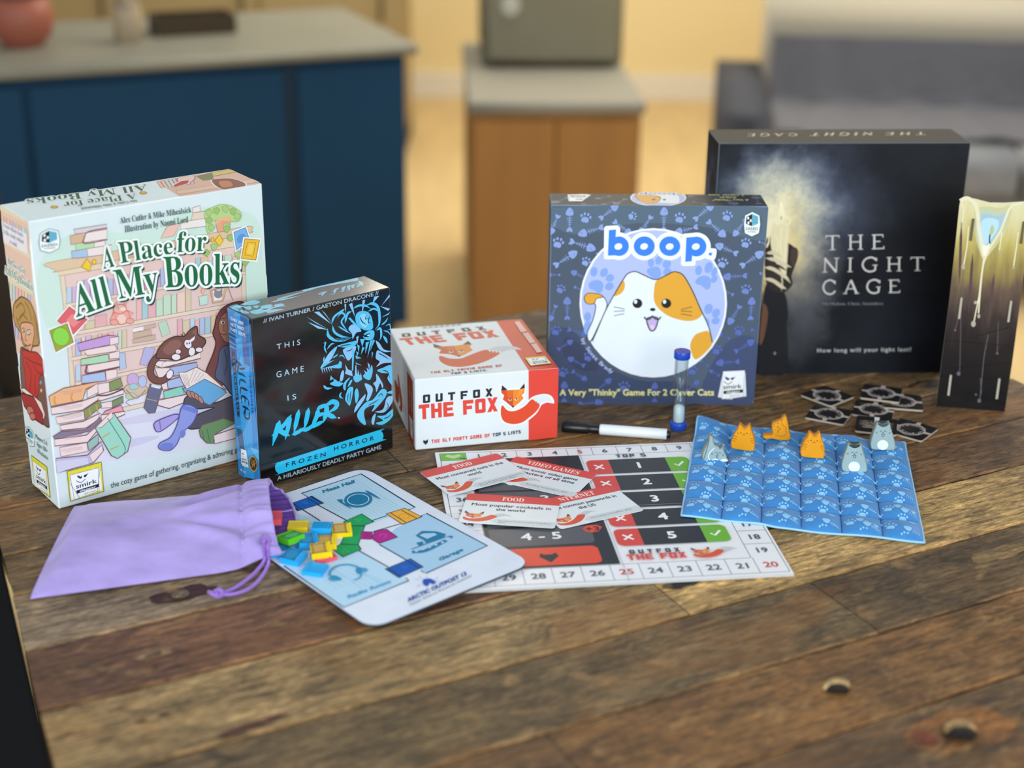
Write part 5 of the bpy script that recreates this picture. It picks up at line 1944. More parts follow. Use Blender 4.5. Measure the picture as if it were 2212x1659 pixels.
'board': '''
@track_squares
p 73B83A 50 2750 322 2750 322 2936 50 2936
p BFE09C 100 2865 130 2910 170 2885 205 2885 250 2910 275 2865 185 2800
p 22303A 250 2790 290 2790 290 2776 320 2800 290 2824 290 2810 250 2810
K 26303C 9 46 46 3044 46 3044 2940 46 2940
K 26303C 8 324 337 2756 337 2756 2750 324 2750
l 4A5560 5 322 46 322 337
l 4A5560 5 322 2750 322 2940
l 4A5560 5 594 46 594 337
l 4A5560 5 594 2750 594 2940
l 4A5560 5 865 46 865 337
l 4A5560 5 865 2750 865 2940
l 4A5560 5 1137 46 1137 337
l 4A5560 5 1137 2750 1137 2940
l 4A5560 5 1409 46 1409 337
l 4A5560 5 1409 2750 1409 2940
l 4A5560 5 1681 46 1681 337
l 4A5560 5 1681 2750 1681 2940
l 4A5560 5 1953 46 1953 337
l 4A5560 5 1953 2750 1953 2940
l 4A5560 5 2225 46 2225 337
l 4A5560 5 2225 2750 2225 2940
l 4A5560 5 2496 46 2496 337
l 4A5560 5 2496 2750 2496 2940
l 4A5560 5 2768 46 2768 337
l 4A5560 5 2768 2750 2768 2940
l 4A5560 5 46 605 324 605
l 4A5560 5 2756 605 3044 605
l 4A5560 5 46 873 324 873
l 4A5560 5 2756 873 3044 873
l 4A5560 5 46 1141 324 1141
l 4A5560 5 2756 1141 3044 1141
l 4A5560 5 46 1409 324 1409
l 4A5560 5 2756 1409 3044 1409
l 4A5560 5 46 1678 324 1678
l 4A5560 5 2756 1678 3044 1678
l 4A5560 5 46 1946 324 1946
l 4A5560 5 2756 1946 3044 1946
l 4A5560 5 46 2214 324 2214
l 4A5560 5 2756 2214 3044 2214
l 4A5560 5 46 2482 324 2482
l 4A5560 5 2756 2482 3044 2482
t D0453A n - 0 118 142 254 142 254 238 118 238 |30
t 4C535C n - 0 389 142 526 142 526 238 389 238 |29
t 4C535C n - 0 661 142 798 142 798 238 661 238 |28
t 4C535C n - 0 933 142 1070 142 1070 238 933 238 |27
t 4C535C n - 0 1205 142 1342 142 1342 238 1205 238 |26
t D0453A n - 0 1477 142 1613 142 1613 238 1477 238 |25
t 4C535C n - 0 1748 142 1885 142 1885 238 1748 238 |24
t 4C535C n - 0 2020 142 2157 142 2157 238 2020 238 |23
t 4C535C n - 0 2292 142 2429 142 2429 238 2292 238 |22
t 4C535C n - 0 2564 142 2701 142 2701 238 2564 238 |21
t D0453A n - 0 2836 142 2972 142 2972 238 2836 238 |20
t 4C535C n - 0 427 2798 488 2798 488 2882 427 2882 |1
t 4C535C n - 0 699 2798 760 2798 760 2882 699 2882 |2
t 4C535C n - 0 971 2798 1032 2798 1032 2882 971 2882 |3
t 4C535C n - 0 1243 2798 1304 2798 1304 2882 1243 2882 |4
t D0453A n - 0 1514 2798 1576 2798 1576 2882 1514 2882 |5
t 4C535C n - 0 1786 2798 1847 2798 1847 2882 1786 2882 |6
t 4C535C n - 0 2058 2798 2119 2798 2119 2882 2058 2882 |7
t 4C535C n - 0 2330 2798 2391 2798 2391 2882 2330 2882 |8
t 4C535C n - 0 2602 2798 2663 2798 2663 2882 2602 2882 |9
t D0453A n - 0 2843 2798 2965 2798 2965 2882 2843 2882 |10
t 4C535C n - 0 2835 426 2965 426 2965 516 2835 516 |19
t 4C535C n - 0 120 426 250 426 250 516 120 516 |31
t 4C535C n - 0 2835 694 2965 694 2965 784 2835 784 |18
t 4C535C n - 0 120 694 250 694 250 784 120 784 |32
t 4C535C n - 0 2835 962 2965 962 2965 1052 2835 1052 |17
t 4C535C n - 0 120 962 250 962 250 1052 120 1052 |33
t 4C535C n - 0 2835 1230 2965 1230 2965 1320 2835 1320 |16
t 4C535C n - 0 120 1230 250 1230 250 1320 120 1320 |34
t D0453A n - 0 2835 1499 2965 1499 2965 1589 2835 1589 |15
t 4C535C n - 0 120 1499 250 1499 250 1589 120 1589 |35
t 4C535C n - 0 2835 1767 2965 1767 2965 1857 2835 1857 |14
t 4C535C n - 0 120 1767 250 1767 250 1857 120 1857 |36
t 4C535C n - 0 2835 2035 2965 2035 2965 2125 2835 2125 |13
t 4C535C n - 0 120 2035 250 2035 250 2125 120 2125 |37
t 4C535C n - 0 2835 2303 2965 2303 2965 2393 2835 2393 |12
t 4C535C n - 0 120 2303 250 2303 250 2393 120 2393 |38
t 4C535C n - 0 2835 2571 2965 2571 2965 2661 2835 2661 |11
t 4C535C n - 0 120 2571 250 2571 250 2661 120 2661 |39
@answer_panel
p 23282F 330 342 1515 342 1515 2745 330 2745
p 54565E 370 770 1290 770 1317 775 1339 791 1355 813 1360 840 1360 1055 1355 1082 1339 1104 1317 1120 1290 1125 370 1125
t F0F2F2 b F0F2F2:5 0 670 890 1050 890 1050 1020 670 1020 |4 - 5
p 54565E 370 1170 1290 1170 1317 1175 1339 1191 1355 1213 1360 1240 1360 1455 1355 1482 1339 1504 1317 1520 1290 1525 370 1525
t F0F2F2 b F0F2F2:5 0 670 1290 1050 1290 1050 1420 670 1420 |3 - 4
p 54565E 370 1570 1290 1570 1317 1575 1339 1591 1355 1613 1360 1640 1360 1855 1355 1882 1339 1904 1317 1920 1290 1925 370 1925
t F0F2F2 b F0F2F2:5 0 670 1690 1050 1690 1050 1820 670 1820 |2 - 3
p 54565E 370 1970 1290 1970 1317 1975 1339 1991 1355 2013 1360 2040 1360 2255 1355 2282 1339 2304 1317 2320 1290 2325 370 2325
t F0F2F2 b F0F2F2:5 0 670 2090 1050 2090 1050 2220 670 2220 |0 - 1
p E24C32 330 370 1290 370 1317 375 1339 391 1355 413 1360 440 1360 645 1355 672 1339 694 1317 710 1290 715 330 715
p 23282F 786 540 805 610 840 580 910 580 950 610 970 540 880 425
p E24C32 1280 1060 1330 1125 1430 1130 1475 1080 1430 995 1360 975 1300 1000
t 23282F b 23282F:4 0 1310 1010 1440 1010 1440 1095 1310 1095 |+3
@ranking_rows
p DA453C 1565 2330 1570 2303 1586 2281 1608 2265 1635 2260 1810 2260 1810 2600 1635 2600 1608 2595 1586 2579 1570 2557 1565 2530
p 23282F 1810 2260 2420 2260 2420 2600 1810 2600
p 6DB52E 2420 2260 2595 2260 2622 2265 2644 2281 2660 2303 2665 2330 2665 2530 2660 2557 2644 2579 2622 2595 2595 2600 2420 2600
l F4F6F6 24 1731 2380 1639 2480
l F4F6F6 24 1639 2380 1731 2480
l F4F6F6 26 2490 2430 2525 2385 2595 2480
t F4F6F6 n F4F6F6:7 0 2070 2370 2150 2370 2150 2500 2070 2500 |1
p DA453C 1565 1933 1570 1906 1586 1884 1608 1868 1635 1863 1810 1863 1810 2203 1635 2203 1608 2198 1586 2182 1570 2160 1565 2133
p 23282F 1810 1863 2420 1863 2420 2203 1810 2203
p 6DB52E 2420 1863 2595 1863 2622 1868 2644 1884 2660 1906 2665 1933 2665 2133 2660 2160 2644 2182 2622 2198 2595 2203 2420 2203
l F4F6F6 24 1731 1983 1639 2083
l F4F6F6 24 1639 1983 1731 2083
l F4F6F6 26 2490 2033 2525 1988 2595 2083
t F4F6F6 n F4F6F6:7 0 2070 1973 2150 1973 2150 2103 2070 2103 |2
p DA453C 1565 1536 1570 1509 1586 1487 1608 1471 1635 1466 1810 1466 1810 1806 1635 1806 1608 1801 1586 1785 1570 1763 1565 1736
p 23282F 1810 1466 2420 1466 2420 1806 1810 1806
p 6DB52E 2420 1466 2595 1466 2622 1471 2644 1487 2660 1509 2665 1536 2665 1736 2660 1763 2644 1785 2622 1801 2595 1806 2420 1806
l F4F6F6 24 1731 1586 1639 1686
l F4F6F6 24 1639 1586 1731 1686
l F4F6F6 26 2490 1636 2525 1591 2595 1686
t F4F6F6 n F4F6F6:7 0 2070 1576 2150 1576 2150 1706 2070 1706 |3
p DA453C 1565 1139 1570 1112 1586 1090 1608 1074 1635 1069 1810 1069 1810 1409 1635 1409 1608 1404 1586 1388 1570 1366 1565 1339
p 23282F 1810 1069 2420 1069 2420 1409 1810 1409
p 6DB52E 2420 1069 2595 1069 2622 1074 2644 1090 2660 1112 2665 1139 2665 1339 2660 1366 2644 1388 2622 1404 2595 1409 2420 1409
l F4F6F6 24 1731 1189 1639 1289
l F4F6F6 24 1639 1189 1731 1289
l F4F6F6 26 2490 1239 2525 1194 2595 1289
t F4F6F6 n F4F6F6:7 0 2070 1179 2150 1179 2150 1309 2070 1309 |4
p DA453C 1565 742 1570 715 1586 693 1608 677 1635 672 1810 672 1810 1012 1635 1012 1608 1007 1586 991 1570 969 1565 942
p 23282F 1810 672 2420 672 2420 1012 1810 1012
p 6DB52E 2420 672 2595 672 2622 677 2644 693 2660 715 2665 742 2665 942 2660 969 2644 991 2622 1007 2595 1012 2420 1012
l F4F6F6 24 1731 792 1639 892
l F4F6F6 24 1639 792 1731 892
l F4F6F6 26 2490 842 2525 797 2595 892
t F4F6F6 n F4F6F6:7 0 2070 782 2150 782 2150 912 2070 912 |5
p 2A3440 1910 2696 1964 2696 1964 2715 1910 2715
p 2A3440 1927 2640 1946 2640 1946 2698 1927 2698
p 2A3440 1983 2646 1988 2640 2001 2640 2001 2715 1988 2715 1983 2709
p 2A3440 2036 2646 2031 2640 2018 2640 2018 2715 2031 2715 2036 2709
p 2A3440 1996 2696 2023 2696 2023 2715 1996 2715
p 2A3440 1996 2640 2023 2640 2023 2659 1996 2659
p 2A3440 2055 2640 2074 2640 2074 2715 2055 2715
p 2A3440 2069 2697 2104 2697 2104 2715 2069 2715
p 2A3440 2069 2664 2104 2664 2104 2681 2069 2681
p 2A3440 2090 2664 2104 2664 2109 2670 2109 2709 2104 2715 2090 2715
p 2A3440 2176 2698 2227 2698 2227 2715 2176 2715
p 2A3440 2181 2670 2226 2670 2226 2686 2181 2686
p 2A3440 2179 2640 2226 2640 2226 2657 2179 2657
p 2A3440 2176 2672 2195 2672 2195 2711 2176 2711
p 2A3440 2211 2644 2230 2644 2230 2683 2211 2683
@game_title
p 3A3E44 1640 512 1645 505 1658 505 1658 583 1645 583 1640 576
p 3A3E44 1691 512 1685 505 1673 505 1673 583 1685 583 1691 576
p 3A3E44 1653 563 1678 563 1678 583 1653 583
p 3A3E44 1653 505 1678 505 1678 525 1653 525
p 3A3E44 1726 512 1731 505 1744 505 1744 583 1726 583
p 3A3E44 1776 512 1771 505 1759 505 1759 583 1776 583
p 3A3E44 1739 505 1764 505 1764 525 1739 525
p 3A3E44 1812 563 1862 563 1862 583 1812 583
p 3A3E44 1828 505 1846 505 1846 565 1828 565
p 3A3E44 1898 505 1915 505 1915 583 1898 583
p 3A3E44 1910 563 1948 563 1948 583 1910 583
p 3A3E44 1910 533 1941 533 1941 552 1910 552
p 3A3E44 1984 512 1989 505 2001 505 2001 583 1989 583 1984 576
p 3A3E44 2034 512 2029 505 2016 505 2016 583 2029 583 2034 576
p 3A3E44 1996 563 2021 563 2021 583 1996 583
p 3A3E44 1996 505 2021 505 2021 525 1996 525
p 3A3E44 2069 505 2088 505 2120 583 2101 583
p 3A3E44 2101 505 2120 505 2088 583 2069 583
p DE4A40 1600 467 1675 467 1675 495 1600 495
p DE4A40 1624 385 1650 385 1650 470 1624 470
p DE4A40 1686 385 1713 385 1713 495 1686 495
p DE4A40 1735 385 1761 385 1761 495 1735 495
p DE4A40 1705 427 1744 427 1744 454 1705 454
p DE4A40 1773 385 1799 385 1799 495 1773 495
p DE4A40 1792 470 1845 470 1845 495 1792 495
p DE4A40 1792 429 1839 429 1839 453 1792 453
p DE4A40 1792 385 1845 385 1845 410 1792 410
p DE4A40 1912 385 1939 385 1939 495 1912 495
p DE4A40 1931 467 1987 467 1987 495 1931 495
p DE4A40 1931 424 1977 424 1977 451 1931 451
p DE4A40 1999 394 2006 385 2025 385 2025 495 2006 495 1999 486
p DE4A40 2074 394 2066 385 2047 385 2047 495 2066 495 2074 486
p DE4A40 2018 467 2055 467 2055 495 2018 495
p DE4A40 2018 385 2055 385 2055 413 2018 413
p DE4A40 2085 385 2113 385 2160 495 2133 495
p DE4A40 2133 385 2160 385 2113 495 2085 495
p C9CED2 2475 489 2526 540 2577 553 2628 532 2670 502 2611 510 2568 489 2509 455
s DE5430 2237 446 2271 421 2330 421 2407 455 2475 510 2509 506 2534 480 2484 421 2424 383 2348 366 2271 378 2228 412
p D65A28 2228 532 2271 519 2318 514 2318 430 2262 459 2241 476 2254 493
p EC8C34 2318 514 2364 519 2403 532 2398 502 2382 493 2394 472 2364 451 2318 430
p 262A2E 2230 566 2275 523 2230 528
p 262A2E 2402 570 2405 530 2364 523
e F0E6D8 2290 472 11 0 0 9
e 4A2C18 2290 470 5 0 0 6
e F0E6D8 2344 472 11 0 0 9
e 4A2C18 2344 470 5 0 0 6
p 2A2426 2308 440 2329 440 2318 428
@fold_line
l 9AA0A8 5 1536 5 1536 2975
l B4B8BE 4 5 1495 3065 1495
''',
'arctic': '''
@room_drawings
p B9D9EC 109 970 118 1687 1099 1653 1117 947 935 977
p A4CBE8 1509 935 1337 1248 1279 1666 2185 1697 2238 936 2004 952
p B4D8F0 1281 21 1260 108 1376 585 1482 711 2247 739 2264 21
p B9D9EC 488 325 306 608 621 770 758 767 755 398
l 9CC4DE 6 137 1039 986 1037
l 9CC4DE 6 140 1082 990 1079
l 9CC4DE 6 143 1125 994 1120
l 9CC4DE 6 145 1169 998 1162
l 9CC4DE 6 148 1213 1002 1204
l 9CC4DE 6 151 1256 1005 1246
l 9CC4DE 6 153 1300 1009 1288
l 9CC4DE 6 156 1344 1013 1331
l 9CC4DE 6 159 1389 1017 1373
l 9CC4DE 6 161 1433 1021 1416
l 9CC4DE 6 164 1477 1025 1459
l 9CC4DE 6 167 1522 1029 1501
l 9CC4DE 6 170 1567 1032 1544
l 9CC8E4 5 1355 184 1971 158
l 9CC8E4 5 1452 183 1974 221
l 9CC8E4 5 1467 234 1977 284
l 9CC8E4 5 1482 286 1980 347
l 9CC8E4 5 1498 337 2095 333
l 9CC8E4 5 1593 336 2098 396
l 9CC8E4 5 1609 388 2101 460
l 9CC8E4 5 1624 439 2104 523
l 9CC8E4 5 1640 491 2219 508
l 9CC8E4 5 1734 489 2222 572
l 1E2C3C 17 437 977 109 970 118 1687 1101 1655 1104 1553
l 1E2C3C 15 433 951 939 981
l 1E2C3C 15 415 779 740 779
l 1E2C3C 14 1052 992 1066 1338
l 1E2C3C 14 1257 1040 1294 1339
l 1E2C3C 16 1293 1566 1276 1663 2185 1697 2238 936 2171 929
l 1E2C3C 14 1509 935 2004 952
l 1E2C3C 14 1454 716 1921 743
l 1E2C3C 15 2186 748 2247 739 2264 21 1284 25
@door_marker
p 1E2C3C 234 735 225 1018 444 1021 421 723
p 1E63BE 242 747 233 1006 435 1009 414 736
l 1E2C3C 11 218 1001 438 999
l 1E2C3C 11 232 756 412 742
l 1E2C3C 11 234 954 441 960
l 1E2C3C 11 252 780 412 776
l 4A8AD8 8 273 870 349 873
l 4A8AD8 8 273 892 349 895
@door_marker
p 1E2C3C 1930 697 1921 997 2131 994 2153 697
p 1E5CB4 1939 709 1931 985 2123 982 2144 709
l 1E2C3C 10 1954 727 2138 727
l 1E2C3C 10 1935 945 2125 948
l 3E78D0 7 1989 842 2053 845
l 3E78D0 7 1987 865 2052 869
@door_marker
p 1E2C3C 1028 1350 1046 1569 1312 1586 1324 1339
p EDAE3E 1041 1359 1057 1560 1301 1576 1312 1349
l 1E2C3C 11 1045 1398 1304 1392
l 1E2C3C 11 1064 1514 1310 1524
C C8882C 7 1152 1420 1139 1467 1179 1506 1230 1491 1239 1439 1201 1407
@door_marker
p 1E2C3C 900 934 873 1175 1097 1168 1100 1037 1014 936
p 21A25E 908 944 883 1164 1089 1158 1091 1038 1013 946
@door_marker
p 1E2C3C 1000 936 1109 1052 1395 776 1272 650
p 21A25E 1016 929 1116 1035 1379 782 1266 667
@door_marker
p 1E2C3C 1298 539 1266 652 1388 784 1485 751 1500 529
p 21A25E 1306 548 1276 652 1388 773 1477 743 1491 539
K 6CC898 7 930 1053 974 1105 996 1048
K 6CC898 7 1418 578 1369 635 1450 634
@door_marker
p 1E2C3C 1179 959 1260 1037 1381 929 1304 856
p B0268C 1187 957 1262 1030 1372 930 1302 863
@door_marker
p 1E2C3C 1256 1064 1297 1171 1505 1155 1498 941 1355 943
p B0268C 1266 1063 1304 1161 1495 1146 1488 950 1358 952
l 8C1C70 9 1224 973 1316 895
l 8C1C70 9 1238 989 1329 911
l 8C1C70 9 1252 1006 1343 927
k D060B4 7 1384 1023 1354 1067 1385 1096 1424 1071 1433 1033
@mess_hall_lettering
t 2E7C9C b 2E7C9C:4 0 248 1139 252 1513 193 1544 189 1167 |Mess Hall
@garage_lettering
t 2E7C9C b 2E7C9C:3 0 2135 1175 2116 1462 2070 1484 2086 1199 |Garage
@radio_room_lettering
t 58A4CC b 58A4CC:3 0 2166 141 2174 592 2126 613 2115 163 |Radio Room
@outpost_lettering
t 2C56A4 b 2C56A4:3 0 2556 508 2504 1198 2447 1228 2498 534 |ARCTIC OUTPOST 13
t 3C4854 r - 0 2618 487 2552 1218 2526 1231 2589 500 |Fisher Science Research Institute
@plate_icon
e 1C78A4 599 1321 72 120 147 -95
e D8ECF6 599 1321 57 94 109 -70
e 1C78A4 599 1321 53 88 100 -64
b 1C78A4 17 480 1158 732 1155
p 1C78A4 462 1155 489 1204 554 1168 534 1144
b 1C78A4 25 473 1494 735 1494
@vehicle_icon
p 1C78A4 1591 1300 1553 1403 1645 1500 1752 1538 1798 1473 1771 1285 1723 1306
p A4CBE8 1609 1329 1603 1381 1666 1468 1708 1467 1714 1343
p 1C78A4 1714 1217 1728 1281 1788 1246 1774 1202
l 1C78A4 10 1784 1107 1793 1507
k 1C78A4 44 1832 1079 1891 1195 1853 1461
e A4CBE8 1844 1121 10 12 16 -12
e A4CBE8 1854 1189 10 12 16 -12
e A4CBE8 1861 1260 10 12 16 -12
e A4CBE8 1865 1334 10 12 16 -12
e A4CBE8 1865 1411 10 12 16 -12
k 1C78A4 17 1800 1516 1826 1554 1846 1523
@headset_icon
k 4C9CC4 24 1723 236 1649 292 1607 389 1640 477 1718 521 1797 522
s 2E90BC 1761 498 1767 543 1827 522 1870 472 1833 456
s 4C9CC4 1785 545 1824 573 1857 557 1864 511
s 2E90BC 1727 240 1747 282 1830 291 1846 263 1792 210
s 4C9CC4 1739 208 1773 223 1831 239 1798 193
k 4C9CC4 15 1862 491 1924 421 1920 362
@hidden_room_icon
k 2C7CA4 9 493 577 520 589 587 597
k 2C7CA4 9 520 546 558 579
@outpost_emblem
s 2A52B4 2349 817 2320 853 2343 899 2397 909 2435 901 2448 863 2408 851 2442 804 2402 792
k 8CA8D8 6 2303 816 2256 795
k 8CA8D8 6 2300 847 2244 853
k 8CA8D8 6 2303 887 2292 910
k 8CA8D8 6 2382 927 2376 974
k 8CA8D8 6 2409 906 2446 949
k 8CA8D8 6 2375 777 2390 724
''',
'video_card': '''
@header_band
p DE4B44 0 485 940 485 940 600 937 615 928 628 915 637 900 640 40 640 25 637 12 628 3 615 0 600
t F8EEE4 s - 0 173 520 767 520 767 600 173 600 |VIDEO GAMES
@question_lettering
t 262C38 b 262C38:2 0 124 380 816 380 816 432 124 432 |Most iconic video game
t 262C38 b 262C38:2 0 124 296 816 296 816 348 124 348 |characters of all time
@fox_illustration
p D2DBDD 360 120 940 120 940 35 900 8 380 8 300 60
p C6CED2 296 169 351 224 406 238 462 215 508 183 443 192 397 169 333 132
s DE5430 38 123 75 95 140 95 222 132 296 192 333 187 360 160 305 95 241 54 158 35 75 49 29 86
p D65A28 29 215 75 201 126 196 126 104 66 137 43 155 57 173
p EC8C34 126 196 176 201 218 215 213 183 195 173 209 150 176 127 126 104
p 262A2E 31 252 80 206 31 211
p 262A2E 217 256 221 213 176 206
e F0E6D8 95 150 12 0 0 10
e 4A2C18 95 149 6 0 0 6
e F0E6D8 154 150 12 0 0 10
e 4A2C18 154 149 6 0 0 6
p 2A2426 116 115 138 115 126 103
@source_lettering
t 4A5258 r - 0 380 70 839 70 839 90 380 90 |According to GameRant, 2021
''',
'net_card': '''
@header_band
p DE4B44 0 485 940 485 940 600 937 615 928 628 915 637 900 640 40 640 25 637 12 628 3 615 0 600
t F8EEE4 s - 0 254 520 686 520 686 600 254 600 |INTERNET
@question_lettering
t 262C38 b 262C38:2 0 92 380 848 380 848 432 92 432 |Most common passwords in
t 262C38 b 262C38:2 0 376 296 564 296 564 348 376 348 |the US
@fox_illustration
p D2DBDD 360 120 940 120 940 35 900 8 380 8 300 60
p C6CED2 296 169 351 224 406 238 462 215 508 183 443 192 397 169 333 132
s DE5430 38 123 75 95 140 95 222 132 296 192 333 187 360 160 305 95 241 54 158 35 75 49 29 86
p D65A28 29 215 75 201 126 196 126 104 66 137 43 155 57 173
p EC8C34 126 196 176 201 218 215 213 183 195 173 209 150 176 127 126 104
p 262A2E 31 252 80 206 31 211
p 262A2E 217 256 221 213 176 206
e F0E6D8 95 150 12 0 0 10
e 4A2C18 95 149 6 0 0 6
e F0E6D8 154 150 12 0 0 10
e 4A2C18 154 149 6 0 0 6
p 2A2426 116 115 138 115 126 103
@source_lettering
t 4A5258 r - 0 380 70 839 70 839 90 380 90 |According to NordPass, 2024
''',
'nuts_card': '''
@header_band
p DE4B44 0 485 940 485 940 600 937 615 928 628 915 637 900 640 40 640 25 637 12 628 3 615 0 600
t F8EEE4 s - 0 362 520 578 520 578 600 362 600 |FOOD
@question_lettering
t 262C38 b 262C38:2 0 76 380 864 380 864 432 76 432 |Most consumed nuts in the
t 262C38 b 262C38:2 0 391 296 549 296 549 348 391 348 |world
@fox_illustration
p D2DBDD 360 120 940 120 940 35 900 8 380 8 300 60
p C6CED2 296 169 351 224 406 238 462 215 508 183 443 192 397 169 333 132
s DE5430 38 123 75 95 140 95 222 132 296 192 333 187 360 160 305 95 241 54 158 35 75 49 29 86
p D65A28 29 215 75 201 126 196 126 104 66 137 43 155 57 173
p EC8C34 126 196 176 201 218 215 213 183 195 173 209 150 176 127 126 104
p 262A2E 31 252 80 206 31 211
p 262A2E 217 256 221 213 176 206
e F0E6D8 95 150 12 0 0 10
e 4A2C18 95 149 6 0 0 6
e F0E6D8 154 150 12 0 0 10
e 4A2C18 154 149 6 0 0 6
p 2A2426 116 115 138 115 126 103
@source_lettering
t 4A5258 r - 0 380 70 900 70 900 90 380 90 |Top nuts, according to the International Nut and
t 4A5258 r - 0 380 36 805 36 805 56 380 56 |Dried Fruit Council, 2023
''',
'cocktail_card': '''
@header_band
p DE4B44 0 485 940 485 940 600 937 615 928 628 915 637 900 640 40 640 25 637 12 628 3 615 0 600
t F8EEE4 s - 0 362 520 578 520 578 600 362 600 |FOOD
@question_lettering
t 262C38 b 262C38:2 0 76 380 864 380 864 432 76 432 |Most popular cocktails in
t 262C38 b 262C38:2 0 328 296 612 296 612 348 328 348 |the world
@fox_illustration
p D2DBDD 360 120 940 120 940 35 900 8 380 8 300 60
p C6CED2 296 169 351 224 406 238 462 215 508 183 443 192 397 169 333 132
s DE5430 38 123 75 95 140 95 222 132 296 192 333 187 360 160 305 95 241 54 158 35 75 49 29 86
p D65A28 29 215 75 201 126 196 126 104 66 137 43 155 57 173
p EC8C34 126 196 176 201 218 215 213 183 195 173 209 150 176 127 126 104
p 262A2E 31 252 80 206 31 211
p 262A2E 217 256 221 213 176 206
e F0E6D8 95 150 12 0 0 10
e 4A2C18 95 149 6 0 0 6
e F0E6D8 154 150 12 0 0 10
e 4A2C18 154 149 6 0 0 6
p 2A2426 116 115 138 115 126 103
@source_lettering
t 4A5258 r - 0 380 70 900 70 900 90 380 90 |According to the Annual Cocktail Trends Report
t 4A5258 r - 0 380 36 448 36 448 56 380 56 |2021
''',
'cave_tile': '''
@passage_print
C D8CCC4 11 150 0 148 39 138 70 106 111 80 126 51 147 10 154 -30 145 -67 147 -99 123 -128 86 -149 58 -150 18 -161 -19 -148 -60 -129 -96 -97 -124 -66 -148 -30 -144 9 -149 51 -146 84 -128 113 -105 133 -75 152 -41
C D8CCC4 8 142 0 141 37 124 63 106 101 78 118 44 126 9 139 -25 127 -62 134 -83 111 -110 77 -124 53 -144 16 -139 -16 -132 -50 -118 -87 -88 -114 -57 -117 -26 -126 8 -136 43 -125 69 -123 98 -101 128 -65 133 -34
C 9C8C88 6 125 0 119 31 115 59 88 87 63 100 41 116 8 112 -23 121 -48 112 -79 87 -101 71 -117 44 -125 16 -112 -14 -117 -48 -95 -71 -79 -91 -51 -107 -22 -122 7 -119 39 -107 66 -107 86 -80 112 -56 112 -30
b D8CCC4 5 -37 -107 -20 -85
b B4A49E 5 63 -109 51 -83
b D8CCC4 5 -69 114 -57 83
b B4A49E 5 18 113 5 90
b D8CCC4 5 48 -131 51 -102
b B4A49E 5 46 -124 43 -95
b D8CCC4 5 83 87 51 75
b B4A49E 5 -71 103 -62 73
b D8CCC4 5 101 -56 88 -30
b B4A49E 5 105 -99 92 -64
b D8CCC4 5 106 -52 78 -28
b B4A49E 5 -67 -109 -44 -91
b D8CCC4 5 16 111 3 87
b B4A49E 5 41 -104 34 -69
b D8CCC4 5 125 -65 96 -41
b B4A49E 5 136 11 111 20
b D8CCC4 5 -67 -109 -43 -81
b B4A49E 5 -93 -79 -67 -61
b D8CCC4 5 -136 20 -110 5
b B4A49E 5 -135 -30 -109 -32
b D8CCC4 5 122 -66 94 -45
b B4A49E 5 -97 -101 -74 -90
b D8CCC4 5 -15 128 -21 97
b B4A49E 5 18 -109 23 -84
b D8CCC4 5 80 79 46 58
b B4A49E 5 109 66 81 61
b D8CCC4 5 -79 107 -68 78
b B4A49E 5 44 113 26 87
b D8CCC4 5 -26 -120 -12 -99
b B4A49E 5 -92 94 -73 67
b D8CCC4 5 41 -125 42 -95
b B4A49E 5 -135 3 -106 -7
b D8CCC4 5 -115 29 -87 12
b B4A49E 5 112 54 82 46
b D8CCC4 5 113 -48 81 -26
b B4A49E 5 -10 126 -18 89
b D8CCC4 5 -74 -120 -46 -97
b B4A49E 5 -14 -129 0 -98
b D8CCC4 5 115 4 79 12
b B4A49E 5 95 62 59 56
b D8CCC4 5 138 20 113 25
b B4A49E 5 -65 -123 -37 -100
b D8CCC4 5 33 -106 30 -75
b B4A49E 5 -25 -111 -10 -74
k D8CCC4 10 150 -31 185 -18 225 -27
k D8CCC4 8 150 0 185 0 225 -2
k D8CCC4 10 150 29 185 17 225 22
k D8CCC4 6 150 14 185 8 225 14
p C4B8B2 160 -16 224 -24 224 24 160 18
k D8CCC4 10 31 150 18 185 25 225
k D8CCC4 8 0 150 0 185 4 225
k D8CCC4 10 -29 150 -17 185 -18 225
k D8CCC4 6 -14 150 -8 185 -11 225
p C4B8B2 16 160 24 224 -24 224 -18 160
k D8CCC4 10 -150 31 -185 18 -225 19
k D8CCC4 8 -150 0 -185 0 -225 1
k D8CCC4 10 -150 -29 -185 -17 -225 -19
k D8CCC4 6 -150 -14 -185 -8 -225 -9
p C4B8B2 -160 16 -224 24 -224 -24 -160 -18
k D8CCC4 10 -31 -150 -18 -185 -24 -225
k D8CCC4 8 0 -150 0 -185 -1 -225
k D8CCC4 10 29 -150 17 -185 16 -225
k D8CCC4 6 14 -150 8 -185 10 -225
p C4B8B2 -16 -160 -24 -224 24 -224 18 -160
e 15151C 0 0 90 0 0 90
''',
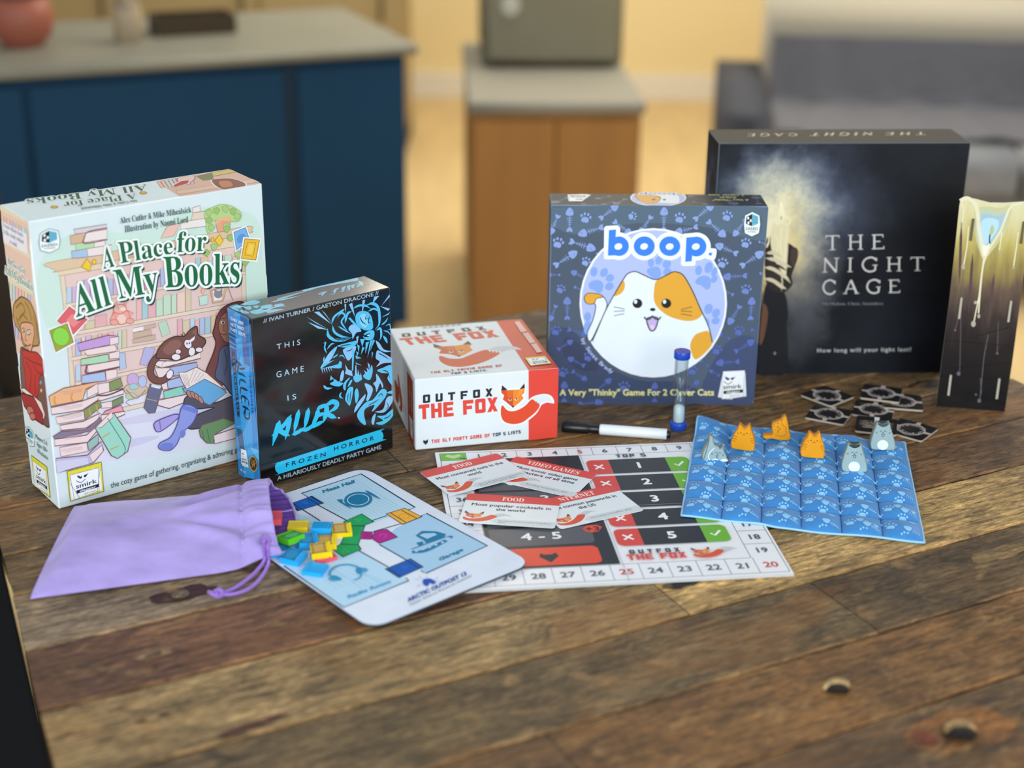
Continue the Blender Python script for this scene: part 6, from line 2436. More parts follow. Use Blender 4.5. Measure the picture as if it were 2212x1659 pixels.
'passage_tile': '''
@passage_print
C D8CCC4 11 150 0 143 40 129 72 120 102 85 130 48 147 9 161 -28 147 -62 136 -98 126 -123 87 -140 61 -145 20 -151 -20 -141 -58 -125 -93 -104 -121 -63 -132 -31 -152 9 -164 48 -152 87 -127 111 -111 129 -77 142 -39
C D8CCC4 8 142 0 140 34 116 63 101 95 69 123 43 135 8 133 -24 132 -57 123 -86 111 -118 77 -126 48 -140 18 -131 -18 -125 -47 -116 -79 -84 -105 -56 -123 -26 -134 9 -134 40 -123 70 -117 99 -99 121 -68 143 -32
C 9C8C88 6 112 0 116 31 111 57 96 77 69 98 40 107 8 127 -25 121 -49 119 -77 88 -100 72 -113 42 -114 15 -120 -14 -112 -47 -102 -71 -76 -92 -50 -105 -23 -112 8 -126 38 -107 64 -102 83 -90 111 -59 122 -29
b D8CCC4 5 17 127 3 95
b B4A49E 5 131 6 92 14
b D8CCC4 5 129 -64 112 -41
b B4A49E 5 -138 -42 -108 -41
b D8CCC4 5 75 -104 64 -66
b B4A49E 5 25 -118 25 -92
b D8CCC4 5 -98 105 -80 77
b B4A49E 5 -33 127 -33 92
b D8CCC4 5 125 -53 94 -31
b B4A49E 5 -81 95 -69 66
b D8CCC4 5 63 -102 59 -67
b B4A49E 5 -16 124 -23 86
b D8CCC4 5 -18 119 -21 87
b B4A49E 5 -24 139 -30 110
b D8CCC4 5 134 -30 102 -14
b B4A49E 5 50 -121 45 -91
b D8CCC4 5 26 -135 32 -100
b B4A49E 5 27 -142 30 -105
b D8CCC4 5 86 99 56 90
b B4A49E 5 -137 33 -101 14
b D8CCC4 5 110 72 73 62
b B4A49E 5 -47 101 -37 64
b D8CCC4 5 -70 -101 -42 -76
b B4A49E 5 -21 -129 -6 -105
b D8CCC4 5 -76 95 -64 71
b B4A49E 5 -22 -120 -8 -97
b D8CCC4 5 -96 80 -74 58
b B4A49E 5 21 118 7 85
b D8CCC4 5 87 71 57 54
b B4A49E 5 59 -116 56 -77
b D8CCC4 5 -11 -126 1 -88
b B4A49E 5 143 -3 120 9
b D8CCC4 5 -97 64 -72 44
b B4A49E 5 99 -85 81 -59
b D8CCC4 5 120 -51 88 -27
b B4A49E 5 -52 -135 -30 -113
b D8CCC4 5 71 -107 65 -73
b B4A49E 5 -113 17 -78 4
b D8CCC4 5 127 -23 90 -8
b B4A49E 5 26 126 10 91
b D8CCC4 5 -69 -91 -45 -80
b B4A49E 5 -99 103 -88 71
b D8CCC4 5 -83 -79 -53 -71
b B4A49E 5 52 119 33 87
k D8CCC4 10 150 -31 185 -18 225 -23
k D8CCC4 8 150 0 185 0 225 2
k D8CCC4 10 150 29 185 17 225 27
k D8CCC4 6 150 14 185 8 225 5
p C4B8B2 160 -16 224 -24 224 24 160 18
k D8CCC4 10 31 150 18 185 16 225
k D8CCC4 8 0 150 0 185 6 225
k D8CCC4 10 -29 150 -17 185 -22 225
k D8CCC4 6 -14 150 -8 185 -12 225
p C4B8B2 16 160 24 224 -24 224 -18 160
k D8CCC4 10 -150 31 -185 18 -225 16
k D8CCC4 8 -150 0 -185 0 -225 2
k D8CCC4 10 -150 -29 -185 -17 -225 -26
k D8CCC4 6 -150 -14 -185 -8 -225 -12
p C4B8B2 -160 16 -224 24 -224 -24 -160 -18
e 15151C 0 0 90 0 0 90
''',
'cobble_tile': '''
@passage_print
K C8BAA8 5 -93 -80 -106 -57 -133 -57 -147 -80 -134 -103 -107 -103
K C8BAA8 5 -67 -30 -80 -7 -107 -7 -121 -30 -108 -53 -81 -53
K C8BAA8 5 -93 20 -106 43 -133 43 -147 20 -134 -3 -107 -3
K C8BAA8 5 -41 -80 -54 -57 -81 -57 -95 -80 -82 -103 -55 -103
K C8BAA8 5 -15 -30 -28 -7 -55 -7 -69 -30 -56 -53 -29 -53
K C8BAA8 5 -15 70 -28 93 -55 93 -69 70 -56 47 -29 47
K C8BAA8 5 11 -80 -2 -57 -29 -57 -43 -80 -30 -103 -3 -103
K C8BAA8 5 11 20 -2 43 -29 43 -43 20 -30 -3 -3 -3
K C8BAA8 5 37 70 24 93 -3 93 -17 70 -4 47 23 47
K C8BAA8 5 89 -30 76 -7 49 -7 35 -30 48 -53 75 -53
K C8BAA8 5 63 20 50 43 23 43 9 20 22 -3 49 -3
K C8BAA8 5 89 70 76 93 49 93 35 70 48 47 75 47
K C8BAA8 5 115 -80 102 -57 75 -57 61 -80 74 -103 101 -103
K C8BAA8 5 141 -30 128 -7 101 -7 87 -30 100 -53 127 -53
K C8BAA8 5 115 20 102 43 75 43 61 20 74 -3 101 -3
b C8B49A 5 -8 -100 -180 -94
b C8B49A 5 80 -100 198 -100
b C8B49A 5 13 -76 -173 -85
b C8B49A 5 80 -76 179 -76
b C8B49A 5 50 -52 -184 -44
b C8B49A 5 80 -52 165 -52
b C8B49A 5 -36 -28 -200 -27
b C8B49A 5 80 -28 183 -28
b C8B49A 5 -118 -4 -201 -8
b C8B49A 5 80 -4 197 -4
b C8B49A 5 18 20 -204 26
b C8B49A 5 80 20 166 20
b C8B49A 5 -9 44 -205 34
b C8B49A 5 80 44 195 44
b C8B49A 5 -82 68 -201 78
b C8B49A 5 80 68 195 68
b C8B49A 5 -68 92 -172 93
b C8B49A 5 80 92 187 92
p E8E4E0 -20 40 20 40 30 224 -30 224
e F2F2F4 10 0 24 0 0 35
''',
'cat_orange': '''
@face_print
l 9A5A12 4 57 198 70 189
l 9A5A12 4 55 185 72 185
l 9A5A12 4 186 194 200 199
l 9A5A12 4 186 184 201 187
l 9A5A12 4 110 259 114 239
l 9A5A12 4 130 260 132 235
l 9A5A12 4 150 258 149 240
e 5C3A10 94 200 6 1 0 -7
e 5C3A10 158 199 6 1 0 -7
e 9A5A12 126 194 6 1 0 -4
k 6C4414 4 109 180 122 174 131 182 143 175
k 9A5A12 5 16 144 41 155 61 140
k 9A5A12 5 11 120 36 127 54 111
k 9A5A12 5 12 96 32 99 45 86
k 9A5A12 5 194 140 219 143 234 138
k 9A5A12 5 201 120 233 121
k 9A5A12 5 212 101 240 94
''',
'cat_grey': '''
@belly_patch
e EAF2F4 123 54 58 0 2 -57
@face_print
k 2C3A3E 5 79 204 88 216 101 206
k 2C3A3E 5 121 206 132 218 146 208
k 2C3A3E 5 36 197 53 201
k 2C3A3E 5 39 186 54 190
k 2C3A3E 5 174 198 191 203
k 2C3A3E 5 175 189 189 190
k 2C3A3E 5 93 179 106 175 113 186 123 176 132 182
e 2C3A3E 112 196 7 1 0 -5
k 2C3A3E 5 101 172 113 150 127 160 130 177
''',
'cat_tail': '''
@belly_patch
k E6EEF2 10 117 150 73 97 60 42 85 8
s E6EEF2 92 -2 109 25 153 22 173 -1
s E6EEF2 189 -2 203 23 254 23 261 -1
@face_print
k 2C3A3E 5 128 90 140 101 153 90
k 2C3A3E 5 166 87 176 98 188 88
k 2C3A3E 5 87 86 105 92
k 2C3A3E 5 93 77 106 81
k 2C3A3E 5 204 71 221 77
k 2C3A3E 5 207 62 220 63
k 2C3A3E 5 134 65 150 60 167 65
e 2C3A3E 154 78 6 0 0 -6
k 2C3A3E 5 139 57 151 38 164 51
''',
'cat_rest': '''
@face_print
k 9A5A12 5 192 233 182 197 210 157 241 138 227 108 248 82 218 47 168 38 122 54
k 9A5A12 5 84 49 75 34
k 9A5A12 5 96 64 86 49
k 9A5A12 5 99 160 111 171
k 9A5A12 5 92 141 102 152
k 9A5A12 5 108 107 121 105
e 5C3A10 145 145 6 0 1 -7
e 5C3A10 151 99 6 0 1 -7
k 6C4414 5 164 137 174 123 166 108
e 9A5A12 151 123 5 0 0 -4
l 9A5A12 4 135 187 153 192
l 9A5A12 4 136 180 153 185
l 9A5A12 4 143 81 160 87
l 9A5A12 4 144 71 161 77
''',
}

EPS = 5e-6
def motif(kind, a, b):
    d = b-a; n = V((-d.y, d.x)); P = lambda x, y: a+d*x+n*y; out = []
    if kind == 'fish':
        head = smooth([P(-.28, 0), P(-.1, .17), P(.12, .2), P(.18, 0), P(.12, -.2), P(-.1, -.17)], True, 3); out.append((head, 0))
        out.append(([P(.15, .018), P(.82, .018), P(.82, -.018), P(.15, -.018)], 0))
        for i in range(4): x = .3+i*.12; h = .15-i*.025; out.append(([P(x-.016, h), P(x+.016, h), P(x+.03, -h), P(x-.002, -h)], 0))
        out.append((smooth([P(.8, 0), P(.95, .15), P(1.08, .13), P(1.03, 0), P(1.08, -.13), P(.95, -.15)], True, 3), 0))
        out.append(([P(-.06+.03*cos(t), .05+.03*sin(t)) for t in (0, 1.05, 2.1, 3.14, 4.2, 5.2)], 1))
    else:
        out.append((smooth([P(.25, 0), P(.1, .5), P(-.5, .62), P(-.75, .2), P(-.62, 0), P(-.75, -.2), P(-.5, -.62), P(.1, -.5)], True, 3), 0))
        for x, y in ((.35, .75), (.75, .3), (.75, -.3), (.35, -.75)): out.append(([P(x+.27*cos(t), y+.2*sin(t)) for t in [k*pi/5 for k in range(10)]], 0))
    return out
def clip_poly(P, w, h):
    for ax, lim, sg in ((0, 0, 1), (0, w, -1), (1, 0, 1), (1, h, -1)):
        out = []
        for i, p in enumerate(P):
            q = P[i-1]; a = (p[ax]-lim)*sg; b = (q[ax]-lim)*sg
            if (a >= 0) != (b >= 0): t = b/(b-a); out.append(q+(p-q)*t)
            if a >= 0: out.append(p)
        P = out
        if len(P) < 3: return []
    return P
def art(face, parent, O, X, Y, material, warp=None, size=None):
    O, X, Y = V(O), V(X), V(Y); N = X.cross(Y); U = 1e-4; lay = [4]
    objs = []; mb = None; pname = None
    def at(p):
        z = lay[0]*EPS
        return warp(p.x*U, p.y*U, z) if warp else O+X*(p.x*U)+Y*(p.y*U)+N*z
    def fill(pts, col):
        if size and any(not (0 <= p.x <= size[0] and 0 <= p.y <= size[1]) for p in pts): pts = clip_poly(pts, *size)
        if len(pts) < 3: return
        if sum(pts[i-1].x*p.y-p.x*pts[i-1].y for i, p in enumerate(pts)) < 0: pts = pts[::-1]
        mb.add([at(p) for p in pts], [tuple(range(len(pts)))], col); lay[0] += 1
    def stroke(P, wd, col, closed, mode=''):
        m = len(P); l = []; r = []
        for i, p in enumerate(P):
            a = P[i-1] if (i or closed) else p; b = P[(i+1) % m] if (i < m-1 or closed) else p
            t = b-a; n = V((-t.y, t.x)); n = n.normalized() if n.length else V((0, 1))
            h = wd/2
            if mode == 'b': s = i/(m-1); h *= 1.25*max(.12, min(1, 5*s, 3*(1-s)))
            l.append(p+n*h); r.append(p-n*h)
        if size and any(not (0 <= p.x <= size[0] and 0 <= p.y <= size[1]) for p in l+r):
            z0 = lay[0]
            for i in range(m if closed else m-1): lay[0] = z0; fill([l[i], r[i], r[(i+1) % m], l[(i+1) % m]], col)
            lay[0] = z0+1; return
        vs = [at(p) for p in l]+[at(p) for p in r]
        mb.add(vs, [(i, m+i, m+(i+1) % m, (i+1) % m) for i in range(m if closed else m-1)], col); lay[0] += 1
    for ln in ART[face].strip().split('\n'):
        if ln[0] == '@':
            if mb and mb.f: objs.append(mb.build(pname, material, parent))
            mb = MB(); pname = ln[1:]; continue
        if ln[0] == 't':
            hd, s = ln.split('|', 1); q = hd.split(); col, font, halo = lin(q[1]), q[2], q[3]; c = [float(x) for x in q[5:13]]
            B0, B1, T1, T0 = [V(c[i:i+2]) for i in (0, 2, 4, 6)]
            vs, fs = text_mesh(s, font)
            if not vs: continue
            x0 = min(v.x for v in vs); x1 = max(v.x for v in vs); ch = cap(font); wd = max(x1-x0, 1e-3)
            mp = lambda v, dx=0, dy=0: (lambda x, y: (B0*(1-x)+B1*x)*(1-y)+(T0*(1-x)+T1*x)*y)((v.x+dx-x0)/wd, (v.y+dy)/ch)
            if font == 'n':
                cxm = (x0+x1)/2; wq = ((B1-B0).length/max((T0-B0).length, 1))*ch; x0 = cxm-wq/2; wd = wq
            pts = [mp(v) for v in vs]
            if halo != '-':
                hc, hw = halo.split(':'); hw = float(hw); hc = lin(hc)
                for k in range(12):
                    o2 = V((cos(k*pi/6), sin(k*pi/6)))*hw; mb.add([at(p+o2) for p in pts], fs, hc); lay[0] += .2
                lay[0] += 1
            offs = ((0, 0), (.018, 0), (-.018, 0), (0, .018), (0, -.018)) if font in 'bmn' else ((0, 0),)
            for dx, dy in offs: mb.add([at(mp(v, dx, dy)) for v in vs], fs, col); lay[0] += .2
            lay[0] += 1; continue
        q = ln.split(); k = q[0]
        if k == 'm':
            c = [float(x) for x in q[3:]]
            for pts, hole in motif(q[2], V(c[:2]), V(c[2:])): fill(pts, tuple(x*.45 for x in lin(q[1])[:3])+(1,) if hole else lin(q[1])); lay[0] -= .8
            lay[0] += 1; continue
        if k in 'KCklbE': wd = float(q[2]); nums = q[3:]
        else: wd = 0; nums = q[2:]
        if k == 'g': nums = q[3:]
        nums = [float(x) for x in nums]; P = [V(nums[i:i+2]) for i in range(0, len(nums), 2)]; col = lin(q[1])
        if k == 'p': fill(P, col)
        elif k == 's': fill(smooth(P, True), col)
        elif k in 'eE':
            n = 40; E = [P[0]+P[1]*cos(2*pi*i/n)+P[2]*sin(2*pi*i/n) for i in range(n)]
            fill(E, col) if k == 'e' else stroke(E, wd, col, True)
        elif k == 'K': stroke(P, wd, col, True)
        elif k == 'C': stroke(smooth(P, True), wd, col, True)
        elif k == 'l': stroke(P, wd, col, False)
        elif k == 'k': stroke(smooth(P, False), wd, col, False)
        elif k == 'b': stroke(smooth(P, False, 5), wd, col, False, 'b')
    if mb and mb.f: objs.append(mb.build(pname, material, parent))
    return objs
# ------------------------------------------------------------------ setting: floor, walls
FZ = -.95
def setting(o): o['kind'] = 'structure'; return o
oak = mat('light_oak_floor', 'D8BC88', .6, .25, noise=.10, nscale=2.2, stretch=(8, 1, 1))
m_ = MB(); m_.box((-4.5, -1.5, FZ-.05), (4.5, 8.2, FZ)); setting(m_.build('floor', oak))
cream = mat('cream_wall_paint', 'F0DBA6', .8, .2, noise=.03)
olive = mat('olive_tan_panel', 'A08C62', .7, .25, noise=.05, nscale=4)
m_ = MB(); m_.box((-4.5, 8.0, FZ), (4.5, 8.1, 1.8)); setting(m_.build('wall_back', cream))
m_ = MB(); m_.box((-4.5, 7.96, FZ), (4.5, 8.0, FZ+.12)); setting(m_.build('baseboard_back', mat('white_trim', 'E8E2D4', .5, .4)))
# ------------------------------------------------------------------ the table
TH = R(28.0)
tb = thing('plank_table', 'rustic reclaimed plank table with black metal end, carrying all the games', 'table', (0, 0, 0), TH)
def wood():
    m = bpy.data.materials.new('reclaimed_wood'); m.use_nodes = True; N = m.node_tree.nodes; L = m.node_tree.links; b = N['Principled BSDF']
    at = N.new('ShaderNodeAttribute'); at.attribute_name = 'ink'; tc = N.new('ShaderNodeTexCoord')
    def noise(sc, st, det=6, rough=.6, dist=0):
        mp = N.new('ShaderNodeMapping'); mp.inputs['Scale'].default_value = st; nz = N.new('ShaderNodeTexNoise'); nz.inputs['Scale'].default_value = sc
        nz.inputs['Detail'].default_value = det; nz.inputs['Roughness'].default_value = rough; nz.inputs['Distortion'].default_value = dist
        L.new(tc.outputs['Object'], mp.inputs[0]); L.new(mp.outputs[0], nz.inputs['Vector']); return nz.outputs['Fac']
    grain = noise(26, (1, 8, 8), 8, .72, .6); fine = noise(90, (1, 6, 6), 6, .7, .3); patch = noise(7, (1, 2.6, 2.6), 5, .6, .8); blot = noise(22, (1, 1.8, 1.8), 6, .65, .5)
    def ramp(src, a, b_, c0, c1):
        r = N.new('ShaderNodeMapRange'); r.inputs[1].default_value = a; r.inputs[2].default_value = b_; r.inputs[3].default_value = c0; r.inputs[4].default_value = c1; L.new(src, r.inputs[0]); return r.outputs[0]
    def mul(x, y, mode='MULTIPLY', f=1.0):
        k = N.new('ShaderNodeMix'); k.data_type = 'RGBA'; k.blend_type = mode
        k.inputs[0].default_value = f
        L.new(x, k.inputs[6]); (L.new(y, k.inputs[7]) if not isinstance(y, tuple) else setattr(k.inputs[7], 'default_value', y)); return k
    c = mul(at.outputs['Color'], ramp(grain, .34, .66, .22, 1.72)).outputs[2]
    c = mul(c, ramp(fine, .34, .66, .5, 1.5)).outputs[2]
    c = mul(c, ramp(patch, .32, .68, .5, 1.4)).outputs[2]
    k = mul(c, lin('B09468')); L.new(ramp(blot, .55, .70, 0, .6), k.inputs[0]); k.blend_type = 'MIX'; c = k.outputs[2]
    blot2 = noise(15, (1, 2.2, 2.2), 6, .7, 1.0); k = mul(c, lin('2A2018')); L.new(ramp(blot2, .55, .68, 0, .75), k.inputs[0]); k.blend_type = 'MIX'; c = k.outputs[2]
    fib = noise(210, (.5, 5, 5), 4, .75, .2); c = mul(c, ramp(fib, .36, .64, .62, 1.42)).outputs[2]
    orange = noise(5, (1, 1.6, 1.6), 4, .55, .5); k = mul(c, lin('9A6A34')); L.new(ramp(orange, .53, .70, 0, .5), k.inputs[0]); k.blend_type = 'MIX'; c = k.outputs[2]
    c = mul(c, (1.06, .93, .76, 1)).outputs[2]
    L.new(c, b.inputs['Base Color']); b.inputs['Specular IOR Level'].default_value = .4
    L.new(ramp(grain, .3, .7, .62, .38), b.inputs['Roughness'])
    bp = N.new('ShaderNodeBump'); bp.inputs['Strength'].default_value = .8; bp.inputs['Distance'].default_value = .002
    ad = N.new('ShaderNodeMath'); ad.operation = 'ADD'; L.new(grain, ad.inputs[0]); L.new(fine, ad.inputs[1]); L.new(ad.outputs[0], bp.inputs['Height']); L.new(bp.outputs[0], b.inputs['Normal'])
    return m
WOOD = wood()
rnd = random.Random(7)
seams = [.55, .675, .778, .88, .9785, 1.082, 1.177, 1.275, 1.356, 1.455, 1.557, 1.648, 1.745]
tints = [['6E5438', '6A4E34'], ['5E4A32', '6C5030'], ['6C5234', '75562F'], ['685A40', '5C4C34'], ['93805C', 'B89E6C'], ['6A4E3C', '6E543C'], ['8C8070', '6E563E'], ['665640', '7A664A'], ['6A5B46', '6E5C48'], ['5C4E3C', '6A5640'], ['66563E', '5A4A36'], ['4E4030', '5E4C36']]
joint = [.62, .95, .5, .83, .70, .76, .74, .7, .6, .66, .5, .8]
top = MB(); UR = 1.363
def endu(v): return .169+(v-1.16)*.088
for i in range(12):
    v0, v1 = seams[i], seams[i+1]
    for half in (0, 1):
        ua, ub = (None, joint[i]) if half == 0 else (joint[i], UR)
        n = 34; col = lin(tints[i][half]); e = .0035; rows = []
        for j in range(n+1):
            t = j/n; r = []
            j0 = rnd.uniform(-.0006, .0006); j1 = rnd.uniform(-.0006, .0006)
            for v, z in ((v0+.0004, -.006), (v0+.0012+j0, -.0016), (v0+e+j0, 0), (v1-e+j1, 0), (v1-.0012+j1, -.0012), (v1-.0004, -.006)):
                a = endu(v)+rnd.uniform(-.0012, .0012) if ua is None else ua+.0005
                if ua is None and j: a = endu(v)
                x = a+(ub-(.0005 if half == 0 else 0)-a)*t
                if half and j == n: x += rnd.uniform(-.002, .002)
                r.append(V((x, v, z)))
            rows.append(r)
        vs = sum(rows, []); wn_ = lin('B48A58')
        worn = tuple((a*.35+b_*.65) for a, b_ in zip(col, wn_))
        for k in range(5):
            top.add(vs, [(j*6+k, (j+1)*6+k, (j+1)*6+k+1, j*6+k+1) for j in range(n)], worn if k == 3 else (tuple(x*.5 for x in col[:3])+(1,) if k in (0, 4) else (tuple((a*.7+b_*.3) for a, b_ in zip(col, wn_)) if k == 1 else col)))
            top.v = top.v[:len(top.v)-len(vs)] if False else top.v
top.box((.19, .56, -.034), (UR-.006, 1.74, -.0062)); 
o_top = top.build('tabletop', WOOD, tb)
fr = MB(); iron = mat('black_iron', '14161A', .55, .4, noise=.1, nscale=40)
P = [(endu(.5)-.0015, .5), (endu(1.75)-.0015, 1.75), (endu(1.75)-.115, 1.75), (endu(.5)-.115, .5)]
fr.prism([V(p) for p in P], V((0, 0, -.002)), V((1, 0, 0)), V((0, 1, 0)), V((0, 0, 1)), .03, bev=.003); fr.build('end_frame', mat('flat_black_steel', '0B0C0E', .75, .12), tb)
for x, y in ((.1, .6), (.1, 1.68), (1.3, .62), (1.3, 1.68)):
    l = MB(); l.box((x-.03, y-.03, FZ), (x+.03, y+.03, -.036)); l.build('leg', iron, tb)
def patch(x, y, rx, ry, col, name='knot', dome=None, rot=0, z=.0003):
    m = MB(); n = 22; q = [1+rnd.uniform(-.16, .16) for _ in range(n)]
    M = Matrix.Translation((x, y, 0)) @ Matrix.Rotation(rot, 4, 'Z')
    m.add([M @ V((rx*q[i]*cos(2*pi*i/n), ry*q[i]*sin(2*pi*i/n), z)) for i in range(n)], [tuple(range(n))], lin(col))
    if dome:
        a, b_, h, dc = dome; k = 16
        for j in range(5):
            t0, t1 = j/5*pi/2, (j+1)/5*pi/2
            ring = lambda t: [M @ V((a*cos(t)*cos(2*pi*i/k), b_*cos(t)*sin(2*pi*i/k), h*sin(t)+z)) for i in range(k)]
            m.add(ring(t0)+ring(t1), [(i, (i+1) % k, k+(i+1) % k, k+i) for i in range(k)], lin(dc), sm=True)
    return m.build(name, WOOD, tb)
patch(.3123, 1.211, .030, .013, '3A1E18', dome=(.008, .006, .004, '6E665A'))
patch(.7278, 1.0283, .022, .008, '1E1712'); patch(.742, .830, .028, .018, '7C5C34', dome=(.0125, .0085, .006, 'C4AE80'))
for kx, ky, ks in ((.742, .830, .0088), (.7887, .738, .0110)): patch(kx-.47*ks*.75, ky-.88*ks*.75, ks*1.25, ks*.6, '120D08', rot=-TH, z=.0008, dome=(ks*1.1, ks*.62, ks*.66, '1E160D'))  # dark near-side patch and dome put shade into the pale knots
patch(.7887, .738, .048, .026, '845A2C', dome=(.0145, .011, .0075, 'C0A474')); patch(.757, .742, .008, .011, '7A3A1E', z=.0006)
patch(1.0266, .9414, .035, .011, '86724E'); patch(.2628, 1.1242, .017, .004, '9A8470', dome=(.008, .0025, .0015, '4A463E')); patch(1.2559, 1.3029, .024, .010, '2A2018')
patch(.2378, 1.0355, .014, .004, '3C3428', dome=(.006, .003, .0015, 'B09A78')); patch(.30, .99, .03, .005, '5C3A2A', rot=.1)
# ------------------------------------------------------------------ game boxes
def game_box(face, label, x, y, yaw, w, h, d, body, edge, inkm, name='board_game_box', faces=('front', 'left', 'top'), body2=None):
    t = thing(name, label, 'board game', (x, y, 0), yaw, 'boxed games standing on the table')
    m = MB(); r = .0011
    A, B = V((0, 0, 0.0008)), V((w, d, h))
    def corner(ix, iy, iz, ax):
        p = V((B.x if ix else A.x, B.y if iy else A.y, B.z if iz else A.z))
        for a in range(3):
            if a != ax: p[a] += (-r if (ix, iy, iz)[a] else r)
        return p
    idx = {}
    vs = []
    for ix in (0, 1):
        for iy in (0, 1):
            for iz in (0, 1):
                for ax in range(3): idx[(ix, iy, iz, ax)] = len(vs); vs.append(corner(ix, iy, iz, ax))
    quads = []
    for ax in range(3):
        o1, o2 = (ax+1) % 3, (ax+2) % 3
        for s in (0, 1):
            q = []
            for a, b_ in ((0, 0), (1, 0), (1, 1), (0, 1)):
                k = [0, 0, 0]; k[ax] = s; k[o1] = a; k[o2] = b_; q.append(idx[(*k, ax)])
            quads.append((q if s else q[::-1], 0, (ax, s)))
    for ax in range(3):
        o1, o2 = (ax+1) % 3, (ax+2) % 3
        for a in (0, 1):
            for b_ in (0, 1):
                k0 = [0, 0, 0]; k1 = [0, 0, 0]; k0[o1] = k1[o1] = a; k0[o2] = k1[o2] = b_; k1[ax] = 1
                q = [idx[(*k0, o1)], idx[(*k1, o1)], idx[(*k1, o2)], idx[(*k0, o2)]]
                quads.append((q if a != b_ else q[::-1], 1, None))
    for ix in (0, 1):
        for iy in (0, 1):
            for iz in (0, 1): q = [idx[(ix, iy, iz, a)] for a in range(3)]; quads.append((q, 1, None))
    for q, mi, key in quads: m.add(vs, [q], mi=(2 if (body2 and key == (2, 1)) else mi))
    # drop duplicate vertex copies
    nv = len(vs); m.f = [tuple(i % nv for i in f) for f in m.f]; m.v = m.v[:nv]
    m.build('lid', [body, edge]+([body2] if body2 else []), t)
    for f in faces:
        if face+f in ART:
            if f == 'front': art(face+f, t, (0, 0, 0), (1, 0, 0), (0, 0, 1), inkm, None, (w*1e4, h*1e4))
            if f == 'left': art(face+f, t, (0, d, 0), (0, -1, 0), (0, 0, 1), inkm, None, (d*1e4, h*1e4))
            if f == 'top': art(face+f, t, (0, 0, h), (1, 0, 0), (0, 1, 0), inkm, None, (w*1e4, d*1e4))
    return t
SATIN = ink('satin_print', .42, .35); GLOSS = ink('gloss_print', .12, .5, .6)
game_box('books_', 'white book-themed game box with green title lettering, behind the purple bag', -.4454, 1.379, .6517, .2418, .2947, .0713, mat('pale_mint_card', 'DCEAEC', .42, .35), mat('white_card_edge', 'E8F0F2', .45, .35), SATIN)
game_box('monster_', 'small glossy black game box with cyan monster art and blue spine', -.2544, 1.4318, .6779, .1633, .1835, .0483, mat('gloss_black_card', '0E1013', .1, .5, coat=.7, bump=.012, nscale=90), mat('black_card_edge', '2A2E32', .3, .5), GLOSS)
game_box('foxbox_', 'low white trivia game box with red band and fox, lying flat', -.1028, 1.5291, .2459, .1577, .0828, .1608, mat('white_card', 'E2EBF1', .45, .35), mat('white_card_edge', 'E8F0F2', .45, .35), SATIN)
game_box('catbox_', 'slate blue game box with round white cat picture and fish bones', .0406, 1.6637, .0198, .2396, .2376, .0491, mat('slate_card', '4C5A6C', .4, .4, noise=.12, nscale=9), mat('slate_card_edge', '7C8C9C', .45, .4), SATIN, body2=mat('slate_card_top', '2E343E', .5, .3, noise=.12, nscale=9))
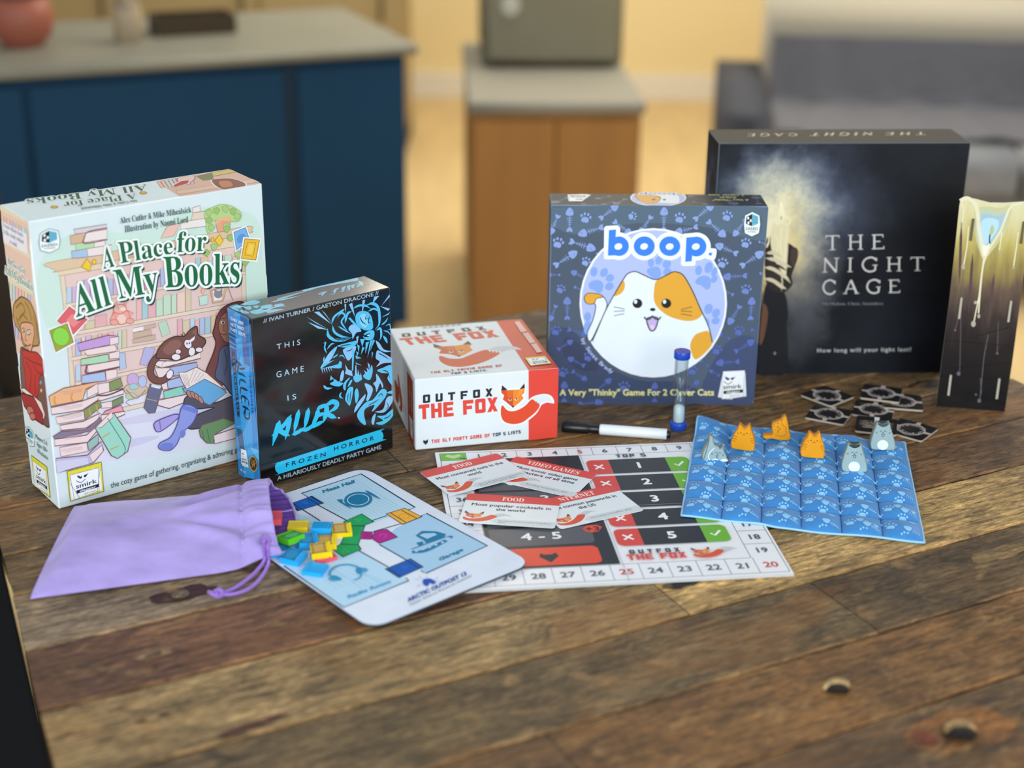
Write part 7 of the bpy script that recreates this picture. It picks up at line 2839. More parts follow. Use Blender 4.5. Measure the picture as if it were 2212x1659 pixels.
# night box cover: a smoky printed picture
def smoke():
    m = bpy.data.materials.new('smoky_print'); m.use_nodes = True; N = m.node_tree.nodes; L = m.node_tree.links; b = N['Principled BSDF']
    tc = N.new('ShaderNodeTexCoord')
    def noise(sc, det=6, rough=.6):
        nz = N.new('ShaderNodeTexNoise'); nz.inputs['Scale'].default_value = sc; nz.inputs['Detail'].default_value = det; nz.inputs['Roughness'].default_value = rough; L.new(tc.outputs['Object'], nz.inputs['Vector']); return nz
    nz = noise(22); vm = N.new('ShaderNodeVectorMath'); vm.operation = 'SUBTRACT'; vm.inputs[1].default_value = (.5, .5, .5); L.new(nz.outputs['Color'], vm.inputs[0])
    sc = N.new('ShaderNodeVectorMath'); sc.operation = 'SCALE'; sc.inputs['Scale'].default_value = .075; L.new(vm.outputs[0], sc.inputs[0])
    ad = N.new('ShaderNodeVectorMath'); L.new(tc.outputs['Object'], ad.inputs[0]); L.new(sc.outputs[0], ad.inputs[1])
    sx = N.new('ShaderNodeSeparateXYZ'); L.new(ad.outputs[0], sx.inputs[0])
    def mth(op, a, b_=None, c_=None):
        k = N.new('ShaderNodeMath'); k.operation = op; k.use_clamp = False
        for i, x in enumerate((a, b_, c_)):
            if x is None: continue
            if isinstance(x, (int, float)): k.inputs[i].default_value = x
            else: L.new(x, k.inputs[i])
        return k.outputs[0]
    def blob(cx, cz, rx, rz, e):
        dx = mth('DIVIDE', mth('SUBTRACT', sx.outputs[0], cx), rx); dz = mth('DIVIDE', mth('SUBTRACT', sx.outputs[2], cz), rz)
        d = mth('SQRT', mth('ADD', mth('MULTIPLY', dx, dx), mth('MULTIPLY', dz, dz)))
        r = N.new('ShaderNodeMapRange'); r.interpolation_type = 'SMOOTHSTEP'; r.inputs[1].default_value = e; r.inputs[2].default_value = 1; r.inputs[3].default_value = 1; r.inputs[4].default_value = 0; L.new(d, r.inputs[0]); return r.outputs[0]
    def mix(a, col, f):
        k = N.new('ShaderNodeMix'); k.data_type = 'RGBA'
        (L.new(a, k.inputs[6]) if not isinstance(a, tuple) else setattr(k.inputs[6], 'default_value', a)); k.inputs[7].default_value = col
        L.new(f, k.inputs[0]); return k.outputs[2]
    n2 = noise(9, 5, .6); r0 = N.new('ShaderNodeMapRange'); r0.inputs[1].default_value = .4; r0.inputs[2].default_value = .7; L.new(n2.outputs['Fac'], r0.inputs[0])
    c = mix(lin('0B0F16'), lin('181C24'), r0.outputs[0])
    c = mix(c, lin('4A5266'), mth('MULTIPLY', blob(.085, .205, .145, .11, .1), .9))
    c = mix(c, lin('5A5C62'), mth('MULTIPLY', blob(.112, .12, .058, .13, .2), .85))
    c = mix(c, lin('A09888'), mth('MULTIPLY', blob(.104, .150, .040, .075, .2), .8))
    c = mix(c, lin('8894A8'), mth('MULTIPLY', blob(.075, .205, .088, .092, .3), .85))
    fine = noise(140, 4, .7); fr_ = N.new('ShaderNodeMapRange'); fr_.inputs[1].default_value = .35; fr_.inputs[2].default_value = .6; fr_.inputs[3].default_value = .55; L.new(fine.outputs['Fac'], fr_.inputs[0])
    c = mix(c, lin('D8D4B4'), mth('MULTIPLY', blob(.074, .195, .068, .085, .35), fr_.outputs[0]))
    c = mix(c, lin('F0D48C'), mth('MULTIPLY', blob(.076, .160, .048, .075, .2), .97))
    c = mix(c, lin('FFF6D0'), blob(.068, .178, .030, .056, .2))
    L.new(c, b.inputs['Base Color']); b.inputs['Roughness'].default_value = .45; b.inputs['Specular IOR Level'].default_value = .22
    return m
nb = game_box('nightbox_', 'large black game box with glowing candle picture and serif title', .2332, 1.757, .0654, .2936, .2869, .0702, smoke(), mat('grey_worn_edge', '5C646C', .5, .4), SATIN, body2=mat('dark_umber_card', '1C1810', .55, .2))
# ------------------------------------------------------------------ candle-shaped tile tower
cy_ang = R(-9.4188)
ct = thing('candle_tile_tower', 'tall cardboard tower printed as a dripping candle, beside the black box', 'game piece', (.49296, 1.67132, 0), cy_ang)
def wax():
    m = bpy.data.materials.new('wax_print'); m.use_nodes = True; N = m.node_tree.nodes; L = m.node_tree.links; b = N['Principled BSDF']
    tc = N.new('ShaderNodeTexCoord'); mp = N.new('ShaderNodeMapping'); mp.inputs['Scale'].default_value = (1, 1, .22); nz = N.new('ShaderNodeTexNoise'); nz.inputs['Scale'].default_value = 75; nz.inputs['Detail'].default_value = 5
    L.new(tc.outputs['Object'], mp.inputs[0]); L.new(mp.outputs[0], nz.inputs['Vector']); sx = N.new('ShaderNodeSeparateXYZ'); L.new(tc.outputs['Object'], sx.inputs[0])
    k = N.new('ShaderNodeMath'); k.operation = 'MULTIPLY_ADD'; k.inputs[1].default_value = .07; L.new(nz.outputs['Fac'], k.inputs[0]); L.new(sx.outputs[2], k.inputs[2])
    mr = N.new('ShaderNodeMapRange'); mr.inputs[1].default_value = .035; mr.inputs[2].default_value = .285; L.new(k.outputs[0], mr.inputs[0])
    cr_ = N.new('ShaderNodeValToRGB'); e = cr_.color_ramp.elements; e[0].position = 0; e[0].color = lin('0C0D10'); e[1].position = 1; e[1].color = lin('E2DCB4')
    for p, h in ((.3, '191619'), (.45, '3A302F'), (.6, '6A5748'), (.7, '9C8A4E'), (.8, 'C2B264'), (.9, 'D8CE94')): q = e.new(p); q.color = lin(h)
    L.new(mr.outputs[0], cr_.inputs[0]); L.new(cr_.outputs[0], b.inputs['Base Color']); b.inputs['Roughness'].default_value = .22; b.inputs['Specular IOR Level'].default_value = .5
    return m
WAX = wax(); GREYCORE = mat('grey_board_core', 'B9B2A4', .8, .2)
ol = [(-.0008, 0), (.0766, 0), (.0772, .06), (.0764, .17), (.0775, .225), (.0775, .2475), (.066, .2488), (.045, .2462), (.03, .2455), (.012, .2492), (.002, .2490), (-.0016, .2455), (-.002, .24), (-.0012, .2), (0, .12)]
m = MB(); m.prism([V(p) for p in ol], V((0, 0, 0)), V((1, 0, 0)), V((0, 0, 1)), V((0, -1, 0)), .002, 0, 1); m.build('front_panel', [WAX, GREYCORE], ct)
m = MB(); m.prism([V(p) for p in ((.013, 0), (.066, 0), (.066, .232), (.013, .232))], V((0, .047, 0)), V((1, 0, 0)), V((0, 0, 1)), V((0, -1, 0)), .002, 0, 1); m.build('back_panel', [WAX, GREYCORE], ct)
for sx_ in (.0115, .0655):
    m = MB(); m.box((sx_, .002, .001), (sx_+.002, .047, .234)); m.build('side_panel', WAX, ct)
    for zc in (.028, .122, .214):
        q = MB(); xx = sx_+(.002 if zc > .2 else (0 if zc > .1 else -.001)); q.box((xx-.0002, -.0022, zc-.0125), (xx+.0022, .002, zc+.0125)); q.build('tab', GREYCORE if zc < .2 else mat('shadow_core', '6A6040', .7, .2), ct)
art('candle', ct, (0, -.00005, 0), (1, 0, 0), (0, 0, 1), ink('tower_print', .22, .5))
# ------------------------------------------------------------------ black tiles
TL = [('a', .3690, 1.6888, -48, .0026, 'black cave tile overlapping another, leftmost at the back of the tile group'), ('a', .3625, 1.6398, -26, 0, 'black cave tile half under the leftmost tile, nearest the sand timer side'),
      ('a', .4335, 1.6953, -18, .0040, 'black cave tile with light crack, on top behind the middle tile'), ('b', .4540, 1.6760, -10, .0016, 'black cave tile sticking out to the right from under the top tile'),
      ('a', .4165, 1.6545, -18, 0, 'black cave tile in the middle, half covered by the tile behind it'), ('c', .4085, 1.6040, -14, .0024, 'black tile with cobble pattern directly behind the rightmost grey cat piece'),
      ('b', .4465, 1.5985, -38, 0, 'black cave tile at the front right, partly under the cobble-patterned tile')]
protos = {}
TB = mat('black_tile_face', '101114', .35, .45); TE = mat('tile_core', 'B8AC9C', .8, .2)
def tile_proto(k):
    t = thing('dungeon_tile', 'tile', 'game tile', group='black cave tiles beside the candle tower'); m = MB(); pts = []
    for cx, cy, a0 in ((-1, -1, 180), (1, -1, 270), (1, 1, 0), (-1, 1, 90)):
        for q in range(4): a = R(a0+q*30); pts.append(V((cx*.0195+.003*cos(a), cy*.0195+.003*sin(a))))
    m.prism(pts, V((0, 0, .0024)), V((1, 0, 0)), V((0, 1, 0)), V((0, 0, 1)), .0022, 0, 1); m.build('card', [TB, TE], t)
    art({'a': 'cave_tile', 'b': 'passage_tile', 'c': 'cobble_tile'}[k], t, (0, 0, .0024), (1, 0, 0), (0, 1, 0), ink('tile_print', .4, .4)); return t
for k, x, y, a, z, lab in TL:
    if k not in protos: o = protos[k] = tile_proto(k)
    else: o = copy_tree(protos[k])
    o.location = (x, y, z); o.rotation_euler = (0, 0, R(a)); o['label'] = lab
# ------------------------------------------------------------------ score board and question cards
sb = thing('score_board', 'folding white score board with numbered track and fox logo, under the cards', 'game board', (-.0437, 1.2233, .0004), R(7.3))
m = MB(); m.prism([V(p) for p in ((0, 0), (.307, 0), (.307, .298), (0, .298))], V((0, 0, .003)), V((1, 0, 0)), V((0, 1, 0)), V((0, 0, 1)), .0028, 0, 1)
m.build('panel', [mat('board_white', 'EEF0F4', .4, .4), mat('board_edge', 'C4C6C8', .7, .3)], sb)
art('board', sb, (0, 0, .003), (1, 0, 0), (0, 1, 0), SATIN)
CARD = mat('card_stock', 'E6ECEF', .4, .4)
for key, cx, cy, z, ang, lab in (('video', .0339, 1.4593, .0046, -25.5, 'question card headed VIDEO GAMES, tilted on the score board'), ('net', .0759, 1.3918, .0046, 27, 'question card headed INTERNET, partly under the cocktails card'),
                            ('nuts', -.0381, 1.4614, .0058, 32, 'FOOD question card about consumed nuts, over the left board edge'), ('cocktail', -.0001, 1.3784, .0058, -6.5, 'FOOD question card about popular cocktails, nearest the camera')):
    a = R(ang); o = V((cx, cy, 0))-V((cos(a), sin(a), 0))*.047-V((-sin(a), cos(a), 0))*.032
    t = thing('question_card', lab, 'card', (o.x, o.y, z), a, 'question cards on the score board'); m = MB(); pts = []
    for px, py, a0 in ((0, 0, 180), (1, 0, 270), (1, 1, 0), (0, 1, 90)):
        for q in range(5): b_ = R(a0+q*22.5); pts.append(V(((.0035 if not px else .0905)+.0035*cos(b_), (.0035 if not py else .0605)+.0035*sin(b_))))
    m.prism(pts, V((0, 0, .0004)), V((1, 0, 0)), V((0, 1, 0)), V((0, 0, 1)), .0004); m.build('card_body', CARD, t)
    art(key+'_card', t, (0, 0, .0004), (1, 0, 0), (0, 1, 0), SATIN)
# ------------------------------------------------------------------ arctic play mat (lies partly over the board, so it tilts a little)
a = R(-50); kk = .0154
AX = V((cos(a), sin(a), kk*cos(a))); AY = V((-sin(a), cos(a), -kk*sin(a)))
am = thing('play_mat', 'pale blue rubber play mat with room plan, beside the purple bag', 'game mat', (-.2917, 1.3602, .003))
m = MB(); pts = []; Wm, Hm, rr = .2715, .1800, .017
for px, py, a0 in ((rr, rr, 180), (Wm-rr, rr, 270), (Wm-rr, Hm-rr, 0), (rr, Hm-rr, 90)):
    for q in range(7): b_ = R(a0+q*15); pts.append(V((px+rr*cos(b_), py+rr*sin(b_))))
m.prism(pts, V((0, 0, 0)), AX, AY, AX.cross(AY), .0022, 0, 1, bev=0); m.build('mat_sheet', [mat('mat_cloth', 'DAE3F2', .8, .2, noise=.05, nscale=30), mat('mat_rubber', '3A4048', .8, .2)], am)
art('arctic', am, (0, 0, 0), AX, AY, ink('mat_print', .75, .2))
# ------------------------------------------------------------------ quilted blue mat
Q = [V((.1679, 1.3726)), V((.3968, 1.330)), V((.4298, 1.5578)), V((.2088, 1.6095))]
def qxy(u, v): return (Q[0]*(1-u)+Q[1]*u)*(1-v)+(Q[3]*(1-u)+Q[2]*u)*v
def sst(x): x = max(0, min(1, x)); return x*x*(3-2*x)
def qz(u, v, puff=True):
    p = qxy(u, v); a, b_ = V((.2615, 1.2623)), V((.2238, 1.559)); d = (b_-a).normalized(); dist = (p-a).x*d.y-(p-a).y*d.x
    base = .0008+.0032*sst(.5-dist/.024)*sst((1.566-p.y+.133*(p.x-.22))/.012+.5)
    base += .007*sst((.12-u)/.12)*sst((v-.86)/.14)+.0012*sin(u*17+1)*(1-sst(v*8))*.6+.0012*sst((v-.9)/.1)*(1+sin(u*20))
    if not puff: return base
    s = abs(sin(6*pi*u))*abs(sin(6*pi*v)) if 0 < u < 1 and 0 < v < 1 else 0
    fv = (v*6) % 1
    puck = .00022*sin(u*2*pi*54)*max(0, 1-min(fv, 1-fv)*5)*abs(sin(6*pi*u))**.5
    return base+.0012+.0074*s**.5+puck
qm = thing('quilted_mat', 'blue quilted fabric mat of padded squares with light blue piping', 'game mat')
m = MB(); n = 132; vs = []; g = lambda i: i/n
for j in range(n+1):
    for i in range(n+1): p = qxy(g(i), g(j)); vs.append(V((p.x, p.y, qz(g(i), g(j)))))
fs = [(j*(n+1)+i, j*(n+1)+i+1, (j+1)*(n+1)+i+1, (j+1)*(n+1)+i) for j in range(n) for i in range(n)]
m.add(vs, fs, sm=True)
bd = [(i, 0) for i in range(n)]+[(n, j) for j in range(n)]+[(n-i, n) for i in range(n)]+[(0, n-j) for j in range(n)]
lo = []
for i, j in bd: p = qxy(g(i), g(j)); lo.append(V((p.x, p.y, qz(g(i), g(j), False))))
hi = [vs[j*(n+1)+i] for i, j in bd]; k = len(bd); m.add(hi+lo, [(i, k+i, k+(i+1) % k, (i+1) % k) for i in range(k)]); m.add(lo, [tuple(range(k-1, -1, -1))])
m.build('padding', mat('blue_cloth', '3A88CC', .5, .35, noise=.06, nscale=200, bump=.1, sheen=.2), qm)
m = MB(); m.tube([V((qxy(u, v).x, qxy(u, v).y, qz(u, v, False)+.0012)) for u, v in [(i/n, j/n) for i, j in bd][::2]], .0012, 8, True); m.build('piping', mat('light_blue_piping', '9CD0F2', .6, .3), qm)
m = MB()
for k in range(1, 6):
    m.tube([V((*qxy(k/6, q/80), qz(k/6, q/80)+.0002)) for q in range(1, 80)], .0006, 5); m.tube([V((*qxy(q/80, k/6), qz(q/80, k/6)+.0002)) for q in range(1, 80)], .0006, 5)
m.build('seam_shade', mat('deep_blue_shade', '1C5EA4', .7, .2), qm)  # dark tubes along the seams stand in for shade in the creases
m = MB(); lc = lin('90CCF4')
def qput(pts, up_=.00035):
    if sum(pts[i-1].x*p.y-p.x*pts[i-1].y for i, p in enumerate(pts)) < 0: pts = pts[::-1]
    if any(not (.012 < p.x < .988 and .012 < p.y < .988) for p in pts): return
    c = sum(pts, V((0, 0)))/len(pts); al = [c]+list(pts)
    m.add([V((qxy(p.x, p.y).x, qxy(p.x, p.y).y, qz(p.x, p.y)+up_)) for p in al], [(0, i, i % len(pts)+1) for i in range(1, len(pts)+1)], lc)
for i in range(6):
    for j in range(6):
        f = lambda x, y: V(((i+x)/6, (j+y)/6))
        for kind, a_, b_ in (('paw', f(.20, .40), f(.22, .56)), ('fish', f(.74, .72), f(.34, .90)) if (i+j) % 2 else ('fish', f(.45, .52), f(.86, .34)), ('fish', f(.62, .34), f(1.02, .14)), ('fish', f(.98, .62), f(1.2, .66)), ('paw', f(.55, .06), f(.56, .2))):
            if kind == 'fish' and (a_.x*6-i) > .95 and (i+j) % 2: a_, b_ = f(.42, -.02), f(.42, -.28)
            for pts, hole in motif(kind, a_, b_):
                if not hole: qput(pts)
m.build('fish_bone_print', ink('cloth_print', .6, .3), qm)
# ------------------------------------------------------------------ wooden cat pieces
CATS = {'orange':[(-2,35),(0,105),(26,184),(55,236),(66,280),(88,280),(110,260),(125,254),(148,263),(166,284),(184,285),(197,242),(230,165),(247,98),(247,21),(229,-2),(127,-2),(25,6)],'grey':[(-6,41),(-6,95),(8,178),(26,254),(35,297),(54,296),(77,278),(107,269),(140,281),(157,302),(175,306),(194,247),(229,155),(254,75),(257,14),(232,-4),(135,-7),(19,-5)],'tail':[(-1,14),(-4,76),(20,152),(51,207),(54,275),(68,286),(97,273),(105,221),(125,180),(163,164),(177,140),(195,151),(209,168),(223,113),(244,72),(263,17),(259,-1),(35,-1),(10,-4)],'rest':[(-3,7),(2,29),(46,39),(77,48),(95,71),(88,103),(80,133),(85,169),(118,192),(149,209),(179,228),(190,251),(221,270),(244,215),(262,146),(276,77),(288,63),(289,14),(261,-9),(165,-12),(94,0),(37,-9)]}
CP = {'orange': mat('orange_paint', 'EFA012', .4, .4, noise=.04), 'grey': mat('grey_green_paint', '9DB6B8', .4, .4, noise=.04)}
CP['tail'] = CP['grey']; CP['rest'] = CP['orange']; CI = ink('stamp_print', .5, .3)
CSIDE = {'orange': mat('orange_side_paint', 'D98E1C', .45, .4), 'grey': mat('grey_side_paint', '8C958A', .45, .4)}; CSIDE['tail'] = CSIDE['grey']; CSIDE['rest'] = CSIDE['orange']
PL = [('orange', .2353, 1.5247, -12.7, 'upright orange tabby cat piece, the left of the two upright ones'), ('orange', .3068, 1.5054, -5.4, 'upright orange tabby cat piece between the resting orange cat and the grey ones'),
      ('grey', .3444, 1.4739, -8.2, 'upright grey cat piece with white belly, nearer the camera of the two'), ('grey', .3860, 1.5291, -5.3, 'upright grey cat piece with white belly, in front of the cobble tile'),
      ('tail', .2015, 1.4933, 0.4, 'grey kitten piece crouching with raised tail at the left edge of the mat'), ('rest', .2743, 1.5540, -7.7, 'orange cat piece tipped over on its side at the far edge')]
cats = {}
for kd, x, y, a_, lab in PL:
    if kd in cats: o = copy_tree(cats[kd])
    else:
        o = cats[kd] = thing('cat_piece', lab, 'game piece', group='wooden cat pieces on the quilted mat'); m = MB()
        m.prism(smooth([V(p)*1e-4 for p in CATS[kd]], True, 3), V((0, 0, 0)), V((1, 0, 0)), V((0, 0, 1)), V((0, -1, 0)), .0095, 0, 1, bev=.0009); m.build('body', [CP[kd], CSIDE[kd]], o)
        art('cat_'+kd, o, (0, 0, 0), (1, 0, 0), (0, 0, 1), CI)
    o.location = (x, y, .0090); o.rotation_euler = (R(-2), 0, R(a_)); o['label'] = lab
# ------------------------------------------------------------------ marker and sand timer
mk = thing('marker_pen', 'white dry-erase marker with black cap lying by the white fox box', 'pen', (.056, 1.5858, .0062))
d = V((.1748-.056, 1.5675-1.5858, 0)); Mk = d.to_track_quat('Z', 'Y').to_matrix().to_4x4(); Lk = d.length
m = MB(); m.lathe([(.0035, .0415), (.0055, .0420), (.0061, .0435), (.0061, Lk-.0045), (.0056, Lk-.0042)], Mk, 24); m.build('barrel', mat('white_plastic', 'E4EBF0', .3, .5), mk)
BP = mat('black_plastic', '101114', .35, .5)
m = MB(); m.lathe([(.0048, 0), (.0060, .001), (.0062, .004), (.0062, .029), (.0050, .030), (.0048, .0415)], Mk, 24); m.build('cap', BP, mk)
m = MB(); m.lathe([(.0045, Lk-.0044), (.0045, Lk-.001), (.003, Lk)], Mk, 20); m.build('end_plug', BP, mk)
tm = thing('sand_timer', 'clear sand timer with blue end caps standing before the cat box', 'timer', (.1862, 1.599, 0))
BC = mat('blue_plastic', '1848B8', .3, .5)
m = MB(); m.lathe([(.0088, .0002), (.0092, .001), (.0092, .0075), (.0086, .0085), (.0076, .0085)], None, 32); m.build('bottom_cap', BC, tm)
m = MB(); m.lathe([(.0076, .0842), (.0086, .0842), (.0091, .085), (.0091, .092), (.0086, .0928)], None, 32); m.build('top_cap', BC, tm)
def clear():
    m = bpy.data.materials.new('clear_plastic'); m.use_nodes = True; N = m.node_tree.nodes; L = m.node_tree.links
    for q in list(N): N.remove(q)
    o = N.new('ShaderNodeOutputMaterial'); tr = N.new('ShaderNodeBsdfTransparent'); tr.inputs[0].default_value = (.93, .96, .97, 1); gl = N.new('ShaderNodeBsdfGlossy'); gl.inputs['Roughness'].default_value = .06
    lw = N.new('ShaderNodeLayerWeight'); lw.inputs['Blend'].default_value = .25; tc = N.new('ShaderNodeTexCoord'); nz = N.new('ShaderNodeTexNoise'); nz.inputs['Scale'].default_value = 30; L.new(tc.outputs['Object'], nz.inputs['Vector'])
    ms = N.new('ShaderNodeMixShader'); mr = N.new('ShaderNodeMapRange'); mr.inputs[3].default_value = .05; mr.inputs[4].default_value = .7; L.new(lw.outputs['Facing'], mr.inputs[0]); L.new(mr.outputs[0], ms.inputs[0]); L.new(tr.outputs[0], ms.inputs[1]); L.new(gl.outputs[0], ms.inputs[2]); L.new(ms.outputs[0], o.inputs[0]); return m
CL = clear()
m = MB(); m.lathe([(.0077, .0085), (.0077, .0842)], None, 32); m.f = [f for f in m.f if len(f) == 4]; m.mi = m.mi[:len(m.f)]; m.sm = m.sm[:len(m.f)]; m.c = m.c[:len(m.f)]; m.build('tube', CL, tm)
m = MB(); m.lathe([(.0064, .009), (.0066, .02), (.0066, .031), (.0055, .037), (.002, .0435), (.0009, .0465), (.002, .0495), (.0055, .056), (.0066, .062), (.0066, .084)], None, 28); m.f = [f for f in m.f if len(f) == 4]; m.mi = m.mi[:len(m.f)]; m.sm = m.sm[:len(m.f)]; m.c = m.c[:len(m.f)]; m.build('glass', CL, tm)
m = MB(); m.lathe([(.0058, .009), (.0062, .012), (.0062, .0255), (.005, .0272), (.002, .0282), (.0001, .0284)], None, 28); m.build('sand', mat('white_sand', 'E4EEEE', .9, .2, noise=.05, nscale=900), tm)
# ------------------------------------------------------------------ drawstring bag
bg = thing('drawstring_bag', 'purple velvet drawstring bag lying on its side with tokens spilling out', 'bag')
B00, B10, T00, T10 = V((-.4215, 1.2005)), V((-.209, 1.2690)), V((-.4300, 1.3810)), V((-.2385, 1.4215))
rb = random.Random(3)
def bagpt(s, ph, inset=0):
    """s along the bag, ph round the cross-section (0 = near side, pi/2 = top)"""
    t = .5-.5*cos(ph); t = .5+(t-.5)*(1-inset*2)
    gather = sst((s-.72)/.26); t2 = .5+(t-.5)*(1-.10*gather+.04*sst((s-.96)/.06))
    su = s+(.055*(1-sst((sin(ph)+1)/2*1.0)) if False else 0)
    up_ = max(0, sin(ph)); lo_ = max(0, -sin(ph)); g8 = sst((s-.78)/.2)
    lip = (-.040*up_+.085*lo_)*g8; s2 = s+lip
    p = (B00*(1-s2)+B10*s2)*(1-t2)+(T00*(1-s2)+T10*s2)*t2
    pil = (4*t*(1-t)); e = sst(s/.10)
    h = .004+.0165*e*max(pil, 0)**.55+.0105*sst((s-.5)/.45)*max(pil, 0)**.55
    chan = math.exp(-((s-.845)/.016)**2)
    ruff = g8*(.0019*sin(t*88+s*6)+.0009*sin(t*47+2))
    fold = 0
    for t0, k_, am, wd_ in ((.10, .9, .0034, .035), (.22, .75, -.0026, .04), (.30, .5, .0030, .04), (.45, .25, .0022, .05), (.58, -.15, .0026, .05), (.72, -.35, -.0020, .05), (.84, -.5, .0024, .04)):
        fold += 1.5*am*math.exp(-((t-t0-k_*(.86-s))/wd_)**2)*sst((s-.42)/.3)*(1-.4*g8)
    fold += .0016*math.exp(-((t-.5-.4*(s-.3))/.06)**2)*sst((s-.05)/.2)*(1-sst((s-.4)/.3))+.0014*math.exp(-((t-.14)/.05)**2)*(1-sst((s-.7)/.2))*e
    wr = .0006*sin(t*19+s*9)*sin(s*16+t*5)*e
    lift = .0062*sst((s-.80)/.14)
    if sin(ph) >= 0: z = .003+lift+h*up_**.75*1.12+(wr+fold+ruff-.0028*chan)*min(1, up_*2)
    else: z = .003+lift-.0024*min(1, lo_*2)+max(0, ruff)*.8
    if inset: z = z*(1-.13)+.0014
    return V((p.x, p.y, z))
def bagmesh(s0, s1, ns, nph, inset=0, flip=False):
    m = MB(); vs = [bagpt(s0+(s1-s0)*j/ns, 2*pi*i/nph, inset) for j in range(ns+1) for i in range(nph)]
    fs = [(j*nph+i, j*nph+(i+1) % nph, (j+1)*nph+(i+1) % nph, (j+1)*nph+i) for j in range(ns) for i in range(nph)]
    if not flip: fs = [f[::-1] for f in fs]
    m.add(vs, fs, sm=True); return m
m = bagmesh(0, 1, 90, 150); nph = 150
m.add([bagpt(0, 2*pi*i/nph) for i in range(nph)], [tuple(range(nph))])
VEL = mat('purple_velvet', 'A796D4', .85, .12, noise=.22, nscale=22, sheen=.35, bump=.3, stretch=(1, 1.8, 1))
m.build('pouch', VEL, bg)
m = bagmesh(.55, 1.0, 30, 150, .03, True); m.add([bagpt(.55, 2*pi*i/nph, .03) for i in range(nph)], [tuple(range(nph))]); m.build('lining', mat('deep_purple_lining', '6C4AA0', .85, .15, noise=.2, nscale=30), bg)
m = MB(); ring = [bagpt(.995, 2*pi*i/nph, .012)+V((.0006, 0, .0004)) for i in range(nph)]; m.tube(ring, .0014, 6, True); m.build('hem', VEL, bg)
m = MB()
for i in range(3, 33, 2):
    a_ = bagpt(.845, pi*i/36)+V((0, 0, .0004)); b_ = bagpt(.845, pi*(i+1)/36)+V((0, 0, .0004)); m.tube([a_, (a_+b_)/2+V((0, 0, .0003)), b_], .0004, 5)
m.build('stitching', mat('pale_thread', 'C8B4E8', .8, .2), bg)
COR = mat('purple_cord', '9A72D2', .5, .3, noise=.06, nscale=300, sheen=.3)
e0 = bagpt(.93, .32*pi*.5)+V((.004, 0, .004))
for q in ([e0, e0+V((.001, -.012, .003)), V((-.2255, 1.2690, .008)), V((-.2330, 1.2500, .003)), V((-.2440, 1.2280, .0024)), V((-.2520, 1.2180, .0024)), V((-.2585, 1.2130, .003))], [e0+V((.003, 0, -.001)), e0+V((.005, -.014, 0)), V((-.2215, 1.2640, .006)), V((-.2262, 1.2410, .0026)), V((-.2340, 1.2230, .0024)), V((-.2460, 1.2140, .0024)), V((-.2575, 1.2120, .003))]):
    m = MB(); m.tube(smooth(q, False, 6), .0017, 8); m.build('drawstring', COR, bg)
m = MB(); kc = V((-.2600, 1.2122, .0042))
m.tube([kc+V((.0045*cos(t)*(1+.2*cos(3*t)), .0045*sin(t), .0015*sin(2*t))) for t in [i*pi/9 for i in range(18)]], .0019, 8, True); m.tube([kc+V((-.002, .004, 0)), kc, kc+V((.002, -.005, 0))], .002, 8); m.tube([kc, kc+V((-.008, .004, -.001))], .0017, 8); m.build('knot', COR, bg)
m = MB(); m.tube([e0+V((-.002, .003, 0)), e0+V((.002, .0, .002)), e0+V((.004, -.003, 0)), e0+V((.001, -.004, -.002))], .0032, 8); m.build('cord_loop', COR, bg)
# ------------------------------------------------------------------ little book tokens
TK = {'yellow': ('F4D614', 'D8BC3C', 'AE8A38'), 'blue': ('20A8F0', '3EAEE8', '1C7CAC'), 'green': ('5CCC28', '84D848', '3C9A3C'), 'red': ('E8586A', 'EE7484', 'C44458')}
def token(colour, printed, label):
    base, topc, pr = TK[colour]; t = thing('book_token', label, 'game token', group='book-shaped tokens spilling from the bag'); m = MB(); w_, d_, h_ = .0095, .0095, .0062
    MT = mat(colour+'_token_plastic', base, .35, .4)
    m.prism([V(p) for p in ((-w_, 0), (w_-.0035, 0), (w_-.0035, .0006), (w_-.002, .0006), (w_-.002, 0), (w_, 0), (w_, h_), (w_-.002, h_), (w_-.0028, h_-.0009), (w_-.0038, h_), (-w_, h_))][::-1], V((0, -d_, 0)), V((1, 0, 0)), V((0, 0, 1)), V((0, -1, 0)), 2*d_, 0); m.build('book_block', MT, t)
    if printed:
        m = MB(); z = h_+.00005; c1, c2 = lin(pr), lin({'yellow': 'C6A660', 'blue': '2C8CC0', 'green': '64C06C', 'red': 'E07080'}[colour])
        x0, x1 = -w_+.0006, w_-.0046
        m.add([V((x0, -d_+.0006, z)), V((x1, -d_+.0006, z)), V((x1, d_-.0006, z)), V((x0, d_-.0006, z))], [(0, 1, 2, 3)], c1)
        cx = (x0+x1)/2; z += .00005
        if colour == 'yellow': m.add([V((cx+a*.0045, b_*.0062, z)) for a, b_ in ((-1, -1), (1, -1), (1, 1), (-1, 1))], [(0, 1, 2, 3)], c2)
        else: m.add([V((cx+.0052*cos(2*pi*i/24)*(1+.06*cos(12*pi*i/24)), .0070*sin(2*pi*i/24), z)) for i in range(24)], [tuple(range(24))], c2)
        for a in (-1, 1):
            for b_ in (-1, 1): m.add([V((cx+a*.0062+.0012*x, b_*.0078+.0009*y, z)) for x, y in ((-1, -1), (1, -1), (1, 1), (-1, 1))], [(0, 1, 2, 3)], tuple(q*.55 for q in c1[:3])+(1,))
        m.build('cover_print', ink('token_print', .4, .35), t)
    return t
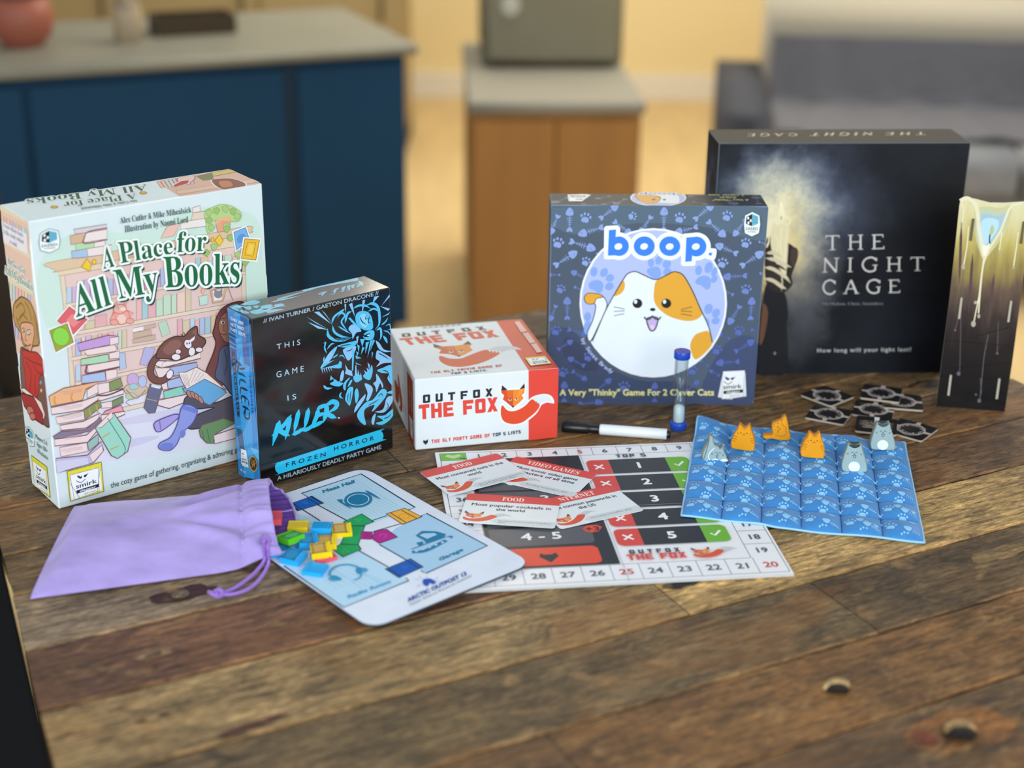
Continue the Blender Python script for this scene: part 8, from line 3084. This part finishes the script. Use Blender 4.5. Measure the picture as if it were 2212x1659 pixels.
TP = [('yellow', 0, -.2030, 1.3325, .0042, 93, 0, 6, 'yellow blank token at the back of the pile, nearest the bag mouth'), ('blue', 0, -.1798, 1.3310, .0042, 0, -8, 0, 'blue blank token with spine groove at the back of the pile'),
      ('yellow', 1, -.1610, 1.3285, .0030, 10, 4, 0, 'yellow printed token at the right end of the pile'), ('blue', 1, -.1905, 1.3020, .0058, 16, 6, 10, 'blue printed token leaning in the middle behind the green one'),
      ('yellow', 1, -.1725, 1.3030, .0035, 5, 0, 0, 'yellow printed token half hidden behind the front yellow one'), ('yellow', 1, -.1744, 1.2789, .0082, 12, 3, -4, 'yellow printed token in front, lying on a red token'),
      ('green', 1, -.2055, 1.3000, .0098, 136, 2, 8, 'bright green printed token on top of the pile'), ('blue', 1, -.2100, 1.2868, .0022, -10, 0, 0, 'blue printed token under the green one beside the bag'),
      ('blue', 1, -.1994, 1.2732, .0040, -20, 5, 3, 'blue printed token in front of the green one'), ('red', 0, -.1722, 1.2780, .0016, 30, 0, 0, 'red token underneath the front yellow one'),
      ('blue', 0, -.1770, 1.2525, .0016, -195, 0, 0, 'blue blank token nearest the camera'), ('red', 0, -.2280, 1.3340, .0128, 95, 0, 0, 'pink-red token poking out of the bag mouth'), ('red', 0, -.2345, 1.3120, .0110, 30, 0, 0, 'red token still inside the bag behind the pink one')]
tp = {}
for colr, prn, x, y, z, a_, tx, ty, lab in TP:
    if (colr, prn) in tp: o = copy_tree(tp[(colr, prn)])
    else: o = tp[(colr, prn)] = token(colr, prn, lab)
    o.location = (x, y, z+.0012); o.rotation_euler = (R(tx), R(ty), R(a_)); o['label'] = lab
# ------------------------------------------------------------------ background
navy = mat('navy_panel', '0E3A58', .6, .2, noise=.04, nscale=6); navd = mat('navy_gap', '07283E', .6, .3)
isl = thing('kitchen_island', 'navy blue kitchen island with grey stone countertop, far behind the white game box', 'kitchen island', (-1.2446, 3.845, FZ), math.atan2(.42, .98))
il = 1.055
m = MB(); m.box((-.55, .03, .1), (il-.02, .62, .885)); m.build('cabinet_body', navy, isl)
m = MB(); m.box((-.55, .08, 0), (il-.04, .6, .1)); m.build('toe_kick', navd, isl)
for x0, x1 in ((-.54, .02), (.04, .69), (.73, il-.03)):
    m = MB(); m.box((x0, .012, .13), (x1, .03, .86)); m.build('panel', navy, isl)
m = MB(); m.box((.69, .02, .1), (.73, .031, .87)); m.build('seam_strip', navd, isl)
m = MB(); pts = [V(p) for p in ((-.6, -.03), (il, -.03), (il, .66), (-.6, .66))]
m.prism(pts, V((0, 0, .915)), V((1, 0, 0)), V((0, 1, 0)), V((0, 0, 1)), .03, bev=.012); m.build('countertop', mat('grey_stone', '7E7C6E', .5, .4, noise=.08, nscale=8), isl)
def on_isl(x, y, z=.915): return isl.matrix_basis @ V((x, y, z))
bpy.context.view_layer.update()
p = on_isl(.07, .30); rc = thing('red_pot', 'red clay pot on the grey counter at far left', 'pot', p)
m = MB(); m.lathe([(.05, 0), (.075, .03), (.085, .08), (.07, .12), (.06, .125), (.055, .12)], None, 28); m.build('pot_body', mat('red_glaze', '9C5844', .5, .4), rc)
m = MB(); m.lathe([(.02, .125), (.07, .14), (.09, .19), (.06, .25), (.001, .27)], None, 20); m.build('pale_flower_head', mat('pale_petals', 'B8A8A4', .7, .2, noise=.2, nscale=30, bump=.4), rc)
p = on_isl(.34, .28); cj = thing('beige_canister', 'small beige canister on the island counter', 'canister', p)
m = MB(); m.lathe([(.034, 0), (.038, .004), (.038, .085), (.034, .09)], None, 28); m.build('canister_body', mat('beige_ceramic', 'A69478', .5, .4), cj)
m = MB(); m.lathe([(.036, .09), (.036, .1), (.01, .104), (.008, .114), (.001, .116)], None, 24); m.build('canister_lid', mat('beige_lid', '8C7C66', .5, .4), cj)
p = on_isl(.52, .36); ty_ = thing('dark_tray', 'long dark brown wooden tray on the island counter', 'tray', p, isl.rotation_euler.z)
m = MB(); m.box((-.10, -.06, 0), (.12, .06, .012)); m.build('tray_base', mat('dark_walnut', '40331E', .6, .3), ty_)
for a_, b_ in (((-.10, -.06, .012), (.12, -.052, .05)), ((-.10, .052, .012), (.12, .06, .05)), ((-.10, -.052, .012), (-.092, .052, .05)), ((.112, -.052, .012), (.12, .052, .05))):
    m = MB(); m.box(a_, b_); m.build('tray_side', mat('dark_walnut', '40331E', .6, .3), ty_)
kc_ = thing('kitchen_cabinet_run', 'long olive-tan kitchen cabinets along the back behind the island', 'cabinet', (-1.6, 6.6, FZ))
m = MB(); m.box((-1.8, 0, .1), (1.12, .6, .9)); m.build('carcass', olive, kc_)
m = MB(); m.box((-1.8, -.02, .9), (1.14, .6, .94)); m.build('worktop', mat('tan_worktop', 'B49C70', .5, .4), kc_)
m = MB(); m.box((-1.8, .05, 0), (1.12, .6, .1)); m.build('toe_kick', mat('dark_umber', '3A3224', .6, .3), kc_)
for i in range(5):
    d_ = MB(); x = -1.78+i*.58; d_.box((x, -.018, .12), (x+.56, 0, .88)); dd = d_.build('door', olive, kc_)
    h_ = MB(); h_.tube([(x+.5, -.03, .6), (x+.5, -.03, .75)], .006, 8); h_.build('handle', iron, dd)
cb = thing('wooden_cabinet', 'warm brown wooden cabinet with pale top, beyond the low white box', 'cabinet', (-.125, 4.36, FZ), R(3))
brn = mat('warm_brown_wood', 'A2733E', .6, .2, noise=.10, nscale=5, stretch=(3, 3, .4))
m = MB(); m.box((0, .02, .05), (.485, .95, .70)); m.build('carcass', brn, cb)
m = MB(); m.box((.03, .06, 0), (.455, .92, .05)); m.build('plinth', mat('dark_umber', '3A3224', .6, .3), cb)
for x0, x1 in ((.01, .238), (.246, .475)):
    d_ = MB(); d_.box((x0, .002, .07), (x1, .02, .68)); dd = d_.build('door', brn, cb)
m = MB(); m.prism([V(p) for p in ((-.01, -.01), (.495, -.01), (.495, .96), (-.01, .96))], V((0, 0, .735)), V((1, 0, 0)), V((0, 1, 0)), V((0, 0, 1)), .035, bev=.012); m.build('top_slab', mat('pale_stone', '8E8A7E', .6, .2, noise=.04, nscale=9), cb)
ap = thing('grey_oven', 'boxy olive-grey appliance with a pale dial on the brown cabinet', 'appliance', (-.105, 4.86, FZ+.735), R(3))
gm = mat('olive_grey_metal', '7C765E', .5, .4, noise=.04, nscale=8)
m = MB(); m.prism([V(p) for p in ((0, 0), (.435, 0), (.435, .42), (0, .42))], V((0, 0, .42)), V((1, 0, 0)), V((0, 1, 0)), V((0, 0, 1)), .41, bev=.02); m.build('housing', gm, ap)
m = MB(); m.box((.02, -.012, .03), (.415, 0, .38)); m.build('front_door', gm, ap)
Mx = Matrix.Translation((.085, -.012, .19)) @ Matrix.Rotation(pi/2, 4, 'X')
m = MB(); m.lathe([(.03, 0), (.03, .012), (.024, .016)], Mx, 24); m.build('glint', mat('pale_glint', 'B8B4A4', .5, .4), ap)  # pale disc stands in for a light reflection on the appliance front
so = thing('grey_sofa', 'long grey sofa behind the black game box at the right', 'sofa', (.80, 4.85, FZ), R(-6))
gs = mat('grey_sofa_cloth', '84868A', .85, .15, noise=.08, nscale=20); dk = mat('charcoal_cloth', '66666C', .85, .15, noise=.08, nscale=16)
def cushion(a_, b_, r, name, mt, parent):
    m = MB(); a_, b_ = V(a_), V(b_)
    m.prism([V((a_.x, a_.z)), V((b_.x, a_.z)), V((b_.x, b_.z)), V((a_.x, b_.z))], V((0, a_.y, 0)), V((1, 0, 0)), V((0, 0, 1)), V((0, -1, 0)), b_.y-a_.y, bev=r); return m.build(name, mt, parent)
cushion((.0, .05, .12), (2.4, .95, .34), .04, 'seat_base', gs, so); cushion((.0, .68, .34), (2.4, .98, .86), .08, 'backrest', mat('warm_grey_cloth', 'A49E90', .85, .15), so)
for i in range(3): cushion((.02+i*.79, .02, .34), (.79+i*.79, .72, .48), .045, 'seat_cushion', gs, so)
for x in (-.16, 2.4): cushion((x, .0, .1), (x+.16, .98, .6), .05, 'armrest', mat('slate_blue_cloth', '44464E', .85, .15), so)
for x in (.06, 2.3):
    for y in (.1, .9): l = MB(); l.box((x-.03, y-.03, 0), (x+.03, y+.03, .12)); l.build('leg', iron, so)
bpy.context.view_layer.update()
M0 = so.matrix_basis
bl = thing('throw_blanket', 'dark charcoal throw blanket spread along the grey sofa', 'blanket', M0 @ V((.0, .50, .485)), R(-6))
m = MB(); n1, n2 = 40, 30; vs = []; prof = [V(p) for p in ((-.28, .008), (-.1, .010), (.06, .012), (.125, .03), (.142, .10), (.150, .26))]; pr_ = smooth(prof, False, 6)
for j in range(n2+1):
    for i in range(n1+1):
        p = pr_[j]; wv = .006*(1+sin(i*.7+j*.15)); vs.append(V((.03+.97*i/n1, p.x-wv*(1 if j > 18 else 0), p.y+(wv if j <= 18 else 0))))
m.add(vs, [(j*(n1+1)+i, j*(n1+1)+i+1, (j+1)*(n1+1)+i+1, (j+1)*(n1+1)+i) for j in range(n2) for i in range(n1)], sm=True); m.build('cloth', dk, bl)
for i, (x, hx) in enumerate(((1.20, '5C6472'), (1.56, '6A7686'))):
    p = M0 @ V((x, .46, .49)); pi_ = thing('cushion', ('slate blue cushion on the sofa above the black box, the left one', 'paler blue-grey cushion on the sofa, the right one')[i], 'cushion', p, R(-6), 'cushions on the grey sofa')
    m = MB(); n1 = 20; vs = []
    for s_ in (1, -1):
        for j in range(n1+1):
            for k in range(n1+1):
                u, v = k/n1*2-1, j/n1*2-1; pu = (1-u*u)**.5*(1-v*v)**.5; vs.append(V((.17*u*(1-.06*(1-abs(v))**2), .07*s_*pu+.1*(v+1)*.5, .15*(v+1)+.0)))
    q = (n1+1)**2
    for s_, o_ in ((1, 0), (-1, q)): m.add(vs[o_:o_+q], [((j*(n1+1)+k, j*(n1+1)+k+1, (j+1)*(n1+1)+k+1, (j+1)*(n1+1)+k) if s_ < 0 else (j*(n1+1)+k, (j+1)*(n1+1)+k, (j+1)*(n1+1)+k+1, j*(n1+1)+k+1)) for j in range(n1) for k in range(n1)], sm=True)
    m.build('pillow_body', mat('cushion_cloth_%d' % i, hx, .85, .15, noise=.05), pi_)
chd = thing('dining_chair', 'dark wooden chair standing behind the table at far left', 'chair', (-.98, 2.25, FZ), R(20))
dkw = mat('dark_chair_wood', '241A12', .5, .4, noise=.15, nscale=12)
m = MB(); m.prism([V(p) for p in ((-.21, -.2), (.21, -.2), (.2, .2), (-.2, .2))], V((0, 0, .62)), V((1, 0, 0)), V((0, 1, 0)), V((0, 0, 1)), .035, bev=.01); m.build('seat', dkw, chd)
for x in (-.18, .18):
    for y in (-.17, .17): m = MB(); m.box((x-.018, y-.018, 0), (x+.018, y+.018, .585)); m.build('leg', dkw, chd)
for x in (-.19, .19): m = MB(); m.box((x-.018, .165, .62), (x+.018, .2, 1.02)); m.build('back_post', dkw, chd)
for z in (.72, .85, .97): m = MB(); m.box((-.172, .172, z-.03), (.172, .192, z+.03)); m.build('back_slat', dkw, chd)
